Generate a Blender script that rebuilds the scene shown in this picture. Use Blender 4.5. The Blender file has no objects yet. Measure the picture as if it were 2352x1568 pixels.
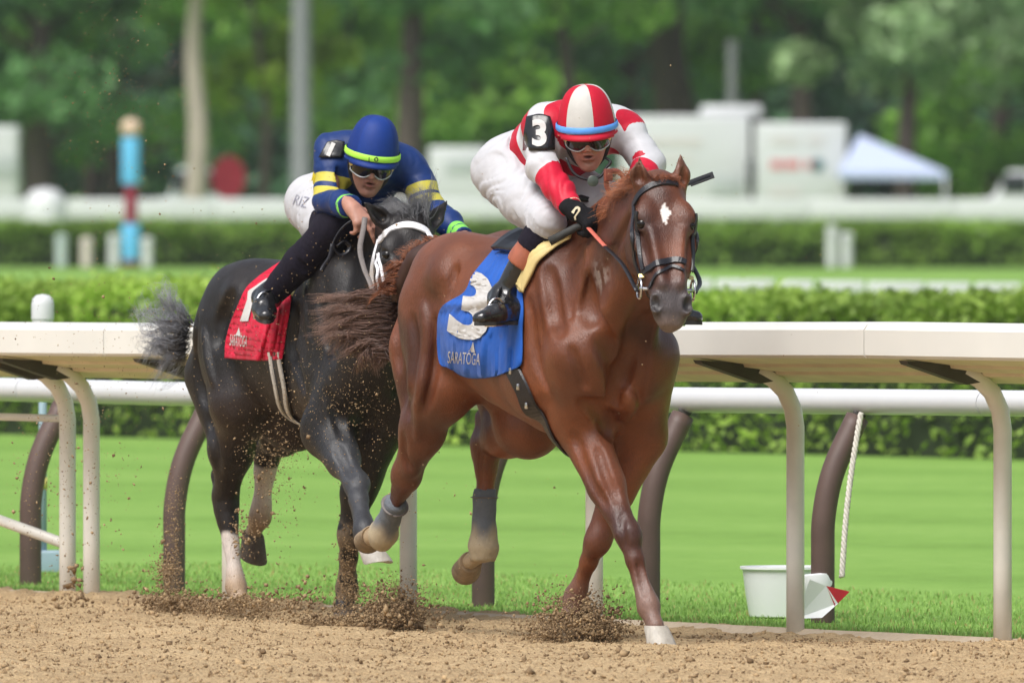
import bpy, bmesh, math, random
import numpy as np
from mathutils import Vector, Matrix
from mathutils.bvhtree import BVHTree

random.seed(7)
RNG = np.random.default_rng(11)
SC = bpy.context.scene
COL = SC.collection
rad = math.radians

# ------------------------------------------------------------------ camera
F_PX, CX, YH, CAM_H = 39200.0, 1176.0, 380.0, 1.78     # photograph measured on a 2352 x 1568 grid
cam_data = bpy.data.cameras.new('camera')
cam = bpy.data.objects.new('camera', cam_data)
COL.objects.link(cam)
cam_data.sensor_width = 36.0
cam_data.lens = 36.0 * F_PX / 2352.0
cam.location = (0, 0, CAM_H)
cam.rotation_euler = (rad(90) - math.atan((784.0 - YH) / F_PX), 0, 0)
cam_data.clip_start = 1.0
cam_data.clip_end = 3000.0
cam_data.dof.use_dof = True
cam_data.dof.focus_distance = 64.0
cam_data.dof.aperture_fstop = 8.5
SC.camera = cam

# ------------------------------------------------------------------ world, sun, exposure
world = bpy.data.worlds.new('World')
SC.world = world
world.use_nodes = True
SUN_EL, SUN_AZ = 57.0, 214.0            # high soft sun behind thin cloud, over the photographer's left shoulder
_nt = world.node_tree
_bg = _nt.nodes['Background']
_sky = _nt.nodes.new('ShaderNodeTexSky')
_sky.sky_type = 'NISHITA'
_sky.sun_disc = False
_sky.sun_elevation = rad(SUN_EL)
_sky.sun_rotation = rad(SUN_AZ)
_sky.air_density = 1.0
_sky.dust_density = 4.0
_sky.ozone_density = 1.0
_hsv = _nt.nodes.new('ShaderNodeHueSaturation')     # an overcast sky is pale grey
_hsv.inputs['Saturation'].default_value = 0.50
_nt.links.new(_sky.outputs[0], _hsv.inputs['Color'])
_nt.links.new(_hsv.outputs[0], _bg.inputs['Color'])
_bg.inputs['Strength'].default_value = 0.10
sun_data = bpy.data.lights.new('sun', 'SUN')
sun_data.energy = 1.9
sun_data.angle = rad(32)
sun_data.color = (1.0, 0.98, 0.95)
sun = bpy.data.objects.new('sun', sun_data)
COL.objects.link(sun)
_az = rad(SUN_AZ)
_sd = Vector((math.sin(_az) * math.cos(rad(SUN_EL)), math.cos(_az) * math.cos(rad(SUN_EL)), math.sin(rad(SUN_EL))))
sun.rotation_euler = _sd.to_track_quat('Z', 'Y').to_euler()
sun.location = (0, 40, 60)
SC.render.engine = 'CYCLES'
SC.cycles.use_denoising = True
SC.cycles.max_bounces = 6
SC.cycles.transparent_max_bounces = 8
SC.view_settings.view_transform = 'Standard'
SC.view_settings.look = 'None'
SC.view_settings.exposure = 0.74
SC.view_settings.gamma = 1.0

# ------------------------------------------------------------------ helpers
def W(px, py, d):
    """photograph pixel + distance -> world point"""
    return np.array([(px - CX) / F_PX * d, d, CAM_H - (py - YH) / F_PX * d])

def ground_d(py, z=0.0):
    return F_PX * (CAM_H - z) / (py - YH)

def link(o, parent=None):
    COL.objects.link(o)
    if parent is not None:
        o.parent = parent
    return o

def mesh_obj(name, verts, faces, mat=None, parent=None, smooth=True, cols=None, attrs=None):
    me = bpy.data.meshes.new(name)
    verts = np.asarray(verts, dtype=np.float32)
    if isinstance(faces, np.ndarray):
        nf, k = faces.shape
        me.vertices.add(len(verts)); me.vertices.foreach_set('co', verts.ravel())
        me.loops.add(nf * k); me.loops.foreach_set('vertex_index', faces.astype(np.int32).ravel())
        me.polygons.add(nf)
        me.polygons.foreach_set('loop_start', np.arange(0, nf * k, k, dtype=np.int32))
        me.update(calc_edges=True)
    else:
        me.from_pydata([tuple(map(float, v)) for v in verts], [], [tuple(map(int, f)) for f in faces])
    if smooth:
        me.polygons.foreach_set('use_smooth', np.ones(len(me.polygons), dtype=bool))
    if cols is not None:
        a = me.color_attributes.new('Col', 'FLOAT_COLOR', 'POINT')
        c = np.ones((len(verts), 4), dtype=np.float32); c[:, :3] = cols
        a.data.foreach_set('color', c.ravel())
    if attrs:
        for k_, v_ in attrs.items():
            a = me.attributes.new(k_, 'FLOAT', 'POINT')
            a.data.foreach_set('value', np.asarray(v_, dtype=np.float32))
    me.validate()
    o = bpy.data.objects.new(name, me)
    if mat is not None:
        me.materials.append(mat)
    link(o, parent)
    return o

def empty(name, label, cat, loc=(0, 0, 0), rz=0.0, group=None):
    o = bpy.data.objects.new(name, None)
    o.empty_display_size = 0.2
    COL.objects.link(o)
    o.location = loc
    o.rotation_euler = (0, 0, rz)
    tag(o, label, cat, group)
    return o

def tag(o, label=None, cat=None, group=None, kind=None):
    if label: o['label'] = label
    if cat: o['category'] = cat
    if group: o['group'] = group
    if kind: o['kind'] = kind
    return o

def copy_tree(o, parent=None):
    c = o.copy()
    COL.objects.link(c)
    c.parent = parent
    for ch in list(o.children):
        copy_tree(ch, c)
    return c

def smoothstep(a, b, x):
    t = np.clip((x - a) / (b - a), 0, 1)
    return t * t * (3 - 2 * t)

def unit(v):
    v = np.asarray(v, dtype=float)
    return v / (np.linalg.norm(v) + 1e-12)

# ---- value noise on arrays of points
_perm = RNG.random((32, 32, 32)).astype(np.float32)
def vnoise(p, scale=1.0, seed=0):
    q = np.asarray(p, dtype=np.float32) * scale + seed * 7.31
    i = np.floor(q).astype(int); f = q - i; f = f * f * (3 - 2 * f)
    out = 0
    for dx in (0, 1):
        for dy in (0, 1):
            for dz in (0, 1):
                w = (f[..., 0] if dx else 1 - f[..., 0]) * (f[..., 1] if dy else 1 - f[..., 1]) * (f[..., 2] if dz else 1 - f[..., 2])
                out = out + w * _perm[(i[..., 0] + dx) % 32, (i[..., 1] + dy) % 32, (i[..., 2] + dz) % 32]
    return out * 2 - 1

# ------------------------------------------------------------------ implicit body modeller
class Field:
    def __init__(self, lo, hi, h):
        self.lo = np.array(lo, dtype=np.float32); self.h = h
        self.n = np.ceil((np.array(hi) - self.lo) / h).astype(int) + 1
        self.f = np.full(self.n, 0.5, dtype=np.float32)
        self.ax = [self.lo[i] + h * np.arange(self.n[i], dtype=np.float32) for i in range(3)]
    def block(self, lo, hi):
        a = np.maximum(np.floor((np.array(lo) - self.lo) / self.h).astype(int), 0)
        b = np.minimum(np.ceil((np.array(hi) - self.lo) / self.h).astype(int) + 1, self.n)
        if np.any(b <= a): return None, None
        sl = tuple(slice(int(a[i]), int(b[i])) for i in range(3))
        g = [self.ax[0][sl[0]][:, None, None], self.ax[1][sl[1]][None, :, None], self.ax[2][sl[2]][None, None, :]]
        return sl, g
    def mix(self, sl, d, k, sub=False):
        f = self.f[sl]
        if sub:
            e = -d
            hh = np.maximum(k - np.abs(f - e), 0) / k
            self.f[sl] = np.maximum(f, e) + hh * hh * k * 0.25
        else:
            hh = np.maximum(k - np.abs(f - d), 0) / k
            self.f[sl] = np.minimum(f, d) - hh * hh * k * 0.25
    def cone(self, a, b, ra, rb, k=0.03, flat=None, ff=1.0, sub=False, pw=1.0):
        """tapered capsule; flat = direction in which the section is ff times as thick"""
        a = np.array(a, dtype=np.float32); b = np.array(b, dtype=np.float32)
        m = max(ra, rb) * max(1.0, ff) + k + 0.02
        sl, g = self.block(np.minimum(a, b) - m, np.maximum(a, b) + m)
        if sl is None: return
        ba = b - a; L2 = float(ba @ ba) + 1e-9
        q = [g[i] - a[i] for i in range(3)]
        t = np.clip((q[0] * ba[0] + q[1] * ba[1] + q[2] * ba[2]) / L2, 0, 1)
        r = [q[i] - t * ba[i] for i in range(3)]
        if flat is not None:
            fl = unit(flat); fl = unit(fl - ba * (fl @ ba) / L2).astype(np.float32)
            c = r[0] * fl[0] + r[1] * fl[1] + r[2] * fl[2]
            c2 = c * (1 / ff - 1)
            r = [r[i] + c2 * fl[i] for i in range(3)]
        if pw != 1.0: t = t ** pw
        d = np.sqrt(r[0] ** 2 + r[1] ** 2 + r[2] ** 2) - (ra + (rb - ra) * t)
        if flat is not None and ff < 1: d = d * (0.5 + 0.5 * ff)
        self.mix(sl, d, k, sub)
    def chain(self, pts, rs, k=0.03, flat=None, ff=1.0):
        for i in range(len(pts) - 1):
            self.cone(pts[i], pts[i + 1], rs[i], rs[i + 1], k, flat, ff)
    def ell(self, c, r, k=0.03, R=None, sub=False):
        """ellipsoid; R rows = axes"""
        c = np.array(c, dtype=np.float32); r = np.array(r, dtype=np.float32)
        m = float(r.max()) + k + 0.02
        sl, g = self.block(c - m, c + m)
        if sl is None: return
        q = [g[i] - c[i] for i in range(3)]
        if R is not None:
            R = np.array(R, dtype=np.float32)
            q = [q[0] * R[i][0] + q[1] * R[i][1] + q[2] * R[i][2] for i in range(3)]
        k0 = np.sqrt((q[0] / r[0]) ** 2 + (q[1] / r[1]) ** 2 + (q[2] / r[2]) ** 2)
        k1 = np.sqrt((q[0] / r[0] ** 2) ** 2 + (q[1] / r[1] ** 2) ** 2 + (q[2] / r[2] ** 2) ** 2) + 1e-6
        self.mix(sl, k0 * (k0 - 1) / k1, k, sub)
    def loft(self, o, R, st, k=0.04):
        """sections along axis R[0]; st rows: t, top, bottom, half width, exponent (top/bottom along R[2], width along R[1])"""
        o = np.array(o, dtype=np.float32); R = np.array(R, dtype=np.float32); st = np.array(st, dtype=np.float32)
        cs = []
        for s in st:
            for sy in (-1, 1):
                for zz in (s[1], s[2]):
                    cs.append(o + s[0] * R[0] + sy * s[3] * R[1] + zz * R[2])
        cs = np.array(cs); m = k + 0.05
        sl, g = self.block(cs.min(0) - m, cs.max(0) + m)
        if sl is None: return
        q = [g[i] - o[i] for i in range(3)]
        t = q[0] * R[0][0] + q[1] * R[0][1] + q[2] * R[0][2]
        v = q[0] * R[1][0] + q[1] * R[1][1] + q[2] * R[1][2]
        w = q[0] * R[2][0] + q[1] * R[2][1] + q[2] * R[2][2]
        tt = np.linspace(st[0, 0], st[-1, 0], 240)
        def spl(c):   # monotone-ish smooth interpolation
            y = np.interp(tt, st[:, 0], st[:, c])
            kn = np.hanning(25); kn /= kn.sum()
            yp = np.pad(y, 12, mode='edge')
            ys = np.convolve(yp, kn, mode='valid')
            wgt = np.clip(np.minimum(np.arange(240), np.arange(240)[::-1]) / 12.0, 0, 1)
            return ys * wgt + y * (1 - wgt)
        top = np.interp(t, tt, spl(1)).astype(np.float32); bot = np.interp(t, tt, spl(2)).astype(np.float32)
        hw = np.interp(t, tt, spl(3)).astype(np.float32); ex = np.interp(t, tt, spl(4)).astype(np.float32)
        zc = (top + bot) * 0.5; hh = np.maximum((top - bot) * 0.5, 0.004); hw = np.maximum(hw, 0.004)
        rho = ((np.abs(v) / hw) ** ex + (np.abs(w - zc) / hh) ** ex) ** (1 / ex)
        d = (rho - 1) * np.minimum(hw, hh)
        d = np.maximum(d, np.maximum(st[0, 0] - t, t - st[-1, 0]))
        self.mix(sl, d, k)
    def displace(self, fn):
        """fn(points)->offset, applied near the surface only"""
        idx = np.argwhere(np.abs(self.f) < 0.03)
        p = self.lo + idx * self.h
        self.f[idx[:, 0], idx[:, 1], idx[:, 2]] += fn(p).astype(np.float32)
    def cut(self, fn, k=0.004):
        """intersect with the half-space field fn(points) <= 0"""
        idx = np.argwhere(self.f < 0.04)
        p = self.lo + idx * self.h
        i = (idx[:, 0], idx[:, 1], idx[:, 2])
        self.f[i] = np.maximum(self.f[i], fn(p).astype(np.float32))
    def mesh(self, smooth=2):
        f = self.f; n = f.shape; s = f < 0
        cnt = np.zeros((n[0] - 1, n[1] - 1, n[2] - 1), dtype=np.int8)
        for dx in (0, 1):
            for dy in (0, 1):
                for dz in (0, 1):
                    cnt += s[dx:n[0] - 1 + dx, dy:n[1] - 1 + dy, dz:n[2] - 1 + dz]
        act = np.argwhere((cnt > 0) & (cnt < 8))
        vid = np.full(cnt.shape, -1, dtype=np.int64)
        vid[act[:, 0], act[:, 1], act[:, 2]] = np.arange(len(act))
        acc = np.zeros((len(act), 3)); num = np.zeros(len(act))
        cor = {}
        for dx in (0, 1):
            for dy in (0, 1):
                for dz in (0, 1):
                    cor[(dx, dy, dz)] = f[act[:, 0] + dx, act[:, 1] + dy, act[:, 2] + dz].astype(float)
        for ax in range(3):
            o1, o2 = [i for i in range(3) if i != ax]
            for u in (0, 1):
                for v in (0, 1):
                    c0 = [0, 0, 0]; c0[o1] = u; c0[o2] = v; c1 = list(c0); c1[ax] = 1
                    a, b = cor[tuple(c0)], cor[tuple(c1)]
                    m = (a < 0) != (b < 0)
                    t = np.where(m, a / np.where(m, a - b, 1), 0)
                    pt = np.tile(np.array(c0, dtype=float), (len(act), 1)); pt[:, ax] = t
                    acc += pt * m[:, None]; num += m
        V = self.lo + (act + acc / num[:, None]) * self.h
        quads = []
        for ax in range(3):
            o1, o2 = (ax + 1) % 3, (ax + 2) % 3
            a = [slice(None)] * 3; b = [slice(None)] * 3
            a[ax] = slice(0, n[ax] - 1); b[ax] = slice(1, n[ax])
            sa, sb = s[tuple(a)], s[tuple(b)]
            e = np.argwhere(sa != sb)
            e = e[(e[:, o1] > 0) & (e[:, o2] > 0) & (e[:, o1] < n[o1] - 1) & (e[:, o2] < n[o2] - 1)]
            ins = sa[e[:, 0], e[:, 1], e[:, 2]]
            def vv(d1, d2):
                c = e.copy(); c[:, o1] += d1; c[:, o2] += d2
                return vid[c[:, 0], c[:, 1], c[:, 2]]
            q = np.stack([vv(-1, -1), vv(0, -1), vv(0, 0), vv(-1, 0)], 1)
            q[~ins] = q[~ins][:, ::-1]
            quads.append(q)
        Q = np.concatenate(quads)
        Q = Q[(Q >= 0).all(1)]
        for it in range(smooth):
            i0 = np.concatenate([Q[:, 0], Q[:, 1], Q[:, 2], Q[:, 3]]); i1 = np.concatenate([Q[:, 1], Q[:, 2], Q[:, 3], Q[:, 0]])
            den = np.bincount(i0, minlength=len(V)) + np.bincount(i1, minlength=len(V))
            lap = np.stack([(np.bincount(i0, V[i1, c], len(V)) + np.bincount(i1, V[i0, c], len(V))) / np.maximum(den, 1) for c in range(3)], 1)
            V = V + (lap - V) * 0.5
        return V, Q

def bvh_of(V, Q):
    return BVHTree.FromPolygons([tuple(v) for v in V.tolist()], [tuple(q) for q in Q.tolist()])

def frame_from(axis, up):
    a = unit(axis); u = np.asarray(up, dtype=float); u = unit(u - a * (u @ a))
    return np.array([a, np.cross(u, a), u])

# ---- tubes, ribbons, lathes
def tube_geo(pts, r, seg=8, cap=True, squash=1.0, up=None):
    pts = np.asarray(pts, dtype=float); n = len(pts)
    r = np.full(n, r) if np.isscalar(r) else np.asarray(r)
    tan = np.gradient(pts, axis=0); tan /= np.linalg.norm(tan, axis=1)[:, None] + 1e-9
    u0 = np.array(up if up is not None else ((0, 0, 1) if abs(tan[0][2]) < 0.9 else (1, 0, 0)), dtype=float)
    V = []; Fc = []
    u = u0
    for i in range(n):
        u = u - tan[i] * (u @ tan[i]); u = unit(u); w = np.cross(tan[i], u)
        for j in range(seg):
            a = 2 * math.pi * j / seg
            V.append(pts[i] + r[i] * (math.cos(a) * w + math.sin(a) * u * squash))
    for i in range(n - 1):
        for j in range(seg):
            j2 = (j + 1) % seg
            Fc.append((i * seg + j, i * seg + j2, (i + 1) * seg + j2, (i + 1) * seg + j))
    if cap:
        Fc.append(tuple(range(seg))[::-1]); Fc.append(tuple((n - 1) * seg + j for j in range(seg)))
    return V, Fc

def tube(name, pts, r, mat, parent=None, seg=8, squash=1.0, up=None):
    V, Fc = tube_geo(pts, r, seg, True, squash, up)
    return mesh_obj(name, V, Fc, mat, parent)

def catmull(pts, n=8):
    p = np.asarray(pts, dtype=float)
    P = np.vstack([2 * p[0] - p[1], p, 2 * p[-1] - p[-2]])
    out = []
    for i in range(1, len(P) - 2):
        for t in np.linspace(0, 1, n, endpoint=False):
            a, b, c, d = P[i - 1], P[i], P[i + 1], P[i + 2]
            out.append(0.5 * ((2 * b) + (-a + c) * t + (2 * a - 5 * b + 4 * c - d) * t * t + (-a + 3 * b - 3 * c + d) * t ** 3))
    out.append(P[-2])
    return np.array(out)

class MB:
    def __init__(self): self.v = []; self.f = []
    def add(self, V, Fc):
        b = len(self.v); self.v.extend([tuple(x) for x in V]); self.f.extend([tuple(i + b for i in q) for q in Fc]); return self
    def box(self, c, s, R=None, bev=0.0):
        c = np.array(c, dtype=float); h = np.array(s) * 0.5
        R = np.eye(3) if R is None else np.array(R)
        if bev <= 0:
            V = [c + (np.array([x, y, z]) * h) @ R for x in (-1, 1) for y in (-1, 1) for z in (-1, 1)]
            return self.add(V, [(0, 1, 3, 2), (4, 6, 7, 5), (0, 4, 5, 1), (2, 3, 7, 6), (0, 2, 6, 4), (1, 5, 7, 3)])
        bm = bmesh.new(); bmesh.ops.create_cube(bm, size=1.0)
        for v in bm.verts: v.co = Vector((v.co.x * s[0], v.co.y * s[1], v.co.z * s[2]))
        bmesh.ops.bevel(bm, geom=list(bm.edges), offset=bev, segments=3, affect='EDGES', profile=0.5)
        V = [c + np.array(v.co) @ R for v in bm.verts]; Fc = [tuple(v.index for v in f.verts) for f in bm.faces]
        bm.free(); return self.add(V, Fc)
    def lathe(self, prof, c=(0, 0, 0), seg=20, R=None):
        R = np.eye(3) if R is None else np.array(R); c = np.array(c, dtype=float); V = []; n = len(prof)
        for (r, z) in prof:
            for j in range(seg):
                a = 2 * math.pi * j / seg
                V.append(c + np.array([r * math.cos(a), r * math.sin(a), z]) @ R)
        Fc = [(i * seg + j, i * seg + (j + 1) % seg, (i + 1) * seg + (j + 1) % seg, (i + 1) * seg + j) for i in range(n - 1) for j in range(seg)]
        Fc.append(tuple(range(seg))[::-1]); Fc.append(tuple((n - 1) * seg + j for j in range(seg)))
        return self.add(V, Fc)
    def tube(self, pts, r, seg=8, squash=1.0, up=None):
        return self.add(*tube_geo(pts, r, seg, True, squash, up))
    def build(self, name, mat=None, parent=None, smooth=True, auto=True):
        o = mesh_obj(name, self.v, self.f, mat, parent, smooth)
        if smooth and auto:
            o.data.set_sharp_from_angle(angle=rad(38))
        return o

# ---- materials
def new_mat(name):
    m = bpy.data.materials.new(name); m.use_nodes = True
    nt = m.node_tree
    return m, nt, nt.nodes['Principled BSDF']

def N(nt, kind, **kw):
    n = nt.nodes.new(kind)
    for k_, v_ in kw.items():
        if k_ in ('operation', 'blend_type', 'data_type', 'attribute_name', 'noise_dimensions', 'feature', 'wave_type', 'bands_direction'):
            setattr(n, k_, v_)
    return n

def simple(name, col, rough=0.5, spec=0.5, metal=0.0, var=0.12, scale=20.0, bump=0.0, bscale=None, sheen=0.0, coat=0.0, vcol=False, stretch=None, detail=4.0, sss=0.0):
    """principled material with procedural colour variation and relief"""
    m, nt, b = new_mat(name)
    L = nt.links
    b.inputs['Roughness'].default_value = rough
    b.inputs['Specular IOR Level'].default_value = spec
    b.inputs['Metallic'].default_value = metal
    b.inputs['Sheen Weight'].default_value = sheen
    b.inputs['Coat Weight'].default_value = coat
    if sss:
        b.inputs['Subsurface Weight'].default_value = sss
        b.inputs['Subsurface Radius'].default_value = (0.01, 0.004, 0.002)
    tc = N(nt, 'ShaderNodeTexCoord')
    src = tc.outputs['Object']
    if stretch:
        mp = N(nt, 'ShaderNodeMapping'); mp.inputs['Scale'].default_value = stretch
        L.new(src, mp.inputs['Vector']); src = mp.outputs[0]
    nz = N(nt, 'ShaderNodeTexNoise'); nz.inputs['Scale'].default_value = scale; nz.inputs['Detail'].default_value = detail
    L.new(src, nz.inputs['Vector'])
    mul = N(nt, 'ShaderNodeMapRange'); mul.inputs['From Min'].default_value = 0.25; mul.inputs['From Max'].default_value = 0.75
    mul.inputs['To Min'].default_value = 1 - var; mul.inputs['To Max'].default_value = 1 + var
    L.new(nz.outputs['Fac'], mul.inputs['Value'])
    mx = N(nt, 'ShaderNodeVectorMath', operation='SCALE')
    if vcol:
        at = N(nt, 'ShaderNodeAttribute', attribute_name='Col'); L.new(at.outputs['Color'], mx.inputs[0])
    else:
        mx.inputs[0].default_value = col[:3]
    L.new(mul.outputs[0], mx.inputs['Scale'])
    L.new(mx.outputs[0], b.inputs['Base Color'])
    if bump:
        n2 = N(nt, 'ShaderNodeTexNoise'); n2.inputs['Scale'].default_value = bscale or scale * 4; n2.inputs['Detail'].default_value = 3
        L.new(src, n2.inputs['Vector'])
        bp = N(nt, 'ShaderNodeBump'); bp.inputs['Strength'].default_value = bump; bp.inputs['Distance'].default_value = 0.01
        L.new(n2.outputs['Fac'], bp.inputs['Height']); L.new(bp.outputs[0], b.inputs['Normal'])
    return m
# ------------------------------------------------------------------ horses
class Rig:
    """a horse's own frame: x forward, y to its left, z up"""
    def __init__(self, px, d, heading):
        h = rad(heading)
        self.O = np.array([(px - CX) / F_PX * d, d, 0.0])
        self.f = np.array([math.sin(h), -math.cos(h), 0.0]); self.l = np.array([math.cos(h), math.sin(h), 0.0])
        self.rz = math.atan2(self.f[1], self.f[0])
    def L(self, px, py, x):
        """photograph pixel seen on the horse's cross-plane x -> local point"""
        C = np.array([0, 0, CAM_H]); a = np.array([(px - CX) / F_PX, 1.0, -(py - YH) / F_PX])
        t = (x - (C - self.O) @ self.f) / (a @ self.f)
        p = C + t * a - self.O
        return np.array([p @ self.f, p @ self.l, p[2]])
    def world(self, p):
        return self.O + p[0] * self.f + p[1] * self.l + np.array([0, 0, p[2]])
    def ray(self, px, py):
        """local ray origin / direction through a pixel"""
        C = np.array([0, 0, CAM_H]) - self.O; a = unit(np.array([(px - CX) / F_PX, 1.0, -(py - YH) / F_PX]))
        T = lambda v: np.array([v @ self.f, v @ self.l, v[2]])
        return T(C), T(a)

TRUNK = np.array([
    [-.87, 1.25, 1.12, .03, 2.0], [-.83, 1.33, 1.02, .13, 2.0], [-.74, 1.405, .96, .20, 2.1], [-.60, 1.475, .93, .245, 2.2],
    [-.45, 1.515, .92, .26, 2.2], [-.25, 1.51, .90, .262, 2.2], [-.05, 1.485, .86, .28, 2.2], [.15, 1.475, .81, .288, 2.2],
    [.35, 1.51, .765, .262, 2.2], [.50, 1.545, .755, .225, 2.1], [.62, 1.53, .78, .205, 2.1], [.74, 1.45, .85, .185, 2.1],
    [.83, 1.35, .95, .145, 2.0], [.88, 1.25, 1.08, .05, 2.0]])

def horse_body(cfg, vox=0.008):
    rig, J = cfg['rig'], cfg['J']
    P = {k_: rig.L(*v_) for k_, v_ in J.items()}
    tilt = lambda x: cfg['dz'] + cfg['tz'] * x
    allp = np.array(list(P.values()))
    lo = np.minimum(allp.min(0) - .12, [-.95, -.36, 0]); hi = np.maximum(allp.max(0) + .14, [.95, .36, 1.68])
    lo[2] = max(lo[2], -.08)
    Fd = Field(lo, hi, vox)
    st = TRUNK.copy(); st[:, 1] += [tilt(x) for x in st[:, 0]]; st[:, 2] += [tilt(x) for x in st[:, 0]]
    Fd.loft((0, 0, 0), np.eye(3), st, 0.05)
    z = lambda x, zz: zz + tilt(x)
    for s in (-1, 1):
        # shoulder blade, triceps, breast, croup, hamstrings
        Fd.ell((.52, s * .165, z(.5, 1.24)), (.17, .085, .27), .06, frame_from((.93, 0, .36), (-.36, 0, .93)))
        Fd.ell((.42, s * .20, z(.4, 1.00)), (.16, .075, .15), .05)
        Fd.ell((.76, s * .105, z(.8, 1.06)), (.10, .09, .15), .07)
        Fd.ell((-.42, s * .13, z(-.4, 1.39)), (.25, .135, .135), .07)
        Fd.ell((-.66, s * .13, z(-.66, 1.16)), (.15, .105, .25), .06)
        Fd.ell((-.30, s * .235, z(-.3, 1.36)), (.06, .035, .05), .06)      # point of hip
    Fd.ell((.50, 0, z(.5, 1.50)), (.20, .06, .07), .07)                     # withers
    # grooves between the muscle groups
    for s in (-1, 1):
        Fd.cone((.33, s * .285, z(.3, 1.18)), (.24, s * .30, z(.3, .92)), .018, .014, .05, sub=True)
        Fd.cone((-.52, s * .285, z(-.5, 1.28)), (-.60, s * .275, z(-.6, .98)), .016, .012, .05, sub=True)
        Fd.cone((-.72, s * .25, z(-.7, 1.24)), (-.74, s * .23, z(-.7, .98)), .012, .010, .05, sub=True)
        Fd.cone((.62, s * .235, z(.6, 1.12)), (.56, s * .26, z(.5, 1.36)), .012, .010, .05, sub=True)
        # ribs
        for i in range(5):
            x = -.02 + i * .055
            Fd.cone((x, s * .318, z(x, 1.20)), (x - .05, s * .30, z(x, .98)), .006, .005, .03, sub=True)
    Fd.cone((.885, 0, z(.8, 1.18)), (.80, 0, z(.8, .92)), .022, .03, .06, sub=True)   # between the breast muscles
    # neck
    poll, muz = P['poll'], P['muz']
    nb = np.array([.58, 0.0, z(.58, 1.235)])
    hy = cfg['yaw']
    hfwd = np.array([math.cos(hy), math.sin(hy), 0])           # where the head looks, in the horse's frame
    ax = unit(muz - poll)
    hs = unit(np.cross(np.array([0, 0, 1.]), hfwd)); hs = unit(hs + np.array([0, 0, 1.]) * math.sin(cfg.get('roll', 0)))
    hs = unit(hs - ax * (hs @ ax)); hn = np.cross(ax, hs)
    if hn @ hfwd < 0: hn = -hn
    throat = poll + ax * .10 - hn * .16
    ntop = poll - hn * .05 - ax * .01
    nc0 = nb; nc2 = poll * .5 + throat * .5 - hn * .03
    nc1 = (nc0 + nc2) / 2 + np.array([0, 0, cfg.get('nsag', .0)])
    path = catmull([nc0 - (nc1 - nc0) * .25, nc0, nc1, nc2], 6)
    m = len(path)
    for i in range(m - 1):
        t0, t1 = i / (m - 1), (i + 1) / (m - 1)
        r = lambda t: np.interp(t, [0, .25, .5, .75, 1], [.155, .145, .118, .098, .085])
        fz = lambda t: np.interp(t, [0, .25, .5, .75, 1], [1.75, 1.75, 1.55, 1.36, 1.22])
        Fd.cone(path[i], path[i + 1], r(t0), r(t1), .05, (0, 0, 1), fz(t0))
    # crest
    cr = catmull([np.array([.45, 0, z(.5, 1.50)]), (np.array([.5, 0, z(.5, 1.51)]) * .5 + ntop * .5) + np.array([0, 0, .02]), ntop], 5)
    for i in range(len(cr) - 1): Fd.cone(cr[i], cr[i + 1], .062, .052, .06)
    # muscles of the neck: windpipe line and jugular groove
    for s in (-1, 1):
        a = nb + np.array([.17, s * .10, -.20]); b = throat + hs * s * .035 - np.array([0, 0, .02])
        Fd.cone(a, b, .055, .04, .05)
        g0 = nb + np.array([.14, s * .185, -.06]); g1 = throat + hs * s * .085 + np.array([0, 0, .05])
        Fd.cone(g0, g1, .010, .008, .04, sub=True)
    # head
    Lh = float(np.linalg.norm(muz - poll)); q = Lh / .60; hwf = cfg['hw']
    R = np.array([ax, hs, hn])
    HS = [[0, -.005, -.11, .055, 2.0], [.04, .012, -.15, .075, 2.2], [.10, .020, -.20, .092, 2.5], [.17, .020, -.235, .098, 2.7], [.23, .014, -.24, .088, 2.6],
          [.30, .004, -.215, .072, 2.4], [.37, -.002, -.165, .061, 2.4], [.44, -.006, -.13, .055, 2.4], [.50, -.012, -.12, .054, 2.4], [.54, -.022, -.12, .053, 2.3], [.575, -.042, -.115, .046, 2.2], [.60, -.065, -.105, .030, 2.0]]
    HS = np.array(HS); HS[:, 0] *= q; HS[:, 3] *= hwf * np.interp(HS[:, 0] / q, [0, .2, .35, .5, .6], [1.0, 1.0, 1.06, 1.12, 1.15])
    Fd.loft(poll, R, HS, .03)
    H = lambda t, s, n: poll + ax * t * q + hs * s + hn * n
    Fd.cone(H(.03, 0, -.04), ntop, .08, .075, .05)
    for s in (-1, 1):
        Fd.ell(H(.20, s * .070 * hwf, -.135), (.10, .035, .085), .03, R)                 # jowl
        Fd.ell(H(.145, s * .072 * hwf, .004), (.034, .026, .022), .03, R)               # brow bone
        Fd.ell(H(.125, s * .062 * hwf, .012), (.05, .03, .02), .03, R)
        Fd.cone(H(.20, s * .098 * hwf, -.05), H(.36, s * .066 * hwf, -.055), .016, .010, .025)  # facial crest
        Fd.cone(H(.22, s * .050 * hwf, .012), H(.45, s * .030 * hwf, -.002), .008, .008, .04)   # nasal bone edges
        Fd.ell(H(.105, s * .085 * hwf, -.018), (.028, .016, .022), .03, R, sub=True)      # hollow above the eye
        Fd.ell(H(.180, s * .078 * hwf, .004), (.022, .016, .014), .010, R, sub=True)     # eye socket
        Fd.cone(H(.155, s * .078 * hwf, .012), H(.200, s * .066 * hwf, .012), .008, .006, .012)
        Fd.cone(H(.190, s * .090 * hwf, -.012), H(.212, s * .072 * hwf, -.002), .007, .006, .014)
        Fd.ell(H(.525, s * .052 * hwf, -.030), (.045, .022, .030), .02, R)                # nostril wing
        Fd.ell(H(.532, s * .052 * hwf, -.004), (.034, .021, .036), .007, frame_from(ax + hs * s * -.25, hn), sub=True)
        Fd.cone(H(.595, s * .02, -.098), H(.50, s * .066 * hwf, -.098), .006, .005, .012, sub=True)   # lips
        # ears
        e0 = H(.02, s * .058, -.035); tip = P['earL' if s > 0 else 'earR']
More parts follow.
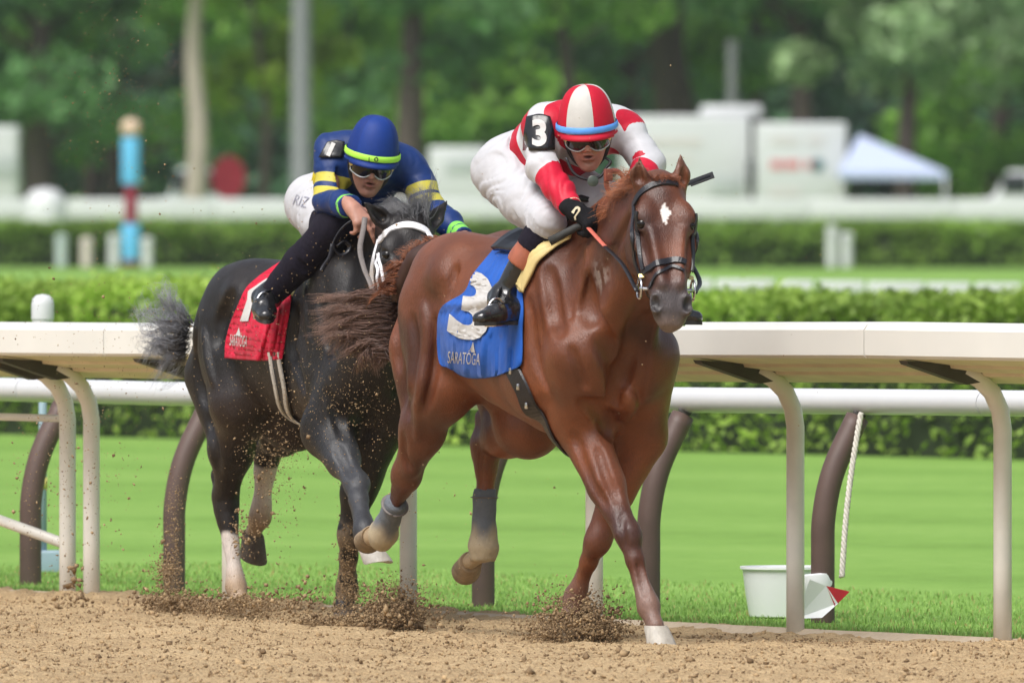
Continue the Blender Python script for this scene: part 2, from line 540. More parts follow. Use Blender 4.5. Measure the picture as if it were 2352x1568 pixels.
        mid = e0 * .5 + tip * .5 + hs * s * cfg.get('earbow', .012)
        out = unit(hn * .8 + hs * s * .5)
        Fd.cone(e0, mid, .034, .037, .02, out, .6); Fd.cone(mid, tip, .037, .004, .008, out, .55, pw=1.15)
        Fd.cone(mid * .65 + e0 * .35 + out * .024, tip * .50 + mid * .50 + out * .018, .020, .006, .008, sub=True)
    Fd.ell(H(.30, 0, -.215), (.06, .045, .03), .04, R, sub=True)                     # channel under the jaw
    Fd.ell(H(.575, 0, -.105), (.030, .034, .024), .02, R)                           # chin
    # legs
    def lower(kn, fe, co, rk, rc, back):
        """knee or hock -> cannon -> fetlock -> pastern"""
        d = unit(fe - kn); bk = unit(back - d * (back @ d))
        Fd.chain([kn + d * .05, kn + d * .10, fe - d * .05, fe], [rk * .78, rc, rc * .95, rc * 1.2], .03)
        Fd.cone(kn + d * .07 + bk * .030, fe - d * .02 + bk * .028, .019, .021, .012)
        Fd.ell(fe, (.040, .036, .044), .03)
        Fd.ell(fe + bk * .026, (.026, .026, .030), .025)
        Fd.cone(fe, co, .031, .033, .02)
        Fd.cone(fe + bk * .02, co + bk * .022, .022, .024, .02)
    for side, s in (('R', -1), ('L', 1)):
        E, K, Fe, C = (P['f%s_%s' % (side, n_)] for n_ in ('elb', 'kne', 'fet', 'cor'))
        S = np.array([.74, s * .15, z(.74, 1.08)])
        dfa = unit(K - E); fw = unit(np.array([1., 0, 0]) - dfa * dfa[0])
        Fd.cone(S, E, .112, .09, .08)
        Fd.cone(E, E * .45 + K * .55, .096, .064, .05, (1, 0, 0), 1.12)
        Fd.cone(E * .45 + K * .55, K, .064, .044, .04)
        Fd.ell(E * .70 + K * .30 + fw * .032, (.055, .045, .13), .04, frame_from(fw, dfa)[[0, 1, 2]])
        Fd.ell(E * .72 + K * .28 + np.array([0, s * .045, 0]), (.05, .035, .12), .03, frame_from(fw, dfa))
        Fd.cone(E - fw * .05, E * .5 + K * .5 - fw * .03, .05, .03, .04)
        Fd.ell(K + fw * .012, (.046, .048, .062), .035, frame_from(fw, dfa))
        Fd.ell(K - fw * .03 + dfa * .005, (.022, .026, .040), .025, frame_from(fw, dfa))
        lower(K, Fe, C, .046, .030, -fw)
        # hind
        St, Hk, Fh, Ch = (P['h%s_%s' % (side, n_)] for n_ in ('sti', 'hoc', 'fet', 'cor'))
        Hp = np.array([-.50, s * .13, z(-.5, 1.24)])
        Fd.cone(Hp, St, .17, .125, .09)
        bt = np.array([-.70, s * .15, z(-.7, 1.08)])
        Fd.cone(bt, St * .5 + Hk * .5 + np.array([-.03, 0, 0]), .12, .065, .06)
        dg = unit(Hk - St); dc = unit(Fh - Hk)
        bk = unit(-(unit(St - Hk) + unit(Fh - Hk)))
        Fd.cone(St, St * .5 + Hk * .5, .118, .080, .06, (0, 1, 0), .85)
        Fd.cone(St * .5 + Hk * .5, Hk, .080, .047, .05)
        Fd.ell(St * .62 + Hk * .38 + np.array([0, s * .03, 0]), (.13, .05, .075), .04, frame_from(dg, (0, 0, 1)))
        Pt = Hk - dc * .075 + bk * .045                                            # point of hock
        Fd.cone(Hk + bk * .015, Pt, .044, .030, .025)
        Fd.cone(Pt, St * .55 + Hk * .45 + bk * .05, .022, .045, .03)               # Achilles tendon
        Fd.ell(Hk, (.052, .050, .066), .035, frame_from(bk, dc))
        Fd.ell(Hk + dc * .05, (.042, .042, .05), .03, frame_from(bk, dc))
        lower(Hk, Fh, Ch, .050, .033, bk)
    # creases and ridges traced on the surface
    V0, Q0 = Fd.mesh(0); b0 = bvh_of(V0, Q0)
    for lst, sgn in ((cfg.get('grooves', ()), 1), (cfg.get('ridges', ()), -1)):
        for (r_, pix) in lst:
            hs_ = []
            for (x_, y_) in catmull(np.array(pix, float), 8):
                o_, d_ = rig.ray(x_, y_); h_ = b0.ray_cast(Vector(o_ + d_ * 50), Vector(d_), 40)
                if h_[0] is not None: hs_.append(np.array(h_[0]) + np.array(h_[1]) * r_ * (.55 if sgn > 0 else -.62))
            m_ = len(hs_)
            for i in range(m_ - 1):
                if np.linalg.norm(hs_[i + 1] - hs_[i]) > .12: continue
                f0, f1 = math.sin(math.pi * (i + .25) / m_) ** .5, math.sin(math.pi * min(.98, (i + 1.25) / m_)) ** .5
                Fd.cone(hs_[i], hs_[i + 1], r_ * (.45 + .55 * f0), r_ * (.45 + .55 * f1), r_ * 2.4, sub=sgn > 0)
    # veins and slight unevenness
    Fd.displace(lambda p: vnoise(p, 5.5, 1) * .006 + vnoise(p, 11.0, 3) * .0032 + vnoise(p, 26.0, 2) * .0013)
    V, Q = Fd.mesh(2)
    return V, Q, P, dict(poll=poll, ax=ax, hs=hs, hn=hn, q=q, H=H, z=z)

def hoof_geo(cor, toe_dir, down, r=.047, h=.085):
    """hoof wall: coronet ring to a wider, forward-set ground ring, with a flat sole"""
    dn = unit(down); td = unit(toe_dir - dn * (toe_dir @ dn)); sd = np.cross(dn, td)
    V = []; Fc = []; seg = 24
    prof = [(0.0, r * .96, 0.0), (.012, r * 1.06, .006), (h * .5, r * 1.16, .028), (h * .93, r * 1.30, .052), (h, r * 1.28, .054), (h * .985, r * 1.05, .050), (h * .93, r * .75, .045)]
    for (t, rr, sh) in prof:
        for j in range(seg):
            a = 2 * math.pi * j / seg
            ca, sa = math.cos(a), math.sin(a)
            fl = rr * (1.0 if ca > 0 else .86)
            lift = (.018 * max(0, -ca) * (t / h))
            V.append(cor + dn * (t - lift) + td * (sh + fl * ca) + sd * rr * .95 * sa)
    n = len(prof)
    for i in range(n - 1):
        for j in range(seg):
            Fc.append((i * seg + j, i * seg + (j + 1) % seg, (i + 1) * seg + (j + 1) % seg, (i + 1) * seg + j))
    Fc.append(tuple((n - 1) * seg + j for j in range(seg)))
    Fc.append(tuple(range(seg))[::-1])
    return V, Fc

rigA = Rig(1220, 64.2, 24)
A = dict(rig=rigA, dz=0.0, tz=0.0, yaw=rad(-11), hw=1.18, nsag=.0, J=dict(
    poll=(1520, 428, 1.30), muz=(1549, 726, 1.60), earR=(1468, 352, 1.30), earL=(1563, 356, 1.30),
    fR_elb=(1335, 975, .56), fR_kne=(1441, 1228, .88), fR_fet=(1489, 1392, 1.00), fR_cor=(1506, 1436, 1.06),
    fL_elb=(1468, 1000, .53), fL_kne=(1371, 1240, .45), fL_fet=(1322, 1375, .30), fL_cor=(1306, 1430, .33),
    hR_sti=(1012, 890, -.42), hR_hoc=(935, 1088, -.76), hR_fet=(880, 1222, -1.03), hR_cor=(856, 1228, -1.10),
    hL_sti=(1215, 975, -.32), hL_hoc=(1118, 1020, -.68), hL_fet=(1114, 1264, -.68), hL_cor=(1082, 1288, -.75)))
A['grooves'] = [(.016, [(1258, 620), (1266, 660), (1273, 714), (1287, 764)]), (.020, [(1345, 640), (1355, 690), (1373, 750), (1405, 828), (1425, 870)]), (.018, [(1498, 722), (1472, 775), (1448, 830), (1425, 885)]),
    (.018, [(1412, 842), (1406, 890), (1402, 935)]), (.018, [(1345, 925), (1373, 938), (1398, 965), (1402, 992)]), (.014, [(1478, 790), (1472, 850), (1462, 900), (1444, 950)]),
    (.013, [(1048, 615), (1040, 650), (1028, 690)]), (.016, [(926, 630), (914, 690), (910, 760), (916, 842)]), (.014, [(996, 740), (1000, 800), (985, 870), (972, 940)]), (.012, [(946, 730), (950, 800), (940, 880), (935, 950)]),
    (.011, [(1318, 1000), (1338, 1060), (1358, 1110), (1390, 1160)]), (.010, [(1372, 1030), (1392, 1090), (1415, 1150)]), (.012, [(1215, 690), (1222, 760), (1235, 830), (1255, 890)]), (.010, [(1310, 800), (1330, 850), (1345, 890)]),
    (.008, [(1430, 1180), (1428, 1215), (1434, 1255)]), (.008, [(1466, 1290), (1474, 1330), (1482, 1365)]), (.010, [(925, 1000), (930, 1045), (942, 1075)])]
A['ridges'] = [(.012, [(972, 700), (980, 760), (972, 850), (958, 930)]), (.010, [(955, 930), (960, 975), (958, 1010)]), (.007, [(1350, 560), (1345, 620), (1330, 680), (1322, 740)]), (.012, [(1440, 905), (1446, 935), (1436, 962)])]
rigB = Rig(737, 67.2, 25)
B = dict(rig=rigB, dz=-.083, tz=.084, yaw=rad(-16), hw=1.15, nsag=-.01, earbow=.0, J=dict(
    poll=(945, 512, 1.22), muz=(930, 780, 1.52), earR=(834, 462, 1.18), earL=(1026, 463, 1.18),
    fR_elb=(752, 985, .56), fR_kne=(817, 1112, .90), fR_fet=(838, 1218, 1.13), fR_cor=(846, 1252, 1.18),
    fL_elb=(850, 1010, .52), fL_kne=(803, 1228, .42), fL_fet=(797, 1352, .30), fL_cor=(791, 1398, .32),
    hR_sti=(552, 925, -.36), hR_hoc=(517, 1140, -.64), hR_fet=(543, 1345, -.56), hR_cor=(556, 1390, -.50),
    hL_sti=(680, 960, -.32), hL_hoc=(615, 1030, -.66), hL_fet=(598, 1188, -.72), hL_cor=(582, 1225, -.77)))
B['grooves'] = [(.015, [(530, 672), (518, 705), (508, 740), (500, 790)]), (.014, [(455, 700), (448, 770), (455, 850), (470, 920)]), (.015, [(678, 705), (674, 760), (676, 820), (694, 890)]), (.013, [(735, 690), (745, 760), (765, 830)]),
    (.012, [(752, 900), (772, 950), (790, 1000)]), (.010, [(480, 960), (490, 1020), (500, 1080)]), (.010, [(770, 1020), (790, 1060), (805, 1090)])]
B['ridges'] = [(.012, [(468, 760), (476, 820), (488, 880)]), (.008, [(700, 640), (705, 720), (716, 790)])]
# ------------------------------------------------------------------ jockeys
def rot(v, axis, ang):
    a = unit(axis); c, s = math.cos(ang), math.sin(ang)
    return v * c + np.cross(a, v) * s + a * (a @ v) * (1 - c)

def hand(Fd, w, u, pn, thumb_side, curl, grow=0.0, spread=0.05, thumb_curl=.6):
    """palm + four jointed fingers + thumb; w wrist, u towards the knuckles, pn where the palm faces"""
    u = unit(u); pn = unit(pn - u * (pn @ u)); sd = np.cross(u, pn) * thumb_side      # sd points to the thumb side
    kn = w + u * .085
    Fd.cone(w - u * .03, w + u * .015, .026 + grow, .027 + grow, .015, pn, .75)
    Fd.cone(w + u * .02 + sd * .012, kn + sd * .022, .021 + grow, .017 + grow, .016)
    Fd.cone(w + u * .02 - sd * .010, kn - sd * .022, .020 + grow, .015 + grow, .016)
    Fd.cone(w + u * .02, kn, .021 + grow, .016 + grow, .016)
    lens = [(.040, .026, .021), (.044, .029, .022), (.041, .027, .021), (.032, .021, .019)]
    for i in range(4):
        off = .029 - i * .0195
        p = kn + sd * off - u * (.003 * abs(i - 1))
        d = unit(u + sd * (1.5 - i) * spread)
        for j in range(3):
            c_ = curl[i][j] if isinstance(curl[0], (list, tuple)) else curl[j]
            d = rot(d, np.cross(u, pn), c_)
            q_ = p + d * lens[i][j]
            Fd.cone(p, q_, .0098 - j * .0008 + grow, .0092 - j * .0012 + grow, .006 if j else .010)
            p = q_
    p = w + u * .022 + sd * .026 + pn * .006
    d = unit(u * .55 + sd * .75 + pn * .25)
    for j, ln in enumerate((.042, .032, .026)):
        q_ = p + d * ln
        Fd.cone(p, q_, .0135 - j * .0017 + grow, .0115 - j * .0015 + grow, .009)
        p = q_; d = unit(rot(d, np.cross(d, unit(pn - sd * .6 + u * .2)), thumb_curl))
    return kn

def jockey(cfg):
    rig = cfg['rig']
    P = {k_: rig.L(*v_) for k_, v_ in cfg['J'].items()}
    for n_ in ('kne', 'ank', 'toe', 'hee'):                # the far leg mirrors the near one
        p = P['R' + n_].copy(); p[1] = -p[1] + cfg.get('midy', 0) * 2; P['L' + n_] = p
    up = np.array([0, 0, 1.])
    root = empty('person', cfg['label'], 'person', tuple(rig.O), rig.rz)
    allp = np.array(list(P.values())); lo = allp.min(0) - .26; hi = allp.max(0) + .24
    pel, che = P['pel'], P['che']
    tax = unit(che - pel); side = unit(P['Lsh'] - P['Rsh']); back = unit(np.cross(side, tax)); 
    if back[2] < 0: back = -back
    hipR, hipL = pel - side * .080 - tax * .02, pel + side * .080 - tax * .02
    # head frame: hf forward of the face, hu up, hl to its left
    hc = P['head']; yaw, pit, rol = cfg['face']
    hf = unit(np.array([math.cos(yaw) * math.cos(pit), math.sin(yaw) * math.cos(pit), -math.sin(pit)]))
    hu = unit(up - hf * hf[2]); hl = np.cross(hu, hf)
    hu = rot(hu, hf, rol); hl = np.cross(hu, hf)
    Rh = np.array([hf, hl, hu])
    Hd = lambda f, l, u: hc + hf * f + hl * l + hu * u
    # ---- the body: one continuous figure
    Fd = Field(lo, hi, .005)
    Fd.ell(pel, (.11, .125, .10), .05, np.array([tax, side, back]))
    Fd.cone(pel, che, .095, .10, .06, side, 1.2)
    Fd.cone(P['Rsh'], P['Lsh'], .06, .06, .06)
    Fd.cone(che + tax * .03, hc - hf * .03 - hu * .06, .062, .055, .04)
    for s in 'RL':
        hp = hipR if s == 'R' else hipL
        Fd.chain([P[s + 'sh'], P[s + 'elb'], P[s + 'wri']], [.048, .038, .027], .03)
        Fd.chain([hp, P[s + 'kne'], P[s + 'ank']], [.070, .042, .030], .04)
        Fd.cone(P[s + 'ank'], P[s + 'toe'] * .62 + P[s + 'hee'] * .38 + up * .035, .030, .018, .03)
    for s in 'RL':
        hcfg = cfg['hand' + s]
        hand(Fd, P[s + 'wri'], hcfg['u'], hcfg['pn'], hcfg['ts'], hcfg['curl'], 0.0, hcfg.get('spread', .05), hcfg.get('tc', .6))
    # skull and face
    Fd.ell(Hd(-.012, 0, .035), (.098, .076, .098), .03, Rh)
    Fd.ell(Hd(.030, 0, -.045), (.060, .056, .078), .03, Rh)
    Fd.cone(Hd(.035, 0, -.085), Hd(.062, 0, -.108), .036, .019, .025)               # jaw to chin
    for s in (-1, 1):
        Fd.cone(Hd(-.02, s * .052, -.055), Hd(.052, s * .018, -.108), .019, .013, .02)
        Fd.ell(Hd(.055, s * .038, -.020), (.026, .022, .018), .02, Rh)              # cheekbone
        Fd.ell(Hd(.082, s * .030, .012), (.018, .018, .012), .012, Rh, sub=True)
        Fd.ell(Hd(.078, s * .030, .026), (.016, .026, .010), .015, Rh)              # brow
        Fd.ell(Hd(-.012, s * .074, -.010), (.022, .010, .030), .008, Rh)            # ear
        Fd.ell(Hd(.094, s * .011, -.030), (.009, .008, .008), .006, Rh)             # nostril wing
    Fd.cone(Hd(.080, 0, .012), Hd(.108, 0, -.022), .010, .011, .012)                # nose
    Fd.ell(Hd(.078, 0, -.058), (.016, .026, .018), .012, Rh)
    Fd.ell(Hd(.092, 0, -.0485), (.009, .019, .0055), .006, Rh)                      # upper lip
    Fd.ell(Hd(.087, 0, -.068), (.010, .017, .0065), .006, Rh)                       # lower lip
    Fd.ell(Hd(.096, 0, -.058), (.016, .016, .0055), .004, Rh, sub=True)             # open mouth
    Fd.ell(Hd(.078, 0, -.083), (.010, .016, .006), .012, Rh, sub=True)
    V, Q = Fd.mesh(1)
    q = (V - hc) @ Rh.T
    skin = np.array(cfg['skin']); cols = np.tile(skin, (len(V), 1))
    n1 = vnoise(V, 60, 3)[:, None]
    cols *= 1 + .10 * n1 + .06 * vnoise(V, 170, 4)[:, None]
    lip = np.exp(-((q[:, 1] / .019) ** 2 + ((q[:, 2] + .058) / .015) ** 2) ** 2) * (q[:, 0] > .05)
    cols = cols * (1 - lip[:, None] * .75) + np.array([.30, .085, .075]) * lip[:, None] * .75
    mouth = np.exp(-((q[:, 1] / .017) ** 2 + ((q[:, 2] + .058) / .0055) ** 2) ** 2) * (q[:, 0] > .05) * (q[:, 0] < .0935)
    cols = cols * (1 - mouth[:, None]) + np.array([.05, .012, .01]) * mouth[:, None]
    rosy = np.exp(-(((np.abs(q[:, 1]) - .035) / .025) ** 2 + ((q[:, 2] + .03) / .03) ** 2)) * (q[:, 0] > .02)
    cols *= 1 - rosy[:, None] * np.array([.0, .16, .16])
    stub = np.exp(-((q[:, 2] + .09) / .035) ** 2) * (q[:, 0] > -.03) * (np.abs(q[:, 1]) < .08)
    cols *= 1 - .14 * stub[:, None]
    brow_ = np.exp(-(((np.abs(q[:, 1]) - .03) / .022) ** 2 + ((q[:, 2] - .03) / .007) ** 2) ** 2) * (q[:, 0] > .05)
    cols = cols * (1 - brow_[:, None] * .8) + np.array([.06, .035, .02]) * brow_[:, None] * .8
    body = mesh_obj('body', V, Q, M['skin'], root, cols=cols)
    # ---- jacket
    Fj = Field(lo, hi, .0064)
    wst = pel * .80 + che * .20
    Fj.cone(wst, pel * .4 + che * .6, .118, .128, .05, side, 1.16)
    Fj.cone(pel * .4 + che * .6, che, .128, .115, .05, side, 1.18)
    Fj.cone(P['Rsh'] * .85 + P['Lsh'] * .15 , P['Lsh'] * .85 + P['Rsh'] * .15, .074, .074, .06)
    Fj.cone(che, hc - hf * .02 - hu * .07, .09, .062, .05)
    for s in 'RL':
        sh, el, wr = P[s + 'sh'], P[s + 'elb'], P[s + 'wri']
        cu = wr * .93 + el * .07
        Fj.cone(sh, el, .068, .054, .04); Fj.cone(el, el * .35 + cu * .65, .053, .046, .03); Fj.cone(el * .35 + cu * .65, cu, .046, .036, .02)
        if cfg.get('armband') == s:
            pass
    def folds(p):
        t = p @ tax; sd_ = p @ side
        w = vnoise(p, 7, 5) * .5
        f = vnoise(np.stack([t * 26 + w * 5, sd_ * 7, (p @ back) * 7], -1), 1.0, 6)
        f2 = vnoise(p, 16, 7)
        g = np.zeros(len(p))
        for s in 'RL':
            el, sh, wr = P[s + 'elb'], P[s + 'sh'], P[s + 'wri']
            for a_, b_, ph in ((sh, el, 0), (el, wr, 3)):
                ba = b_ - a_; tt = np.clip(((p - a_) @ ba) / (ba @ ba), 0, 1)
                rr = np.linalg.norm(p - a_ - tt[:, None] * ba, axis=1)
                wgt = np.clip(1 - np.maximum(rr - .05, 0) / .04, 0, 1)
                g += wgt * (vnoise(np.stack([tt * 7 + ph + w * 1.2, (p @ up) * 9, (p @ side) * 9], -1), 1.0, 8)) * .0085
        return -np.abs(f) * .011 - f2 * .004 - g * 1.0
    Fj.displace(folds)
    def jcut(p):
        d1 = -((p - wst) @ tax) - .055                                   # waist
        nk = hc - hf * .03 - hu * .085
        d2 = (p - nk) @ unit(hc - hu * .08 - che)
        o_ = np.where(np.linalg.norm(p - nk, axis=1) < .13, np.maximum(d1, d2), d1)
        for s in 'RL':
            wr, el = P[s + 'wri'], P[s + 'elb']; a_ = unit(wr - el)
            near = np.linalg.norm(p - wr, axis=1) < .10
            o_ = np.where(near, np.maximum(o_, (p - (wr - a_ * .012)) @ a_), o_)
        return o_
    Fj.cut(jcut)
    Vj, Qj = Fj.mesh(1)
    cols = cfg['silks'](Vj, P, dict(pel=pel, che=che, tax=tax, side=side, back=back))
    jac = mesh_obj('jacket', Vj, Qj, M['silk'], root, attrs=cols)
    jac['label'] = cfg['jacket_label']
    # ---- breeches
    Fb = Field(lo, hi, .0064)
    Fb.ell(pel - tax * .02, (.128, .140, .118), .06, np.array([tax, side, back]))
    Fb.cone(pel, pel * .7 + che * .3, .112, .11, .05, side, 1.15)
    for s in 'RL':
        hp = hipR if s == 'R' else hipL
        kn, an = P[s + 'kne'], P[s + 'ank']
        be = kn if cfg['bree_end'] > 0 else kn + (hp - kn) * .30
        Fb.cone(hp, hp * .4 + kn * .6, .100, .086, .05); Fb.cone(hp * .4 + kn * .6, be, .086, .062 if cfg['bree_end'] > 0 else .078, .04)
        if cfg['bree_end'] > 0: Fb.cone(kn, kn + unit(an - kn) * cfg['bree_end'], .064, .058, .03)
    def bfold(p):
        w = vnoise(p, 6, 11)
        g = np.zeros(len(p))
        for s in 'RL':
            hp = hipR if s == 'R' else hipL
            ba = P[s + 'kne'] - hp; tt = ((p - hp) @ ba) / (ba @ ba)
            g += np.abs(vnoise(np.stack([tt * 6.5 + w * 1.3, (p @ back) * 4 + w, (p @ side) * 3], -1), 1.0, 12)) * .0035 * (1.6 - np.clip(tt, 0, 1))
        fine = np.abs(vnoise(np.stack([(p @ tax) * 34 + w * 7, (p @ side) * 9, (p @ back) * 12], -1), 1.0, 14)) * .010
        return -g - fine - vnoise(p, 14, 13) * .0015
    Fb.displace(bfold)
    def bcut(p):
        o_ = (p - (pel * .72 + che * .28)) @ tax
        for s in 'RL':
            hp = hipR if s == 'R' else hipL
            ba = P[s + 'kne'] - hp; tt = np.clip(((p - hp) @ ba) / (ba @ ba), 0, 1.2)
            o_ = np.where((np.linalg.norm(p - hp - tt[:, None] * ba, axis=1) < .135) & (tt > .2), -.05, o_)
        return o_
    Fb.cut(bcut)
    Vb, Qb = Fb.mesh(1)
    mesh_obj('breeches', Vb, Qb, M['breeches'], root)
    brbvh = bvh_of(Vb, Qb)
    # ---- stocking / boot, each leg
    for s in 'RL':
        kn, an, to, he = P[s + 'kne'], P[s + 'ank'], P[s + 'toe'], P[s + 'hee']
        sh_ = unit(an - kn); ln = float(np.linalg.norm(an - kn))
        fw = unit(to - he); fw2 = fw; sl = unit(np.cross(up, fw))
        seglo, seghi = cfg['sock']
        def legfield(r0, r1, t0, t1, fold):
            Fs = Field(np.minimum(kn, an) - .22, np.maximum(kn, an) + .22, .0056)
            hp = hipR if s == 'R' else hipL
            if t0 < 0: Fs.cone(kn + (hp - kn) * .42, kn, r0 + .018, r0, .03)
            Fs.cone(kn - sh_ * .03, kn * .5 + an * .5, r0, r0 * .5 + r1 * .5 + .006, .02); Fs.cone(kn * .5 + an * .5, an, r0 * .5 + r1 * .5 + .006, r1, .02)
            Fs.displace(lambda p: vnoise(np.stack([((p - kn) @ sh_) * 45, p[:, 1] * 12, p[:, 2] * 6], -1), 1.0, 15) * fold)
            if t0 < 0: Fs.cut(lambda p: np.maximum((p - (kn + (hp - kn) * .34)) @ unit(hp - kn), np.where((p - kn) @ unit(hp - kn) < .02, (p - (kn + sh_ * t1 * ln)) @ sh_, -1)))
            else: Fs.cut(lambda p: np.maximum(((kn + sh_ * t0 * ln) - p) @ sh_, (p - (kn + sh_ * t1 * ln)) @ sh_))
            return Fs.mesh(1)
        for nm, t0, t1, r0, r1, mt, fo in cfg['legwear']:
            Vs, Qs = legfield(r0, r1, t0, t1, fo)
            if len(Vs): mesh_obj(nm, Vs, Qs, M[mt], root)
        # boot: shaft, ankle folds, vamp, heel, sole
        Fo = Field(np.minimum.reduce([kn, an, to, he]) - .12, np.maximum.reduce([kn, an, to, he]) + .12, .0052)
        bt = cfg['boot_top']
        Fo.cone(kn * (1 - bt) + an * bt, an, .050, .042, .02)
        Fo.cone(an, he + up * .055, .043, .038, .03)
        Fo.cone(he + up * .042, to * .55 + he * .45 + up * .040, .036, .036, .025)
        Fo.cone(an, to * .45 + he * .55 + up * .045, .043, .036, .035)
        Fo.cone(to * .55 + he * .45 + up * .034, to - fw * .02 + up * .026, .038, .027, .025, sl, 1.2)
        Fo.displace(lambda p: vnoise(p, 38, 17) * .004 * smoothstep(.12, .02, np.abs((p - an) @ up)) + vnoise(p, 15, 18) * .002)
        tp_ = kn * (1 - bt) + an * bt
        sn = unit(np.cross(fw2, sl)); sn = sn if sn[2] > 0 else -sn
        Fo.cut(lambda p: np.maximum(np.where(np.linalg.norm(p - tp_, axis=1) < .10, (tp_ - p) @ sh_, -1), -((p - he) @ sn - .012)))
        Vo, Qo = Fo.mesh(1)
        bo = mesh_obj('boot', Vo, Qo, M['bootleather'], root)
        # sole
        sp = []
        for j in range(22):
            a_ = 2 * math.pi * j / 22
            t_ = .5 + .5 * math.cos(a_); w_ = .034 + .008 * smoothstep(.4, .8, np.array(t_)) - .012 * smoothstep(.25, .45, np.array(t_)) * (1 - smoothstep(.5, .7, np.array(t_)))
            sp.append(he - fw * .035 + (to - he + fw * .04) * t_ + sl * w_ * math.sin(a_))
        Vs_ = [p + up * .016 for p in sp] + [p for p in sp]
        mesh_obj('sole', Vs_, [tuple(range(22)), tuple(range(43, 21, -1))] + [(j, 22 + j, 22 + (j + 1) % 22, (j + 1) % 22) for j in range(22)], M['rubber'], bo, smooth=False)
    # ---- gloves
    if cfg.get('gloves'):
        for s in 'RL':
            hcfg = cfg['hand' + s]; w_ = P[s + 'wri']
            Fg = Field(w_ - .20, w_ + .20, .0035)
            hand(Fg, w_, hcfg['u'], hcfg['pn'], hcfg['ts'], hcfg['curl'], .0042, hcfg.get('spread', .05), hcfg.get('tc', .6))
            Fg.cone(w_ - unit(hcfg['u']) * .02, w_ + unit(hcfg['u']) * .01, .036, .034, .02)
            Fg.displace(lambda p: vnoise(p, 45, 19) * .0015)
            a_ = unit(P[s + 'elb'] - w_)
            Fg.cut(lambda p: (p - (w_ + a_ * .03)) @ a_)
            Vg, Qg = Fg.mesh(1)
            gl = mesh_obj('glove', Vg, Qg, M['glove'], root)
            tube('cuff', [w_ + a_ * .022 + a_ * .0 + .037 * (math.cos(t_) * unit(np.cross(a_, up)) + math.sin(t_) * np.cross(a_, unit(np.cross(a_, up)))) for t_ in np.linspace(0, 2 * math.pi, 25)], .004, M['cream_trim'], gl, 6)
    # ---- helmet: cloth-covered dome with a short peak, made of eight gores
    cu_, cf_, cl_ = cfg['helm']
    hx = unit(hf + hu * cfg.get('helm_tip', .25)); hz = unit(hu - hx * (hu @ hx)); hy_ = np.cross(hz, hx)
    hz = unit(np.cross(hx, hy_))
    hcn = Hd(-.010, 0, .030)
    seg, rings = 72, 22; per = 72 // cfg['gores']
    Vh, Fh, mi = [], [], []
    for i in range(rings + 1):
        ph = (i / rings) * (math.pi / 2)
        for j in range(seg):
            th = 2 * math.pi * (j + .0) / seg
            rr = math.cos(ph) ** .70
            jj = (j - cfg['gore_off']) % per; seam = 1 - .010 * math.exp(-(min(jj, per - jj) / .7) ** 2) if i < rings else 1
            brim = 1.0
            x_ = cf_ * rr * math.cos(th) * seam; y_ = cl_ * rr * math.sin(th) * seam
            z_ = cu_ * math.sin(ph)
            z_ -= .028 * (1 - i / rings) ** 2 * (1 - math.cos(th) * .0)
            Vh.append(hcn + hx * x_ + hy_ * y_ + hz * z_)
    for i in range(rings):
        for j in range(seg):
            Fh.append((i * seg + j, i * seg + (j + 1) % seg, (i + 1) * seg + (j + 1) % seg, (i + 1) * seg + j))
            mi.append(((j - cfg['gore_off']) % 72) // per % 2)
    hel = mesh_obj('helmet', Vh, Fh, M[cfg['helm_mats'][0]], root)
    hel.data.materials.append(M[cfg['helm_mats'][1]])
    hel.data.polygons.foreach_set('material_index', np.array(mi, dtype=np.int32))
    hel['label'] = cfg['helmet_label']
    helbvh = BVHTree.FromPolygons([tuple(v) for v in Vh], Fh)
    # inside shell so the rim has thickness
    rim = [hcn + hx * cf_ * .985 * math.cos(t_) + hy_ * cl_ * .985 * math.sin(t_) - hz * .026 for t_ in np.linspace(0, 2 * math.pi, 49)]
    tube('rim', rim, .006, M[cfg['helm_mats'][2]], hel, 8)
    # peak
    pv, pf = [], []
    for k_ in range(4):
        for j in range(21):
            th = rad(-62 + 124 * j / 20); e_ = k_ / 3
            ex = .022 * e_ * math.cos(th * 1.35)
            pv.append(hcn + hx * (cf_ + ex) * math.cos(th) + hy_ * (cl_ + ex * .6) * math.sin(th) - hz * (.018 + .016 * e_ + .004 * (k_ == 3)))
    for k_ in range(3):
        for j in range(20):
            pf.append((k_ * 21 + j, k_ * 21 + j + 1, (k_ + 1) * 21 + j + 1, (k_ + 1) * 21 + j))
    pk = mesh_obj('peak', pv, pf, M[cfg['helm_mats'][2]], hel)
    so = pk.modifiers.new('thick', 'SOLIDIFY'); so.thickness = .006; so.offset = 0
    # band
    bv, bf = [], []
    nb_ = 64
    for j in range(nb_):
        th = 2 * math.pi * j / nb_
        for (e_, zz) in ((.003, .010), (.006, .006), (.006, -.010), (.003, -.014)):
            zq = zz + cfg['band_z'] + cfg['band_dip'] * math.cos(th)
            w_ = math.cos(math.asin(min(.99, max(0, (zq + .02) / cu_)))) ** .70
            bv.append(hcn + hx * (cf_ * w_ + e_ + .002) * math.cos(th) + hy_ * (cl_ * w_ + e_ + .002) * math.sin(th) + hz * zq)
    for j in range(nb_):
        for k_ in range(3):
            bf.append((j * 4 + k_, ((j + 1) % nb_) * 4 + k_, ((j + 1) % nb_) * 4 + k_ + 1, j * 4 + k_ + 1))
    bd = mesh_obj('band', bv, bf, M[cfg['band_mat']], hel)
    bdbvh = BVHTree.FromPolygons([tuple(v) for v in bv], bf)
    # ---- goggles: wrap-round lens in a rim, strap and side vents
    def gpt(th, zz, e_=0):
        return Hd(.006 + (.100 + e_) * math.cos(th), (.083 + e_) * math.sin(th), zz)
    gv, gf = [], []
    nn = 28
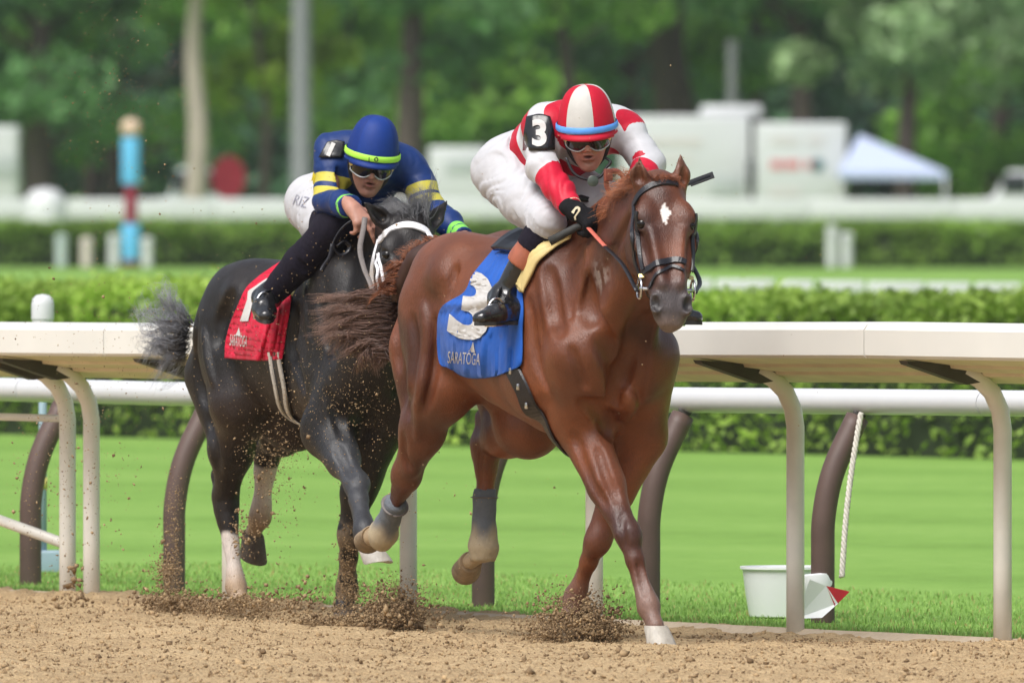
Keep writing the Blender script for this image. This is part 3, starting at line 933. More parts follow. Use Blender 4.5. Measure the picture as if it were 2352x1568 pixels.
    for k_ in range(5):
        for j in range(nn + 1):
            th = rad(-74 + 148 * j / nn); e_ = k_ / 4
            up_ = .030 - .002 * abs(math.sin(th)); dn_ = -.031 + .018 * math.exp(-(th / .24) ** 2) - .003 * math.exp(-((abs(th) - .6) / .3) ** 2)
            gv.append(gpt(th, up_ + (dn_ - up_) * e_, .004 * math.sin(e_ * math.pi)))
    for k_ in range(4):
        for j in range(nn):
            gf.append((k_ * (nn + 1) + j, (k_ + 1) * (nn + 1) + j, (k_ + 1) * (nn + 1) + j + 1, k_ * (nn + 1) + j + 1))
    gog = mesh_obj('goggles', gv, gf, M['lens'], root)
    rimpts = [gv[j] for j in range(nn + 1)] + [gv[k_ * (nn + 1) + nn] for k_ in range(1, 5)] + [gv[4 * (nn + 1) + j] for j in range(nn - 1, -1, -1)] + [gv[k_ * (nn + 1)] for k_ in range(3, -1, -1)]
    tube('rim', rimpts, .0036, M['gogglerim'], gog, 6)
    for s in (-1, 1):
        g0 = MB()
        c_ = gpt(rad(70) * s, .004, .004); n_ = unit(c_ - hc)
        g0.lathe([(.002, -.003), (.015, -.002), (.016, .003), (.013, .005), (.002, .005)], c_, 18, frame_from(n_, hu)[[1, 2, 0]])
        g0.build('vent', M['brass'], gog)
    tube('strap', [gpt(rad(74 + (286 - 74) * t_), .006 + .02 * math.sin(t_ * math.pi), -.001) for t_ in np.linspace(0, 1, 20)], .009, M['strap_black'], gog, 6, .3, hf)
    # chin strap
    for s in (-1, 1):
        pts = [Hd(-.012, s * .086, .0), Hd(-.004, s * .080, -.04), Hd(.008, s * .062, -.085), Hd(.022, s * .03, -.118), Hd(.03, 0, -.128)]
        tube('chin_strap', catmull(pts, 5), .007, M['strap_black'], hel, 6, .35, hf)
    return dict(root=root, P=P, Hd=Hd, hf=hf, hu=hu, hl=hl, hc=hc, jac=jac, jbvh=bvh_of(Vj, Qj), brbvh=brbvh, bandbvh=bdbvh, helbvh=helbvh, band=bd, tax=tax, side=side, back=back, helmet=hel)

# ---- flat print: glyphs projected onto a cloth surface
def glyph_geo(text, thick=0.0, fine=.13):
    cu = bpy.data.curves.new('glyph', 'FONT'); cu.body = text; cu.offset = thick; cu.align_x = 'CENTER'; cu.align_y = 'CENTER'; cu.resolution_u = 4
    ob = bpy.data.objects.new('glyph', cu); COL.objects.link(ob)
    dg = bpy.context.evaluated_depsgraph_get(); me = bpy.data.meshes.new_from_object(ob.evaluated_get(dg))
    bm = bmesh.new(); bm.from_mesh(me)
    bmesh.ops.triangulate(bm, faces=bm.faces[:])
    for it in range(5):
        ed = [e for e in bm.edges if e.calc_length() > fine]
        if not ed: break
        bmesh.ops.subdivide_edges(bm, edges=ed, cuts=1); bmesh.ops.triangulate(bm, faces=bm.faces[:])
    V = np.array([(v.co.x, v.co.y) for v in bm.verts]); Fc = [tuple(v.index for v in f.verts) for f in bm.faces]
    bm.free(); bpy.data.objects.remove(ob); bpy.data.curves.remove(cu); bpy.data.meshes.remove(me)
    V = V - (V.max(0) + V.min(0)) / 2; V = V / (V[:, 1].max() - V[:, 1].min())       # unit height, centred
    return V, Fc

def print_on(name, geo, rig, to_px, bvh, mat, parent, off=.004, whole=False):
    """geo in unit glyph space; to_px maps it to photograph pixels; each vertex is laid on the surface behind that pixel"""
    V, Fc = geo
    out, ok = [], []
    for (x, y) in V:
        px, py = to_px(x, y); o_, d_ = rig.ray(px, py)
        hit = bvh.ray_cast(Vector(o_ + d_ * 50), Vector(d_), 40)
        if hit[0] is None: ok.append(False); out.append(np.zeros(3)); continue
        nrm = np.array(hit[1]); nrm = nrm if nrm @ d_ < 0 else -nrm
        out.append(np.array(hit[0]) + nrm * off * .5 - d_ * off); ok.append(True)
    Fc = [f for f in Fc if all(ok[i] for i in f)]
    if not Fc: return None
    if whole:                                           # keep the one connected figure
        lab = list(range(len(out)))
        def find(i):
            while lab[i] != i: lab[i] = lab[lab[i]]; i = lab[i]
            return i
        for f in Fc:
            for i in f[1:]: lab[find(i)] = find(f[0])
        cnt = {}
        for f in Fc: cnt[find(f[0])] = cnt.get(find(f[0]), 0) + 1
        best = max(cnt, key=cnt.get); Fc = [f for f in Fc if find(f[0]) == best]
        used = sorted({i for f in Fc for i in f}); mp = {o: n for n, o in enumerate(used)}
        out = [out[i] for i in used]; Fc = [tuple(mp[i] for i in f) for f in Fc]
    return mesh_obj(name, out, Fc, mat, parent, smooth=True)

def affine_px(cx, cy, h, aspect=1.0, rotd=0.0, shear=0.0):
    c, s = math.cos(rad(rotd)), math.sin(rad(rotd))
    def f(x, y):
        u = x * h * aspect + shear * y * h; v = -y * h
        return cx + c * u - s * v, cy + s * u + c * v
    return f
# ------------------------------------------------------------------ materials
M = {}
def coat_mat(name, rough, spec, scale=6.0, ct=.22):
    m, nt, b = new_mat(name); L = nt.links
    at = N(nt, 'ShaderNodeAttribute', attribute_name='Col')
    tc = N(nt, 'ShaderNodeTexCoord')
    n1 = N(nt, 'ShaderNodeTexNoise'); n1.inputs['Scale'].default_value = scale; n1.inputs['Detail'].default_value = 6
    mp = N(nt, 'ShaderNodeMapping'); mp.inputs['Scale'].default_value = (60, 60, 14)
    n2 = N(nt, 'ShaderNodeTexNoise'); n2.inputs['Scale'].default_value = 4.0; n2.inputs['Detail'].default_value = 3
    L.new(tc.outputs['Object'], n1.inputs['Vector']); L.new(tc.outputs['Object'], mp.inputs['Vector']); L.new(mp.outputs[0], n2.inputs['Vector'])
    r1 = N(nt, 'ShaderNodeMapRange'); r1.inputs['From Min'].default_value = .3; r1.inputs['From Max'].default_value = .7; r1.inputs['To Min'].default_value = .84; r1.inputs['To Max'].default_value = 1.16
    L.new(n1.outputs['Fac'], r1.inputs['Value'])
    r2 = N(nt, 'ShaderNodeMapRange'); r2.inputs['From Min'].default_value = .3; r2.inputs['From Max'].default_value = .7; r2.inputs['To Min'].default_value = .84; r2.inputs['To Max'].default_value = 1.16
    L.new(n2.outputs['Fac'], r2.inputs['Value'])
    mu = N(nt, 'ShaderNodeMath', operation='MULTIPLY'); L.new(r1.outputs[0], mu.inputs[0]); L.new(r2.outputs[0], mu.inputs[1])
    sc = N(nt, 'ShaderNodeVectorMath', operation='SCALE'); L.new(at.outputs['Color'], sc.inputs[0]); L.new(mu.outputs[0], sc.inputs['Scale'])
    L.new(sc.outputs[0], b.inputs['Base Color'])
    rr = N(nt, 'ShaderNodeMapRange'); rr.inputs['From Min'].default_value = .3; rr.inputs['From Max'].default_value = .7; rr.inputs['To Min'].default_value = rough - .06; rr.inputs['To Max'].default_value = rough + .10
    L.new(n1.outputs['Fac'], rr.inputs['Value']); L.new(rr.outputs[0], b.inputs['Roughness'])
    b.inputs['Specular IOR Level'].default_value = spec
    b.inputs['Coat Weight'].default_value = ct; b.inputs['Coat Roughness'].default_value = .30; b.inputs['Sheen Weight'].default_value = .0
    bp = N(nt, 'ShaderNodeBump'); bp.inputs['Strength'].default_value = .42; bp.inputs['Distance'].default_value = .006
    L.new(n2.outputs['Fac'], bp.inputs['Height'])
    n3 = N(nt, 'ShaderNodeTexNoise'); n3.inputs['Scale'].default_value = 22; n3.inputs['Detail'].default_value = 5; n3.inputs['Distortion'].default_value = 1.2
    L.new(tc.outputs['Object'], n3.inputs['Vector'])
    bp2 = N(nt, 'ShaderNodeBump'); bp2.inputs['Strength'].default_value = .10; bp2.inputs['Distance'].default_value = .012
    L.new(n3.outputs['Fac'], bp2.inputs['Height']); L.new(bp.outputs[0], bp2.inputs['Normal']); L.new(bp2.outputs[0], b.inputs['Normal'])
    L.new(bp2.outputs[0], b.inputs['Coat Normal'])
    return m

def silk_mat(name, base, c1, c2, c3):
    m, nt, b = new_mat(name); L = nt.links
    cur = None
    for i, (c, nm) in enumerate(((c1, 'c1'), (c2, 'c2'), (c3, 'c3'))):
        at = N(nt, 'ShaderNodeAttribute', attribute_name=nm)
        gt = N(nt, 'ShaderNodeMath', operation='GREATER_THAN'); gt.inputs[1].default_value = 0.0
        L.new(at.outputs['Fac'], gt.inputs[0])
        mx = N(nt, 'ShaderNodeMix', data_type='RGBA')
        L.new(gt.outputs[0], mx.inputs[0])
        if cur is None: mx.inputs[6].default_value = (*base, 1)
        else: L.new(cur, mx.inputs[6])
        mx.inputs[7].default_value = (*c, 1); cur = mx.outputs[2]
    tc = N(nt, 'ShaderNodeTexCoord')
    n1 = N(nt, 'ShaderNodeTexNoise'); n1.inputs['Scale'].default_value = 14; n1.inputs['Detail'].default_value = 4; n1.inputs['Distortion'].default_value = .8
    L.new(tc.outputs['Object'], n1.inputs['Vector'])
    r1 = N(nt, 'ShaderNodeMapRange'); r1.inputs['From Min'].default_value = .3; r1.inputs['From Max'].default_value = .7; r1.inputs['To Min'].default_value = .93; r1.inputs['To Max'].default_value = 1.05
    L.new(n1.outputs['Fac'], r1.inputs['Value'])
    sc = N(nt, 'ShaderNodeVectorMath', operation='SCALE'); L.new(cur, sc.inputs[0]); L.new(r1.outputs[0], sc.inputs['Scale'])
    L.new(sc.outputs[0], b.inputs['Base Color'])
    b.inputs['Roughness'].default_value = .5; b.inputs['Specular IOR Level'].default_value = .3
    bp = N(nt, 'ShaderNodeBump'); bp.inputs['Strength'].default_value = .35; bp.inputs['Distance'].default_value = .012
    L.new(n1.outputs['Fac'], bp.inputs['Height']); L.new(bp.outputs[0], b.inputs['Normal'])
    return m

M['coat_a'] = coat_mat('chestnut_coat', .43, .46, ct=.09)
M['coat_b'] = coat_mat('black_coat', .45, .40, ct=.05)
M['hair'] = simple('hair', (0, 0, 0), rough=.42, spec=.5, var=.2, scale=60, vcol=True)
M['hoof'] = simple('hoof_horn', (.40, .37, .32), rough=.5, var=.25, scale=30, bump=.3, stretch=(1, 1, .2))
M['hoof_dusty'] = simple('hoof_dusty', (.26, .195, .125), rough=.75, var=.3, scale=30, bump=.4)
M['hoof_dark'] = simple('hoof_dark', (.10, .075, .055), rough=.7, var=.4, scale=30, bump=.4)
M['eye'] = simple('eye', (.006, .004, .003), rough=.16, spec=.35, var=.0)
M['skin'] = simple('skin', (0, 0, 0), rough=.48, spec=.35, var=.05, scale=60, vcol=True, sss=.12)
M['silk_a'] = silk_mat('silk_red_white', (.53, .53, .555), (.46, .007, .028), (.52, .010, .036), (.6, .015, .05))
M['silk_b'] = silk_mat('silk_blue_yellow', (.008, .030, .135), (.52, .41, .010), (.52, .46, .07), (.21, .62, .09))
M['breeches'] = simple('breeches', (.485, .487, .515), rough=.65, spec=.3, var=.05, scale=12, bump=.3, bscale=30)
M['bootleather'] = simple('boot_leather', (.012, .012, .013), rough=.16, spec=.6, var=.3, scale=25, bump=.25, bscale=60, coat=.3)
M['boot_brown'] = simple('boot_brown', (.33, .10, .055), rough=.45, var=.15, scale=30, bump=.15)
M['sock'] = simple('sock', (.012, .010, .019), rough=.9, spec=.2, var=.3, scale=80, bump=.5, bscale=300)
M['bootgrey'] = simple('boot_grey', (.02, .02, .022), rough=.35, spec=.5, var=.3, scale=25, bump=.2)
M['rubber'] = simple('rubber', (.03, .03, .028), rough=.75, var=.3, scale=60)
M['glove'] = simple('glove', (.009, .009, .011), rough=.9, spec=.2, var=.3, scale=120, bump=.4, bscale=400)
M['cream_trim'] = simple('cream_trim', (.62, .55, .38), rough=.6, var=.1)
M['cap_red'] = simple('cap_red', (.47, .005, .026), rough=.6, spec=.3, var=.05, scale=40, bump=.1, bscale=300)
M['cap_white'] = simple('cap_white', (.52, .51, .485), rough=.6, spec=.3, var=.04, scale=40, bump=.1, bscale=300)
M['cap_blue'] = simple('cap_blue', (.0045, .027, .175), rough=.6, spec=.3, var=.06, scale=40, bump=.1, bscale=300)
M['cap_blue2'] = simple('cap_blue_gore', (.006, .035, .21), rough=.6, spec=.3, var=.06, scale=40, bump=.1, bscale=300)
M['band_blue'] = simple('band_blue', (.10, .32, .82), rough=.6, var=.08)
M['band_lime'] = simple('band_lime', (.40, .82, .07), rough=.6, var=.06)
M['ink_black'] = simple('ink_black', (.01, .012, .012), rough=.6, var=.1)
M['ink_grey'] = simple('ink_grey', (.28, .28, .34), rough=.7, var=.1)
M['print_white'] = simple('print_white', (.52, .505, .49), rough=.6, spec=.3, var=.05)
M['lens'] = simple('goggle_lens', (.014, .010, .009), rough=.14, spec=.45, var=.1)
M['gogglerim'] = simple('goggle_rim', (.50, .50, .50), rough=.25, metal=.6, var=.1)
M['brass'] = simple('brass', (.62, .50, .22), rough=.35, metal=.7, var=.15)
M['strap_black'] = simple('strap_black', (.010, .010, .012), rough=.5, var=.2)
M['leather_black'] = simple('leather_black', (.012, .012, .016), rough=.33, spec=.5, var=.3, scale=60, bump=.15, bscale=200)
M['leather_brown'] = simple('leather_brown', (.20, .055, .032), rough=.4, var=.25, scale=50, bump=.15)
M['rein_red'] = simple('rein_red', (.55, .13, .09), rough=.55, var=.15, scale=80, bump=.3, bscale=300)
M['rein_grey'] = simple('rein_grey', (.16, .14, .13), rough=.6, var=.2, scale=60)
M['steel'] = simple('steel', (.60, .60, .62), rough=.22, metal=1.0, var=.1)
M['cloth_blue'] = simple('cloth_blue', (.013, .095, .43), rough=.75, spec=.25, var=.12, scale=10, bump=.35, bscale=26, sheen=.08)
M['cloth_red'] = simple('cloth_red', (.52, .006, .036), rough=.75, spec=.25, var=.12, scale=10, bump=.35, bscale=26, sheen=.08)
M['khaki'] = simple('khaki', (.60, .47, .20), rough=.6, var=.10, scale=12, bump=.15, bscale=120)
M['pale_pad'] = simple('pale_pad', (.60, .58, .30), rough=.6, var=.12, scale=14, bump=.15, bscale=120)
M['white_leather'] = simple('white_leather', (.78, .78, .82), rough=.45, var=.05, scale=50)
M['girth_white'] = simple('girth_white', (.52, .49, .44), rough=.7, var=.2, scale=40, bump=.3)
M['bandage'] = simple('bandage', (0, 0, 0), rough=.8, var=.10, scale=40, bump=.4, bscale=160, vcol=True)
M['vinyl'] = simple('vinyl', (.012, .012, .014), rough=.25, spec=.5, var=.2, scale=30)

# ------------------------------------------------------------------ small builders on a surface
def strap(name, pts, width, mat, parent, bvh=None, off=.003, thick=.004, n=6, facing=None):
    """flat strap laid along points; snapped to the surface when bvh is given"""
    p = catmull(pts, n) if len(pts) > 2 else np.linspace(pts[0], pts[1], 6)
    nr = []
    out = []
    for q in p:
        if bvh is not None:
            h = bvh.find_nearest(Vector(q)); nn = np.array(h[1]); out.append(np.array(h[0]) + nn * off); nr.append(nn)
        else:
            out.append(q); nr.append(unit(facing) if facing is not None else np.array([0, 0, 1.]))
    out = np.array(out); nr = np.array(nr)
    if bvh is not None:
        for _ in range(2):
            nr[1:-1] = (nr[:-2] + nr[1:-1] * 2 + nr[2:]) / 4; out[1:-1] = (out[:-2] + out[1:-1] * 2 + out[2:]) / 4
    tn = np.gradient(out, axis=0)
    V, Fc = [], []
    for i in range(len(out)):
        t = unit(tn[i]); nn = unit(nr[i] - t * (nr[i] @ t)); w = np.cross(t, nn)
        for (a, b_) in ((-1, 0), (1, 0), (1, 1), (-1, 1)):
            wd = width * (1 if b_ == 0 else .86)
            V.append(out[i] + w * a * wd * .5 + nn * thick * b_)
    m = len(out)
    for i in range(m - 1):
        for j in range(4):
            Fc.append((i * 4 + j, (i + 1) * 4 + j, (i + 1) * 4 + (j + 1) % 4, i * 4 + (j + 1) % 4))
    Fc += [(0, 1, 2, 3), tuple((m - 1) * 4 + j for j in (3, 2, 1, 0))]
    return mesh_obj(name, V, Fc, mat, parent, smooth=False)

def hit_px(rig, bvh, px, py):
    o_, d_ = rig.ray(px, py)
    h = bvh.ray_cast(Vector(o_ + d_ * 50), Vector(d_), 40)
    return None if h[0] is None else (np.array(h[0]), np.array(h[1]), d_)

def px_path(rig, bvh, pix):
    out = []
    for (x, y) in pix:
        h = hit_px(rig, bvh, x, y)
        if h is not None: out.append(h[0])
    return out

def patch(name, rig, bvh, rows, mat, parent, off, nu=24, nv=24, ripple=None, thick=.006, extra_top=None, spare=None):
    """cloth laid on a surface; rows = list of lists of pixels (same length), interpolated to a grid"""
    rows = np.array(rows, dtype=float)
    g = np.array([catmull(r, 8) for r in rows])                       # rows x m x 2
    g = np.array([catmull(g[:, j], 8) for j in range(g.shape[1])])     # m x k x 2
    iu = np.linspace(0, g.shape[0] - 1, nu).astype(int); iv = np.linspace(0, g.shape[1] - 1, nv).astype(int)
    V = []; lastd = None
    G = np.zeros((nv, nu, 3)); ok = np.zeros((nv, nu), bool); D = np.zeros(3)
    dep = np.full((nv, nu), np.nan); rays = {}
    for a, v in enumerate(iv):
        for b_, u in enumerate(iu):
            px, py = g[u, v]; o_, d_ = rig.ray(px, py); rays[(a, b_)] = (o_, d_)
            h = bvh.ray_cast(Vector(o_ + d_ * 50), Vector(d_), 40)
            if h[0] is not None: dep[a, b_] = np.linalg.norm(np.array(h[0]) - o_)
    fill = np.nanmedian(dep)
    for _ in range(60):                                                # carry depths into cells beyond the surface's edge
        m_ = np.isnan(dep)
        if not m_.any(): break
        pad = np.pad(dep, 1, constant_values=np.nan)
        st_ = np.stack([pad[:-2, 1:-1], pad[2:, 1:-1], pad[1:-1, :-2], pad[1:-1, 2:]])
        with np.errstate(all='ignore'):
            mean_ = np.nanmean(st_, axis=0)
        dep = np.where(m_, mean_, dep)
    for _ in range(3):
        pad = np.pad(dep, 1, mode='edge')
        dep = (pad[:-2, 1:-1] + pad[2:, 1:-1] + pad[1:-1, :-2] + pad[1:-1, 2:] + dep * 2) / 6
    for a in range(nv):
        for b_ in range(nu):
            o_, d_ = rays[(a, b_)]
            e = off(b_ / (nu - 1), a / (nv - 1)) if callable(off) else off
            if ripple: e += ripple(b_ / (nu - 1), a / (nv - 1))
            G[a, b_] = o_ + d_ * (dep[a, b_] - e)
    Vv = G.reshape(-1, 3); Fc = [(a * nu + b_, a * nu + b_ + 1, (a + 1) * nu + b_ + 1, (a + 1) * nu + b_) for a in range(nv - 1) for b_ in range(nu - 1)]
    ob = mesh_obj(name, Vv, Fc, mat, parent)
    if thick:
        so = ob.modifiers.new('thick', 'SOLIDIFY'); so.thickness = thick; so.offset = -1.0 if False else 0
    return ob, BVHTree.FromPolygons([tuple(x) for x in Vv], Fc), G

def strands(name, roots, tips, mids, cols, mat, parent, r0=.0016, jit=.006, seg=8, curl=.012, seed=1, grp=None):
    """hair: each strand a thin three-sided tapering tube through root, mid, tip (arrays n x 3)"""
    rg = np.random.default_rng(seed); n = len(roots)
    t = np.linspace(0, 1, seg)[None, :, None]
    R_, T_, Mi = roots[:, None, :], tips[:, None, :], mids[:, None, :]
    C = (1 - t) ** 2 * R_ + 2 * t * (1 - t) * Mi + t ** 2 * T_
    ph = rg.random((n, 1, 3)) * 6.28; fr = rg.uniform(5, 11, (n, 1, 3))
    if grp is not None:
        pg = rg.random((int(grp.max()) + 1, 3)) * 6.28; fg = rg.uniform(4, 9, (int(grp.max()) + 1, 3))
        C = C + np.sin(fg[grp][:, None] * t + pg[grp][:, None]) * curl * 1.6 * t; C = C + np.sin(fr * t + ph) * curl * .35 * t
    else: C = C + np.sin(fr * t + ph) * curl * t
    tan = np.gradient(C, axis=1); tan /= np.linalg.norm(tan, axis=2, keepdims=True) + 1e-9
    a = np.cross(tan, np.array([.3, .2, .93])); a /= np.linalg.norm(a, axis=2, keepdims=True) + 1e-9
    b_ = np.cross(tan, a)
    rr = r0 * (1 - .85 * t)
    ring = np.stack([C + rr * (math.cos(x) * a + math.sin(x) * b_) for x in (0, 2.094, 4.189)], 2)     # n seg 3 3
    V = ring.reshape(-1, 3)
    base = (np.arange(n)[:, None, None] * seg + np.arange(seg - 1)[None, :, None]) * 3
    j = np.arange(3)[None, None, :]; j2 = (j + 1) % 3
    Q = np.stack([base + j, base + j2, base + 3 + j2, base + 3 + j], -1).reshape(-1, 4)
    c0, c1 = cols
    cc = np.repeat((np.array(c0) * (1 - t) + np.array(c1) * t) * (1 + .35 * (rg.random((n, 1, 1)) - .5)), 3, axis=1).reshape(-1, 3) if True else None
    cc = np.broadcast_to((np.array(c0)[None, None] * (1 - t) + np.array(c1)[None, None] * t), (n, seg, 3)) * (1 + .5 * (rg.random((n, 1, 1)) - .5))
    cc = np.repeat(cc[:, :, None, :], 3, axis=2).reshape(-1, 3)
    return mesh_obj(name, V, Q, mat, parent, cols=cc)

def lock_hair(rg, n, clumps, root_fn, tip_fn, mid_fn, sp_root, sp_tip):
    """clumped hair: clumps of strands sharing a path"""
    k_ = rg.integers(0, clumps, n); u = (np.arange(clumps) + .5) / clumps
    rg.shuffle(u)
    w = rg.random(clumps)
    U = u[k_]; Wd = w[k_]
    R_ = np.array([root_fn(a, b_) for a, b_ in zip(U, Wd)]); T_ = np.array([tip_fn(a, b_) for a, b_ in zip(U, Wd)]); Mi = np.array([mid_fn(a, b_) for a, b_ in zip(U, Wd)])
    s = rg.uniform(.55, 1.08, (n, 1)) * rg.uniform(.75, 1.1, clumps)[k_][:, None]
    T_ = R_ + (T_ - R_) * s
    global GRP
    GRP = k_
    return R_ + rg.normal(0, sp_root, (n, 3)), T_ + rg.normal(0, sp_tip, (n, 3)), Mi + rg.normal(0, (sp_root + sp_tip) / 2, (n, 3))

# ------------------------------------------------------------------ the two horses
def finish_horse(cfg, name, label, coat, colfn, hooves):
    V, Q, P, Hh = horse_body(cfg, .0078)
    rig = cfg['rig']
    root = empty(name, label, 'horse', tuple(rig.O), rig.rz)
    mesh_obj('body', V, Q, coat, root, cols=colfn(V, P, Hh))
    bvh = bvh_of(V, Q)
    for leg, (td, dn, mt) in hooves.items():
        Vh, Fh = hoof_geo(P[leg + '_cor'], np.array(td, float), np.array(dn, float))
        o = mesh_obj('hoof', Vh, Fh, M[mt], root); o.data.set_sharp_from_angle(angle=rad(40))
    H = Hh['H']
    for s in (-1, 1):
        g = MB(); c = H(.180, s * .074 * cfg['hw'], .001)
        g.lathe([(.0005, -.023), (.011, -.020), (.019, -.012), (.023, 0), (.019, .012), (.011, .020), (.0005, .023)], c, 16)
        g.build('eye', M['eye'], root)
    return dict(root=root, bvh=bvh, P=P, Hh=Hh, rig=rig)

def col_a(V, P, Hh):
    c = np.tile(np.array([.098, .027, .0115]), (len(V), 1))
    n = (vnoise(V, 3, 21) * .6 + vnoise(V, 9, 25) * .4)[:, None]
    u_ = np.clip(.5 + 1.15 * n, 0, 1); c = np.array([.052, .0150, .0075]) * (1 - u_) + np.array([.175, .0500, .0160]) * u_
    # warmer, redder flank and throat
    warm = smoothstep(.95, .75, V[:, 2])[:, None] * smoothstep(.45, .7, V[:, 2])[:, None]
    c = c * (1 - .15 * warm) + np.array([.20, .055, .020]) * .15 * warm
    q = np.stack([(V - Hh['poll']) @ Hh['ax'] / Hh['q'], (V - Hh['poll']) @ Hh['hs'], (V - Hh['poll']) @ Hh['hn']], 1)
    inh = (np.linalg.norm(V - (Hh['poll'] + Hh['ax'] * .3), axis=1) < .42) & (V[:, 0] > 1.0)
    mz = smoothstep(.40, .50, q[:, 0]) * inh * (np.abs(q[:, 1]) < .12)
    c = c * (1 - mz[:, None]) + np.array([.060, .048, .048]) * mz[:, None]
    lipz = smoothstep(.555, .60, q[:, 0]) * inh
    c = c * (1 - .8 * lipz[:, None]) + np.array([.17, .125, .11]) * .8 * lipz[:, None]
    eye = np.exp(-(((q[:, 0] - .182) / .040) ** 2 + ((np.abs(q[:, 1]) - .090) / .026) ** 2 + ((q[:, 2] - .0) / .05) ** 2)) * inh
    c = c * (1 - .75 * eye[:, None]) + np.array([.035, .02, .018]) * .75 * eye[:, None]
    nos = np.exp(-((((q[:, 0] - .530) / .030) ** 2 + ((np.abs(q[:, 1]) - .058) / .020) ** 2) ** 2)) * inh
    c = c * (1 - .85 * nos[:, None]) + np.array([.012, .010, .010]) * .85 * nos[:, None]  # shade inside the nostril painted into the coat colour
    # white star
    sx, st_ = q[:, 1] + .004, q[:, 0] - .135
    wob = vnoise(V, 120, 22) * .006
    star = (np.abs(sx) / .022 + np.abs(st_) / np.where(st_ > 0, .056, .034) < 1 + wob * 25) & inh & (q[:, 2] > -.05)
    c[star] = np.array([.72, .66, .62])
    ear = smoothstep(1.72, 1.80, V[:, 2]) * inh
    c = c * (1 - .35 * ear[:, None]) + np.array([.22, .11, .075]) * .35 * ear[:, None]
    # lower legs: dusty grey-brown on the leading leg, dark at the knees
    for leg in ('fR', 'fL'):
        K, Fe = P[leg + '_kne'], P[leg + '_fet']
        dk = np.linalg.norm(V - K, axis=1); patch_ = np.exp(-(dk / .07) ** 2)
        c = c * (1 - .5 * patch_[:, None]) + np.array([.07, .035, .033]) * .5 * patch_[:, None]
        near = np.minimum(np.linalg.norm(V - Fe, axis=1), np.linalg.norm(V - P[leg + '_cor'], axis=1))
        lo_ = smoothstep(.16, .05, near) * (1.0 if leg == 'fR' else .6)
        c = c * (1 - .7 * lo_[:, None]) + np.array([.20, .13, .105]) * .7 * lo_[:, None]
    for leg in ('hR', 'hL'):
        near = np.minimum(np.linalg.norm(V - P[leg + '_fet'], axis=1), np.linalg.norm(V - P[leg + '_cor'], axis=1))
        lo_ = smoothstep(.12, .06, near)
        c = c * (1 - lo_[:, None]) + np.array([.38, .28, .17]) * lo_[:, None]
    # dried sweat on the neck
    sw = np.exp(-((V[:, 0] - cfg_sweat[0]) ** 2 + (V[:, 1] - cfg_sweat[1]) ** 2 + (V[:, 2] - cfg_sweat[2]) ** 2) / .055 ** 2) * smoothstep(-.15, .45, vnoise(V, 55, 23) + .5 * vnoise(V, 140, 24))
    c = c * (1 - .5 * sw[:, None]) + np.array([.42, .36, .33]) * .5 * sw[:, None]
    return c

def col_b(V, P, Hh):
    c = np.tile(np.array([.0085, .0070, .0070]), (len(V), 1)); n = vnoise(V, 3, 31)[:, None]
    c = c * (1 + .25 * n)
    bl = smoothstep(1.0, .80, V[:, 2]) * smoothstep(.6, .72, V[:, 2]) * (np.abs(V[:, 0]) < .45)
    c = c * (1 - .5 * bl[:, None]) + np.array([.034, .018, .013]) * .5 * bl[:, None]
    bodym = smoothstep(-.1, .3, vnoise(V, 2.2, 32))[:, None] * .35
    c = c * (1 - bodym) + np.array([.020, .0135, .012]) * bodym
    K, Fe, E = P['fR_kne'], P['fR_fet'], P['fR_elb']
    def seg(a, b_):
        ba = b_ - a; t = np.clip(((V - a) @ ba) / (ba @ ba), 0, 1); return np.linalg.norm(V - a - t[:, None] * ba, axis=1), t
    d1, t1 = seg(E, K); d2, t2 = seg(K, Fe)
    g = np.maximum(smoothstep(.12, .06, d1) * smoothstep(.2, .7, t1), smoothstep(.09, .05, d2))
    c = c * (1 - .8 * g[:, None]) + np.array([.045, .047, .054]) * .8 * g[:, None]
    d3, t3 = seg(P['fL_kne'], P['fL_cor'])
    g = smoothstep(.09, .05, d3) * .75 * smoothstep(-.2, .2, vnoise(V, 40, 33))
    c = c * (1 - g[:, None]) + np.array([.20, .14, .085]) * g[:, None]
    for leg, t0 in (('hR', .42), ('hL', .24)):
        d4, t4 = seg(P[leg + '_hoc'], P[leg + '_fet'])
        d5, _ = seg(P[leg + '_fet'], P[leg + '_cor'])
        w = np.maximum(smoothstep(.085, .06, d4) * smoothstep(t0 - .03, t0 + .03, t4 + .04 * vnoise(V, 30, 34)), smoothstep(.085, .06, d5))
        dirt = smoothstep(.68, 1.05, t4)
        sock_ = np.array([.60, .53, .48]) * (1 - dirt[:, None]) + np.array([.36, .25, .16]) * dirt[:, None]
        c = c * (1 - w[:, None]) + sock_ * w[:, None]
    return c
cfg_sweat = rigA.L(1385, 635, .93)
PLANT = (0, 0, -1.)
hA = finish_horse(A, 'racehorse', 'galloping chestnut racehorse with a white star, wearing a blue number cloth', M['coat_a'], col_a, {
    'fR': ((1, .05, 0), PLANT, 'hoof'), 'fL': ((1, 0, 0), PLANT, 'hoof_dusty'),
    'hR': ((.2, .0, -1), (-1, .22, .42), 'hoof_dusty'), 'hL': ((.1, 0, -1), (-1, .20, .22), 'hoof_dusty')})
hB = finish_horse(B, 'racehorse', 'galloping black racehorse with white hind socks, wearing a red number cloth', M['coat_b'], col_b, {
    'fR': ((1, .1, .22), (.22, .05, -1), 'hoof'), 'fL': ((1, 0, 0), PLANT, 'hoof_dark'),
    'hR': ((1, 0, 0), PLANT, 'hoof_dusty'), 'hL': ((.7, 0, -.6), (-.45, -.1, -.9), 'hoof_dark')})

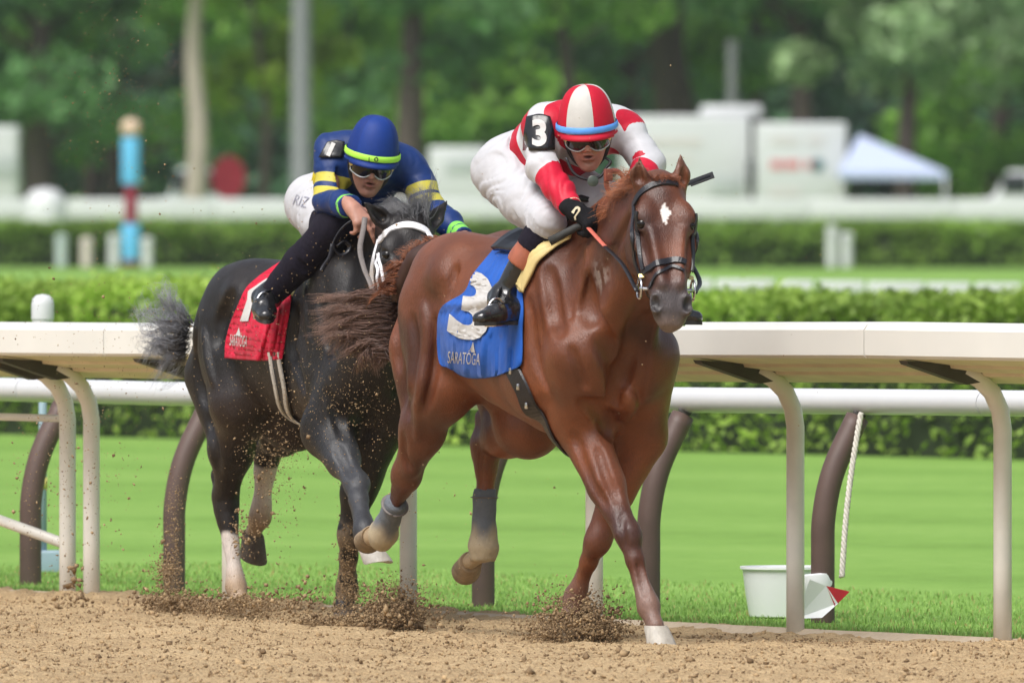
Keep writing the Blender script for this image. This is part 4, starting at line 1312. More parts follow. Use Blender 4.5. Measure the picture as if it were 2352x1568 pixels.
# ---- bandages on the chestnut's hind legs
def bandage(P, leg, h):
    a, b_ = P[leg + '_hoc'], P[leg + '_fet']; d = unit(b_ - a); co = P[leg + '_cor']
    bk = unit(-(unit(P[leg + '_sti'] - a) + unit(b_ - a))); bk = unit(bk - d * (bk @ d)); sd = np.cross(d, bk)
    t = np.linspace(.42, 1.10, 20); V = []; C = []
    for k_, tt in enumerate(t):
        p = a + (b_ - a) * tt + bk * np.interp(tt, [.4, .85, 1.0, 1.12], [.011, .012, .014, .016])
        rf = np.interp(tt, [.40, .47, .7, .85, .97, 1.1], [.038, .044, .044, .050, .060, .046])
        for j in range(24):
            an = 2 * math.pi * j / 24
            r_ = rf * (1 + .025 * math.sin(an + k_ * 1.1)) 
            V.append(p + bk * r_ * 1.12 * math.cos(an) + sd * r_ * math.sin(an))
            f_ = float(smoothstep(.72, .92, np.array(tt + .05 * math.sin(3 * an)))); C.append(np.array([.12, .135, .155]) * (1 - f_) + np.array([.40, .33, .22]) * f_)
    Fc = [(i * 24 + j, i * 24 + (j + 1) % 24, (i + 1) * 24 + (j + 1) % 24, (i + 1) * 24 + j) for i in range(19) for j in range(24)]
    Fc += [tuple(range(24))[::-1], tuple(19 * 24 + j for j in range(24))]
    o = mesh_obj('leg_bandage', V, Fc, M['bandage'], h['root'], cols=np.array(C))
    p0 = a + (b_ - a) * .50 + bk * .011
    tube('fastening_tape', [p0 + bk * .049 * math.cos(x) + sd * .046 * math.sin(x) for x in np.linspace(0, 2 * math.pi, 25)], .009, M['rein_grey'], o, 6, .3, d)
bandage(hA['P'], 'hR', hA); bandage(hA['P'], 'hL', hA)

# ---- manes and tails
rg = np.random.default_rng(5)
LA, LB = rigA.L, rigB.L
def pl(pts, u):   # point on a polyline of local points
    pts = np.asarray(pts); n = len(pts) - 1; x = min(u * n, n - 1e-6); i = int(x); return pts[i] + (pts[i + 1] - pts[i]) * (x - i)
def DL(dx, dy, dxl): return LA(1000 + dx, 700 + dy, -.9 + dxl) - LA(1000, 700, -.9)
# chestnut tail: short gingery hair on the dock, long dark skirt streaming behind
d0 = [LA(1014, 552, -.84), LA(975, 570, -.87), LA(938, 602, -.90), LA(912, 640, -.92), LA(906, 672, -.94)]
r_, t_, m_ = lock_hair(rg, 800, 34, lambda u, w: pl(d0, u), lambda u, w: pl(d0, u) + DL(-26 - 34 * w, -12 + 26 * u + 8 * w, -.05), lambda u, w: pl(d0, u) + DL(-18, -12 + 8 * u, -.03), .007, .006)
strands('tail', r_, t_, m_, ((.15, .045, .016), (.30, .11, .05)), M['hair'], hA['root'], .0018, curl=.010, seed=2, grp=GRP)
d1 = [LA(906, 672, -1.0), LA(905, 720, -1.02), LA(904, 775, -1.04), LA(902, 815, -1.04)]
tipA = [LA(735, 690, -1.36), LA(712, 742, -1.42), LA(722, 790, -1.38), LA(800, 815, -1.25), LA(893, 850, -1.10)]
midA = [LA(815, 665, -1.2), LA(800, 705, -1.22), LA(800, 750, -1.2), LA(830, 780, -1.14), LA(880, 800, -1.07)]
r_, t_, m_ = lock_hair(rg, 2600, 34, lambda u, w: pl(d1, u), lambda u, w: pl(tipA, u) + np.array([0, .03 * (w - .5), .05 * (w - .5)]), lambda u, w: pl(midA, u) + np.array([0, .03 * (w - .5), .03 * (w - .5)]), .010, .009)
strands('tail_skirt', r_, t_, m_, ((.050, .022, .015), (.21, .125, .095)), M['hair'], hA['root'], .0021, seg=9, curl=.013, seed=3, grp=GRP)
tube('dock', catmull([LA(1000, 575, -.80), LA(955, 600, -.86), LA(925, 650, -.93), LA(908, 690, -.99)], 5), [.045] * 6 + [.038] * 5 + [.026] * 4 + [.012], simple('dock_coat', (.040, .014, .008), rough=.6), hA['root'], 10)
# chestnut mane and forelock
H = hA['Hh']['H']; pol = hA['P']['poll']
crest = [H(.0, .0, -.03), H(-.02, -.0, -.10), np.array([1.10, -.02, 1.63]), np.array([.98, -.01, 1.60])]
r_, t_, m_ = lock_hair(rg, 1300, 30, lambda u, w: pl(crest, u), lambda u, w: pl(crest, u) + np.array([-.09, -.10 - .03 * w, .045 + .04 * w - .06 * u]), lambda u, w: pl(crest, u) + np.array([-.03, -.06, .085]), .012, .012)
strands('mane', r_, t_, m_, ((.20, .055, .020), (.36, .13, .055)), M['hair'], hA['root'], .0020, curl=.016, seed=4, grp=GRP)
r_, t_, m_ = lock_hair(rg, 500, 16, lambda u, w: H(.005, -.03 + .06 * u, -.02), lambda u, w: H(-.02 + .04 * w, -.05 + .12 * u, .035 + .02 * w), lambda u, w: H(-.045, -.04 + .08 * u, .025), .008, .008)
strands('forelock', r_, t_, m_, ((.16, .045, .020), (.30, .10, .045)), M['hair'], hA['root'], .0018, curl=.010, seed=5, grp=GRP)
# black horse
d2 = [LB(432, 735, -.93), LB(424, 775, -.96), LB(420, 815, -.98)]
tipB = [LB(386, 655, -1.18), LB(352, 700, -1.24), LB(340, 745, -1.28), LB(338, 795, -1.28), LB(362, 830, -1.22), LB(408, 862, -1.1)]
midB = [LB(402, 690, -1.06), LB(378, 735, -1.12), LB(368, 770, -1.15), LB(368, 800, -1.15), LB(385, 815, -1.1), LB(412, 835, -1.04)]
r_, t_, m_ = lock_hair(rg, 620, 26, lambda u, w: pl(d2, u), lambda u, w: pl(d2, u) + (pl(tipB, u) - pl(d2, u)) * 1.28 + np.array([0, .03 * (w - .5), .05 * (w - .5)]), lambda u, w: pl(midB, u), .014, .014)
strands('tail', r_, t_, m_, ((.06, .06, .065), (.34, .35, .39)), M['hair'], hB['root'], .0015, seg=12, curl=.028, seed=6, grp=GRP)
H = hB['Hh']['H']
crest = [H(.03, .02, .0), H(.0, .0, -.05), H(-.05, .02, -.12), np.array([.95, -.08, 1.50]), np.array([.62, 0, 1.45])]
r_, t_, m_ = lock_hair(rg, 1700, 44, lambda u, w: pl(crest, u) + np.array([0, .10 * (w - .5) * (1 - u), 0]), lambda u, w: pl(crest, u) + np.array([-.05, .20 * (w - .5), 0.115 + .07 * w - .07 * u]), lambda u, w: pl(crest, u) + np.array([.03, .08 * (w - .5), .06]), .012, .012)
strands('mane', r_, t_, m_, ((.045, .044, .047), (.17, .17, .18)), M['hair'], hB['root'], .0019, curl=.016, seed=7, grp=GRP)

# ------------------------------------------------------------------ tack
def mir(h, p):
    hs, o = h['Hh']['hs'], h['Hh']['poll']; return p - 2 * hs * ((p - o) @ hs)
def at_rig(o_rig, name, label, cat, group=None): return empty(name, label, cat, tuple(o_rig.O), o_rig.rz, group)
def on(h, pix): return px_path(h['rig'], h['bvh'], pix)

br = at_rig(rigA, 'bridle', 'black leather racing bridle with crossed noseband on the chestnut horse', 'bridle')
strap('browband', on(hA, [(1455, 474), (1466, 452), (1484, 434), (1505, 424), (1530, 420), (1555, 424), (1578, 437), (1592, 455)]), .026, M['leather_black'], br, hA['bvh'], .002, .006)
for pix in ([(1457, 472), (1455, 510), (1454, 550), (1458, 590), (1470, 628)], [(1464, 486), (1465, 530), (1468, 575), (1478, 620)]):
    p = on(hA, pix)
    if len(p) > 2:
        strap('cheekpiece', p, .016, M['leather_black'], br, hA['bvh'], .003, .005)
        strap('cheekpiece', [mir(hA, x) for x in p], .016, M['leather_black'], br, hA['bvh'], .003, .005)
strap('noseband', on(hA, [(1472, 640), (1490, 618), (1513, 604), (1545, 598), (1573, 604), (1590, 622)]), .026, M['leather_black'], br, hA['bvh'], .002, .007)
strap('flash_strap', on(hA, [(1494, 662), (1504, 640), (1522, 622), (1545, 612), (1570, 624), (1586, 648)]), .013, M['leather_black'], br, hA['bvh'], .004, .005)
Hx = hA['Hh']['H']; hwA = A['hw']
bit = {}
for s in (-1, 1):
    c = Hx(.42, s * .085 * hwA, -.085); bit[s] = c
    ring = [c + .038 * (math.cos(a) * hA['Hh']['ax'] + math.sin(a) * hA['Hh']['hn']) for a in np.linspace(0, 2 * math.pi, 25)]
    tube('bit_ring', ring, .0045, M['steel'], br, 8)
    strap('chin_strap', [c, Hx(.44, s * .06 * hwA, -.13), Hx(.45, 0, -.155)], .014, M['leather_black'], br, hA['bvh'], .004, .005)
tube('bit', [bit[-1], bit[1]], .007, M['steel'], br, 8)
for s in (-1, 1):   # buckles
    for (t_, n_) in ((.38, -.06),):
        g = MB(); c = hA['bvh'].find_nearest(Vector(Hx(t_, s * .12, n_ - .02))); g.box(np.array(c[0]) + np.array(c[1]) * .009, (.018, .006, .022), frame_from(hA['Hh']['ax'], np.array(c[1]))[[0, 1, 2]], .002); g.build('buckle', M['brass'], br)
hand_a = LA(1340, 512, .80)
rp = catmull([bit[-1] + np.array([0, -.01, -.01]), LA(1430, 607, 1.25), LA(1390, 566, 1.02), LA(1352, 524, .84)], 8)
tube('rein', rp[:17], .009, M['leather_black'], br, 8, .4); tube('rein', rp[16:], .010, M['rein_red'], br, 8, .4)
lf = LA(1430, 486, .84)
rq = catmull([bit[1] + np.array([0, .01, -.01]), bit[1] + np.array([-.18, .10, .06]), lf + np.array([.15, .06, .0]), lf + np.array([.03, .0, .0])], 8)
tube('rein', rq[:17], .009, M['leather_black'], br, 8, .4); tube('rein', rq[16:], .010, M['rein_red'], br, 8, .4)
tube('rein_loop', catmull([LA(1345, 505, .80), LA(1415, 495, .80), LA(1447, 472, .84), LA(1408, 450, .86), LA(1393, 425, .86), LA(1398, 398, .86), LA(1418, 394, .86), LA(1436, 412, .86), LA(1446, 430, .86)], 6), .010, M['leather_brown'], br, 8, .45)
bk = MB(); bk.box(LA(1397, 402, .87), (.02, .03, .045), None, .003); bk.build('buckle', M['leather_brown'], br)

bw = at_rig(rigB, 'bridle', 'white racing bridle on the black horse, its straps running down beside the face', 'bridle')
strap('browband', on(hB, [(872, 552), (884, 537), (899, 527), (917, 520), (940, 517), (962, 522), (980, 533), (990, 547)]), .030, M['white_leather'], bw, hB['bvh'], .002, .006)
for pix, wd in (([(870, 552), (864, 575), (859, 605), (857, 635), (860, 662), (866, 690)], .026), ([(869, 585), (867, 610), (868, 640), (873, 668)], .012), ([(872, 584), (875, 610), (880, 640), (886, 662)], .012)):
    p = on(hB, pix)
    if len(p) > 2:
        strap('cheekpiece', p, wd, M['white_leather'], bw, hB['bvh'], .003, .006)
        strap('cheekpiece', [mir(hB, x) for x in p], wd, M['white_leather'], bw, hB['bvh'], .003, .006)
Hy = hB['Hh']['H']
strap('noseband', [Hy(.36, -.09, -.10), Hy(.36, -.08, -.04), Hy(.355, -.04, .01), Hy(.355, .04, .01), Hy(.36, .08, -.04), Hy(.36, .09, -.10)], .024, M['white_leather'], bw, hB['bvh'], .003, .006)
bitb = {}
for s in (-1, 1):
    c = Hy(.42, s * .095, -.085); bitb[s] = c
    tube('bit_ring', [c + .036 * (math.cos(a) * hB['Hh']['ax'] + math.sin(a) * hB['Hh']['hn']) for a in np.linspace(0, 2 * math.pi, 25)], .0045, M['steel'], bw, 8)
tube('bit', [bitb[-1], bitb[1]], .007, M['steel'], bw, 8)
tube('rein', catmull([bitb[-1], LB(852, 655, 1.30), LB(836, 615, 1.18), LB(827, 572, 1.05), LB(835, 525, .95), LB(838, 500, .92)], 6), .011, M['rein_grey'], bw, 8, .45)
tube('rein', catmull([bitb[1], bitb[1] + np.array([-.2, .12, .1]), LB(1040, 560, .95), LB(1052, 548, .88)], 6), .011, M['rein_grey'], bw, 8, .45)
tube('rein_loop', catmull([LB(826, 503, .86), LB(806, 508, .84), LB(785, 525, .82), LB(768, 552, .80), LB(766, 568, .80), LB(780, 585, .80), LB(798, 578, .80), LB(803, 565, .80), LB(790, 556, .80), LB(775, 566, .80)], 6), .009, M['leather_black'], bw, 8, .5)
tube('rein_end', catmull([LB(764, 560, .80), LB(758, 590, .80), LB(744, 612, .79), LB(738, 624, .79)], 5), .010, M['leather_black'], bw, 8, .5)

# ---- number cloths
def cloth_over(name, h, label, rows, mat, rip, off):
    rt = at_rig(h['rig'], name, label, 'saddle cloth')
    ob, cb, G = patch('cloth', h['rig'], h['bvh'], rows, mat, rt, off, 44, 56, rip, .005)
    # the far half: over the back and down the other side
    top = G[0]; V = [top]
    for f_ in (.55, .1, -.4, -.85, -1.0):
        row = []
        for p in top:
            q = p.copy(); q[1] = p[1] * f_; hh = h['bvh'].ray_cast(Vector((q[0], q[1], 2.2)), Vector((0, 0, -1)))
            q[2] = (hh[0][2] if hh[0] else p[2]) + .012; row.append(q)
        V.append(np.array(row))
    for zz in (1.2, 1.1, 1.0, .92):
        row = []
        for p in top:
            hh = h['bvh'].ray_cast(Vector((p[0] - (1.35 - zz) * .35, .8, zz)), Vector((0, -1, 0)))
            row.append(np.array([p[0] - (1.35 - zz) * .35, (hh[0][1] if hh[0] else .25) + .018, zz]))
        V.append(np.array(row))
    V = np.array(V); nr, nc = V.shape[:2]
    o2 = mesh_obj('cloth_far_side', V.reshape(-1, 3), [(a * nc + b_, a * nc + b_ + 1, (a + 1) * nc + b_ + 1, (a + 1) * nc + b_) for a in range(nr - 1) for b_ in range(nc - 1)], mat, rt)
    so = o2.modifiers.new('thick', 'SOLIDIFY'); so.thickness = .005; so.offset = 0
    return rt, ob, cb
def crease(t, w): return math.exp(-(t / w) ** 2)
def rip_a(u, v):
    e = .010 * math.sin(9 * u + 7 * v + 2 * math.sin(5 * v)) * (.25 + .75 * v)
    e += .034 * crease(v - .50 + .30 * (u - .2), .035) * (1 - u) ** .7 - .020 * crease(v - .56 + .30 * (u - .2), .04) * (1 - u)      # fold across the number
    for k_, (u0, sl, w_, am) in enumerate(((.30, .55, .030, .022), (.48, .35, .026, .020), (.62, .18, .022, .024), (.76, .06, .020, .026), (.88, -.02, .018, .022))):
        e += am * crease(u - u0 - sl * (.62 - v), w_) * float(smoothstep(.42, .78, np.array(v)))
    for u0, sl in ((.25, -.5), (.55, -.4), (.8, -.3)):
        e += .014 * crease(u - u0 - sl * (v - .2), .04) * float(smoothstep(.5, .15, np.array(v)))
    return e
cA, obA, cbA = cloth_over('saddle_cloth', hA, 'rumpled blue saddle cloth with a white number 3 on the chestnut horse', [
    [(1152, 552), (1168, 553), (1186, 557), (1215, 562)], [(1118, 592), (1145, 598), (1172, 606), (1205, 618)], [(1086, 632), (1120, 646), (1156, 655), (1200, 668)],
    [(1066, 672), (1105, 690), (1150, 702), (1202, 712)], [(1014, 708), (1075, 734), (1140, 752), (1200, 758)], [(1005, 768), (1065, 786), (1130, 800), (1200, 806)],
    [(1010, 832), (1065, 846), (1130, 850), (1196, 838)], [(1030, 842), (1070, 866), (1130, 866), (1175, 848)]], M['cloth_blue'], rip_a, lambda u, v: .022 + .012 * (1 - u) * v)
def rip_b(u, v):
    e = .010 * math.sin(7 * u + 6 * v) * (.3 + .7 * v) + .012 * math.sin(19 * u + 3 * v) * max(0, v - .75) * 3
    for u0, sl, w_, am in ((.70, .25, .030, .026), (.84, .12, .024, .028), (.42, .6, .05, .012), (.93, .05, .02, .02)):
        e += am * crease(u - u0 - sl * (.6 - v), w_) * float(smoothstep(.15, .5, np.array(v)))
    return e
cB, obB, cbB = cloth_over('saddle_cloth', hB, 'red saddle cloth with a white number 1 on the black horse', [
    [(598, 632), (612, 630), (630, 630), (655, 634)], [(566, 662), (592, 662), (622, 664), (668, 672)], [(548, 700), (580, 704), (618, 708), (665, 714)],
    [(530, 742), (568, 748), (612, 754), (658, 758)], [(519, 785), (560, 792), (606, 798), (652, 802)], [(517, 822), (556, 826), (605, 828), (648, 824)]], M['cloth_red'], rip_b, lambda u, v: .020 + .012 * (1 - u) * v)
G3 = glyph_geo('3', .035, .045)
print_on('numeral', G3, rigA, affine_px(1084, 702, 158, 1.05, 14, -.10), cbA, M['print_white'], obA, .010, True)
print_on('lettering', glyph_geo('SARATOGA', .0), rigA, affine_px(1067, 822, 27, .37, 4, 0), cbA, M['print_white'], obA, .006)
spire = (np.array([[-.35, -.5], [.35, -.5], [.22, -.1], [0, .6], [-.16, -.05], [0, -.5]]), [(0, 5, 4), (5, 1, 2), (5, 2, 3), (5, 3, 4)])
print_on('emblem', spire, rigA, affine_px(1086, 797, 22, 1, 8), cbA, M['print_white'], obA, .006)
def fine_poly(V, Fc, it=4):
    bm = bmesh.new(); vs = [bm.verts.new((x, y, 0)) for x, y in V]
    for f in Fc: bm.faces.new([vs[i] for i in f])
    for _ in range(it):
        bmesh.ops.subdivide_edges(bm, edges=bm.edges[:], cuts=1, use_grid_fill=True); bmesh.ops.triangulate(bm, faces=bm.faces[:])
        if len(bm.verts) > 900: break
    bm.verts.index_update()
    out = np.array([(v.co.x, v.co.y) for v in bm.verts]), [tuple(v.index for v in f.verts) for f in bm.faces]
    bm.free(); return out
print_on('numeral', fine_poly([[-.42, -.5], [-.10, -.5], [.10, .02], [.62, .52], [.62, .20], [-.14, .02], [-.12, .22]], [(0, 1, 5), (1, 2, 5), (5, 2, 6), (2, 4, 6), (4, 3, 6)]), rigB, affine_px(578, 690, 96, .62, 0), cbB, M['print_white'], obB, .009, True)
print_on('lettering', glyph_geo('SARATOGA', .004), rigB, affine_px(549, 782, 26, .21, 6, 0), cbB, M['print_white'], obB, .006)
print_on('emblem', spire, rigB, affine_px(549, 762, 18, 1, 6), cbB, M['print_white'], obB, .006)

# ---- saddles with girth and stirrups
def saddle(h, label, flap_rows, mat, girth, gm, edge, ank, foot):
    rt = at_rig(h['rig'], 'racing_saddle', label, 'saddle')
    patch('saddle_pad', h['rig'], h['bvh'], flap_rows, mat, rt, lambda u, v: .070 - .045 * v, 20, 12, None, .012)
    g = MB(); z0 = h['Hh']['z']
    V = []
    for i, x in enumerate(np.linspace(.02, .46, 10)):
        for j, y in enumerate(np.linspace(-.17, .17, 11)):
            hh = h['bvh'].ray_cast(Vector((x, y, 2.2)), Vector((0, 0, -1)))
            zz = (hh[0][2] if hh[0] else 1.4) + .035 + (.03 * (i < 2) + .035 * (i > 7)) * (1 - (abs(y) / .17) ** 2)
            V.append((x, y, zz))
    o = mesh_obj('seat', V, [(i * 11 + j, (i + 1) * 11 + j, (i + 1) * 11 + j + 1, i * 11 + j + 1) for i in range(9) for j in range(10)], M['leather_black'], rt)
    so = o.modifiers.new('thick', 'SOLIDIFY'); so.thickness = .02; so.offset = 0
    # girth: from the cloth down and round under the chest
    p = []
    for q in on(h, girth):
        if q[0] > .05 and (not p or abs(q[0] - p[-1][0]) < .10): p.append(q)
    lastx = p[-1][0]
    zb = p[-1][2]
    under = []
    for y_ in np.linspace(p[-1][1], .20, 9)[1:]:
        hh = h['bvh'].ray_cast(Vector((lastx + .015, y_, 1.05)), Vector((0, 0, -1)))
        under.append(np.array([lastx + .015, y_, max(hh[0][2] if hh[0] else .75, z0(lastx, .74)) - .004]))
    for zz in (.95, 1.1):
        hh = h['bvh'].ray_cast(Vector((lastx - .06, 0, zz)), Vector((0, 1, 0)))
        under.append(np.array([lastx - .06, (hh[0][1] if hh[0] else .27) + .004, zz]))
    gi = strap('girth', p + under, .085, gm, rt, h['bvh'], .004, .006, 5)
    if edge:
        for dx in (-.036, .036):
            strap('girth_edge', [q + np.array([dx, 0, 0]) for q in p + under], .022, edge, gi, h['bvh'], .011, .006, 5)
    else:
        for k_ in range(0, len(p) - 1):
            q = h['bvh'].find_nearest(Vector((p[k_] + p[k_ + 1]) / 2)); b_ = MB(); b_.box(np.array(q[0]) + np.array(q[1]) * .012, (.016, .010, .024), None, .002); b_.build('girth_buckle', M['steel'], gi)
    # stirrups
    for s in (-1, 1):
        an = ank.copy(); ft = foot.copy()
        if s > 0: an[1] = -an[1]; ft[1] = -ft[1]
        bot = ft; topp = np.array([.30, s * .16, z0(.3, 1.50)])
        st = strap('stirrup_leather', [topp, (topp + bot) / 2 + np.array([0, s * .03, .0]), bot + np.array([0, 0, .10])], .020, M['leather_black'], rt, None, 0, .004, 6, np.array([0, s, .2]))
        arc = [bot + np.array([0, s * -.045 * math.cos(a), .10 * math.sin(a)]) for a in np.linspace(0, math.pi, 13)]
        tube('stirrup_iron', arc + [arc[0]], .006, M['steel'], st, 8)
    return rt
# ------------------------------------------------------------------ riders
def seg_info(V, a, b_):
    ba = b_ - a; L_ = np.linalg.norm(ba); t = ((V - a) @ ba) / L_; tc = np.clip(t, 0, L_)
    return np.linalg.norm(V - a - tc[:, None] * (ba / L_), axis=1), t, L_
def silks_a(V, P, Fm):
    u = (V - Fm['pel']) @ Fm['tax'] + .25 * ((V - Fm['pel']) @ Fm['back']) * 0
    c1 = np.cos(2 * math.pi * (u + .000) / .125) - .10
    c2 = np.full(len(V), -1.0)
    for s in 'RL':
        d, t, L_ = seg_info(V, P[s + 'elb'], P[s + 'wri']); d0, t0, L0 = seg_info(V, P[s + 'sh'], P[s + 'elb'])
        arm = np.minimum(d - .060, np.where(t0 > .04, d0 - .074, 1.0))
        c1 = np.where(arm < 0, np.minimum(c1, arm * 20), c1)
        c2 = np.maximum(c2, np.where(d < .085, np.minimum(t - (.045 if s == 'R' else .06), .085 - d) * 20, -1))
    return dict(c1=c1, c2=c2, c3=np.full(len(V), -1.0))
def silks_b(V, P, Fm):
    u = (V - Fm['pel']) @ Fm['tax']; c1 = np.full(len(V), -1.0); c2 = c1.copy(); c3 = c1.copy()
    c1 = (.17 - u) * 10 - np.abs((V - Fm['pel']) @ Fm['side']) * 0
    for s in 'RL':
        d, t, L_ = seg_info(V, P[s + 'elb'], P[s + 'wri']); d0, t0, L0 = seg_info(V, P[s + 'sh'], P[s + 'elb'])
        arm = np.minimum(d - .07, d0 - .088)
        c1 = np.where(arm < 0, -1, c1)
        ch = np.minimum(.5 * (.022 - np.abs(t0 - L0 * .60 - .25 * np.abs((V - P[s + 'elb']) @ Fm['tax']))), .09 - d0) * 40
        ch2 = np.minimum(.5 * (.020 - np.abs(t0 - L0 * .88 - .25 * np.abs((V - P[s + 'elb']) @ Fm['tax']))), .09 - d0) * 40
        c2 = np.maximum(c2, np.maximum(ch, ch2))
        lc = np.minimum(np.minimum(t - (L_ - .070), (L_ - .022) - t), .08 - d) * 40
        ln = -np.minimum(.003 - np.abs(t - (L_ - .046)), .08 - d) * 40
        c3 = np.maximum(c3, np.where(d < .08, np.minimum(lc, ln), -1))
    return dict(c1=c1, c2=c2, c3=c3)

GRIP = [(1.15, 1.35, .8)] * 4
JA = dict(rig=rigA, silk='silk_a', label='jockey in red and white silks crouched over the chestnut horse, holding a whip', skin=(.50, .265, .20),
    J=dict(pel=(1200, 388, .15), che=(1330, 300, .42), Rsh=(1243, 288, .42), Lsh=(1432, 292, .46), head=(1349, 308, .60),
           Relb=(1247, 388, .52), Rwri=(1318, 482, .76), Lelb=(1492, 376, .58), Lwri=(1432, 468, .80),
           Rkne=(1256, 508, .54), Rank=(1152, 688, .38), Rtoe=(1094, 748, .53), Rhee=(1186, 746, .46)),
    face=(rad(-24), rad(20), rad(3)), helm=(.154, .125, .110), helm_tip=.20, gores=6, gore_off=3, helm_mats=('cap_red', 'cap_white', 'cap_red'), band_mat='band_blue', band_z=.006, band_dip=-.006,
    silks=silks_a, jacket_label='white jacket with red hoops and red cuffs', helmet_label='red and white quartered cap with a blue band',
    gloves=True, bree_end=.015, sock=(0, 1), boot_top=.50, legwear=[('sock', .0, .34, .060, .050, 'sock', .002), ('boot_top', .30, .56, .056, .047, 'boot_brown', .0008)],
    handR=dict(u=np.array([.55, .50, -.45]), pn=np.array([.30, .55, -.75]), ts=1, curl=[(1.0, 1.2, .8)] * 4),
    handL=dict(u=np.array([.75, -.45, -.35]), pn=np.array([.1, -.6, -.8]), ts=-1, curl=[(1.0, 1.2, .8)] * 4), midy=0)
JB = dict(rig=rigB, silk='silk_b', label='jockey in blue and yellow silks leaning over the black horse, reaching a bare hand forward', skin=(.42, .215, .16),
    J=dict(pel=(768, 474, .16), che=(848, 372, .42), Rsh=(762, 345, .40), Lsh=(945, 385, .46), head=(853, 371, .60),
           Relb=(752, 462, .50), Rwri=(806, 474, .82), Lelb=(985, 478, .58), Lwri=(1068, 548, .86),
           Rkne=(762, 526, .54), Rank=(620, 678, .27), Rtoe=(612, 744, .43), Rhee=(603, 716, .24)),
    face=(rad(-21), rad(22), rad(-8)), helm=(.150, .121, .104), helm_tip=.22, gores=4, gore_off=9, helm_mats=('cap_blue', 'cap_blue2', 'cap_blue'), band_mat='band_lime', band_z=.006, band_dip=-.006,
    silks=silks_b, jacket_label='blue jacket with yellow sleeve chevrons and lime cuffs', helmet_label='plain blue cap with a lime band',
    gloves=False, bree_end=-.005, bree_tilt=.0, sock=(0, 1), boot_top=.30, legwear=[('sock', -.30, .40, .068, .052, 'sock', .002)],
    handR=dict(u=np.array([.60, .25, -.62]), pn=np.array([-.2, .3, -.9]), ts=1, curl=[(.55, .35, .2), (.35, .3, .2), (.75, .9, .5), (.9, 1.0, .6)], spread=.10, tc=.2),
    handL=dict(u=np.array([.8, -.2, -.5]), pn=np.array([.1, -.5, -.8]), ts=-1, curl=[(1.0, 1.2, .8)] * 4), midy=-.02)
def ride(cfg):
    M['silk'] = M[cfg['silk']]
    return jockey(cfg)
jA = ride(JA)
jB = ride(JB)

saddle(hA, 'light racing saddle with a khaki pad and black girth on the chestnut horse', [
    [(1310, 530), (1276, 546), (1240, 562), (1205, 578), (1186, 592), (1182, 622), (1186, 650), (1195, 668)],
    [(1312, 545), (1284, 562), (1258, 582), (1236, 602), (1226, 622), (1216, 642), (1208, 658), (1202, 672)]], M['khaki'],
    [(1172, 836), (1188, 868), (1206, 905), (1225, 945), (1248, 985), (1272, 1014)], M['leather_black'], None, jA['P']['Rank'], (jA['P']['Rtoe'] + jA['P']['Rhee']) / 2)
saddle(hB, 'light racing saddle with a pale pad and white edged girth on the black horse', [
    [(765, 560), (735, 575), (702, 590), (682, 612), (670, 640), (664, 672)],
    [(766, 572), (738, 588), (714, 604), (698, 630), (684, 655), (672, 680)]], M['pale_pad'],
    [(634, 808), (640, 850), (650, 900), (664, 950), (684, 995), (706, 1016)], M['leather_black'], M['girth_white'], jB['P']['Rank'], (jB['P']['Rtoe'] + jB['P']['Rhee']) / 2)

# ---- number armbands
def armband(j, rig, rows, geo, f, rowsmat):
    ob, cb, G = patch('number_armband', rig, j['jbvh'], rows, M['vinyl'], j['root'], .010, 14, 14, None, .006)
    print_on('numeral', geo, rig, f, cb, M['print_white'], ob, .006, True)
    return ob
armband(jA, rigA, [[(1210, 268), (1240, 262), (1264, 268)], [(1204, 308), (1238, 306), (1273, 306)], [(1202, 346), (1238, 346), (1274, 344)]], G3, affine_px(1239, 306, 62, .95, 2, -.05), None)
armband(jB, rigB, [[(752, 326), (772, 322), (792, 326)], [(741, 345), (764, 342), (790, 345)], [(732, 362), (756, 362), (786, 362)]], fine_poly([[-.12, -.5], [.12, -.5], [.12, .5], [-.12, .5]], [(0, 1, 2, 3)]), affine_px(760, 344, 32, 1.2, 24), None)
for ch_, cx_, as_ in (('1', 848, 1.0), ('0', 864, 1.5)):
    print_on('numeral', glyph_geo(ch_, .02), rigB, affine_px(cx_, 366 + (cx_ - 848) * .03, 10, as_, 2), jB['bandbvh'], M['ink_black'], jB['band'], .006, True)
print_on('lettering', glyph_geo('RIZ', -.01), rigB, affine_px(692, 462, 24, .62, 14, .15), jB['brbvh'], M['ink_grey'], jB['root'], .004)
# glove mark
glv = [o for o in jA['root'].children if o.name.startswith('glove')][0]
gb = BVHTree.FromPolygons([v.co for v in glv.data.vertices], [tuple(p.vertices) for p in glv.data.polygons])
print_on('emblem', (np.array([[-.30, .05], [-.05, .42], [.10, .48], [.26, .40], [.30, .22], [.05, -.22], [.10, -.42], [.0, -.46], [-.08, -.25], [.15, .20], [.10, .33], [-.02, .25], [-.12, -.05]]), [(0, 1, 11, 12), (1, 2, 10, 11), (2, 3, 4, 10), (10, 4, 9), (9, 4, 5, 8), (8, 5, 6, 7)]), rigA, affine_px(1322, 490, 34, 1.0, 6), gb, M['cream_trim'], glv, .003)
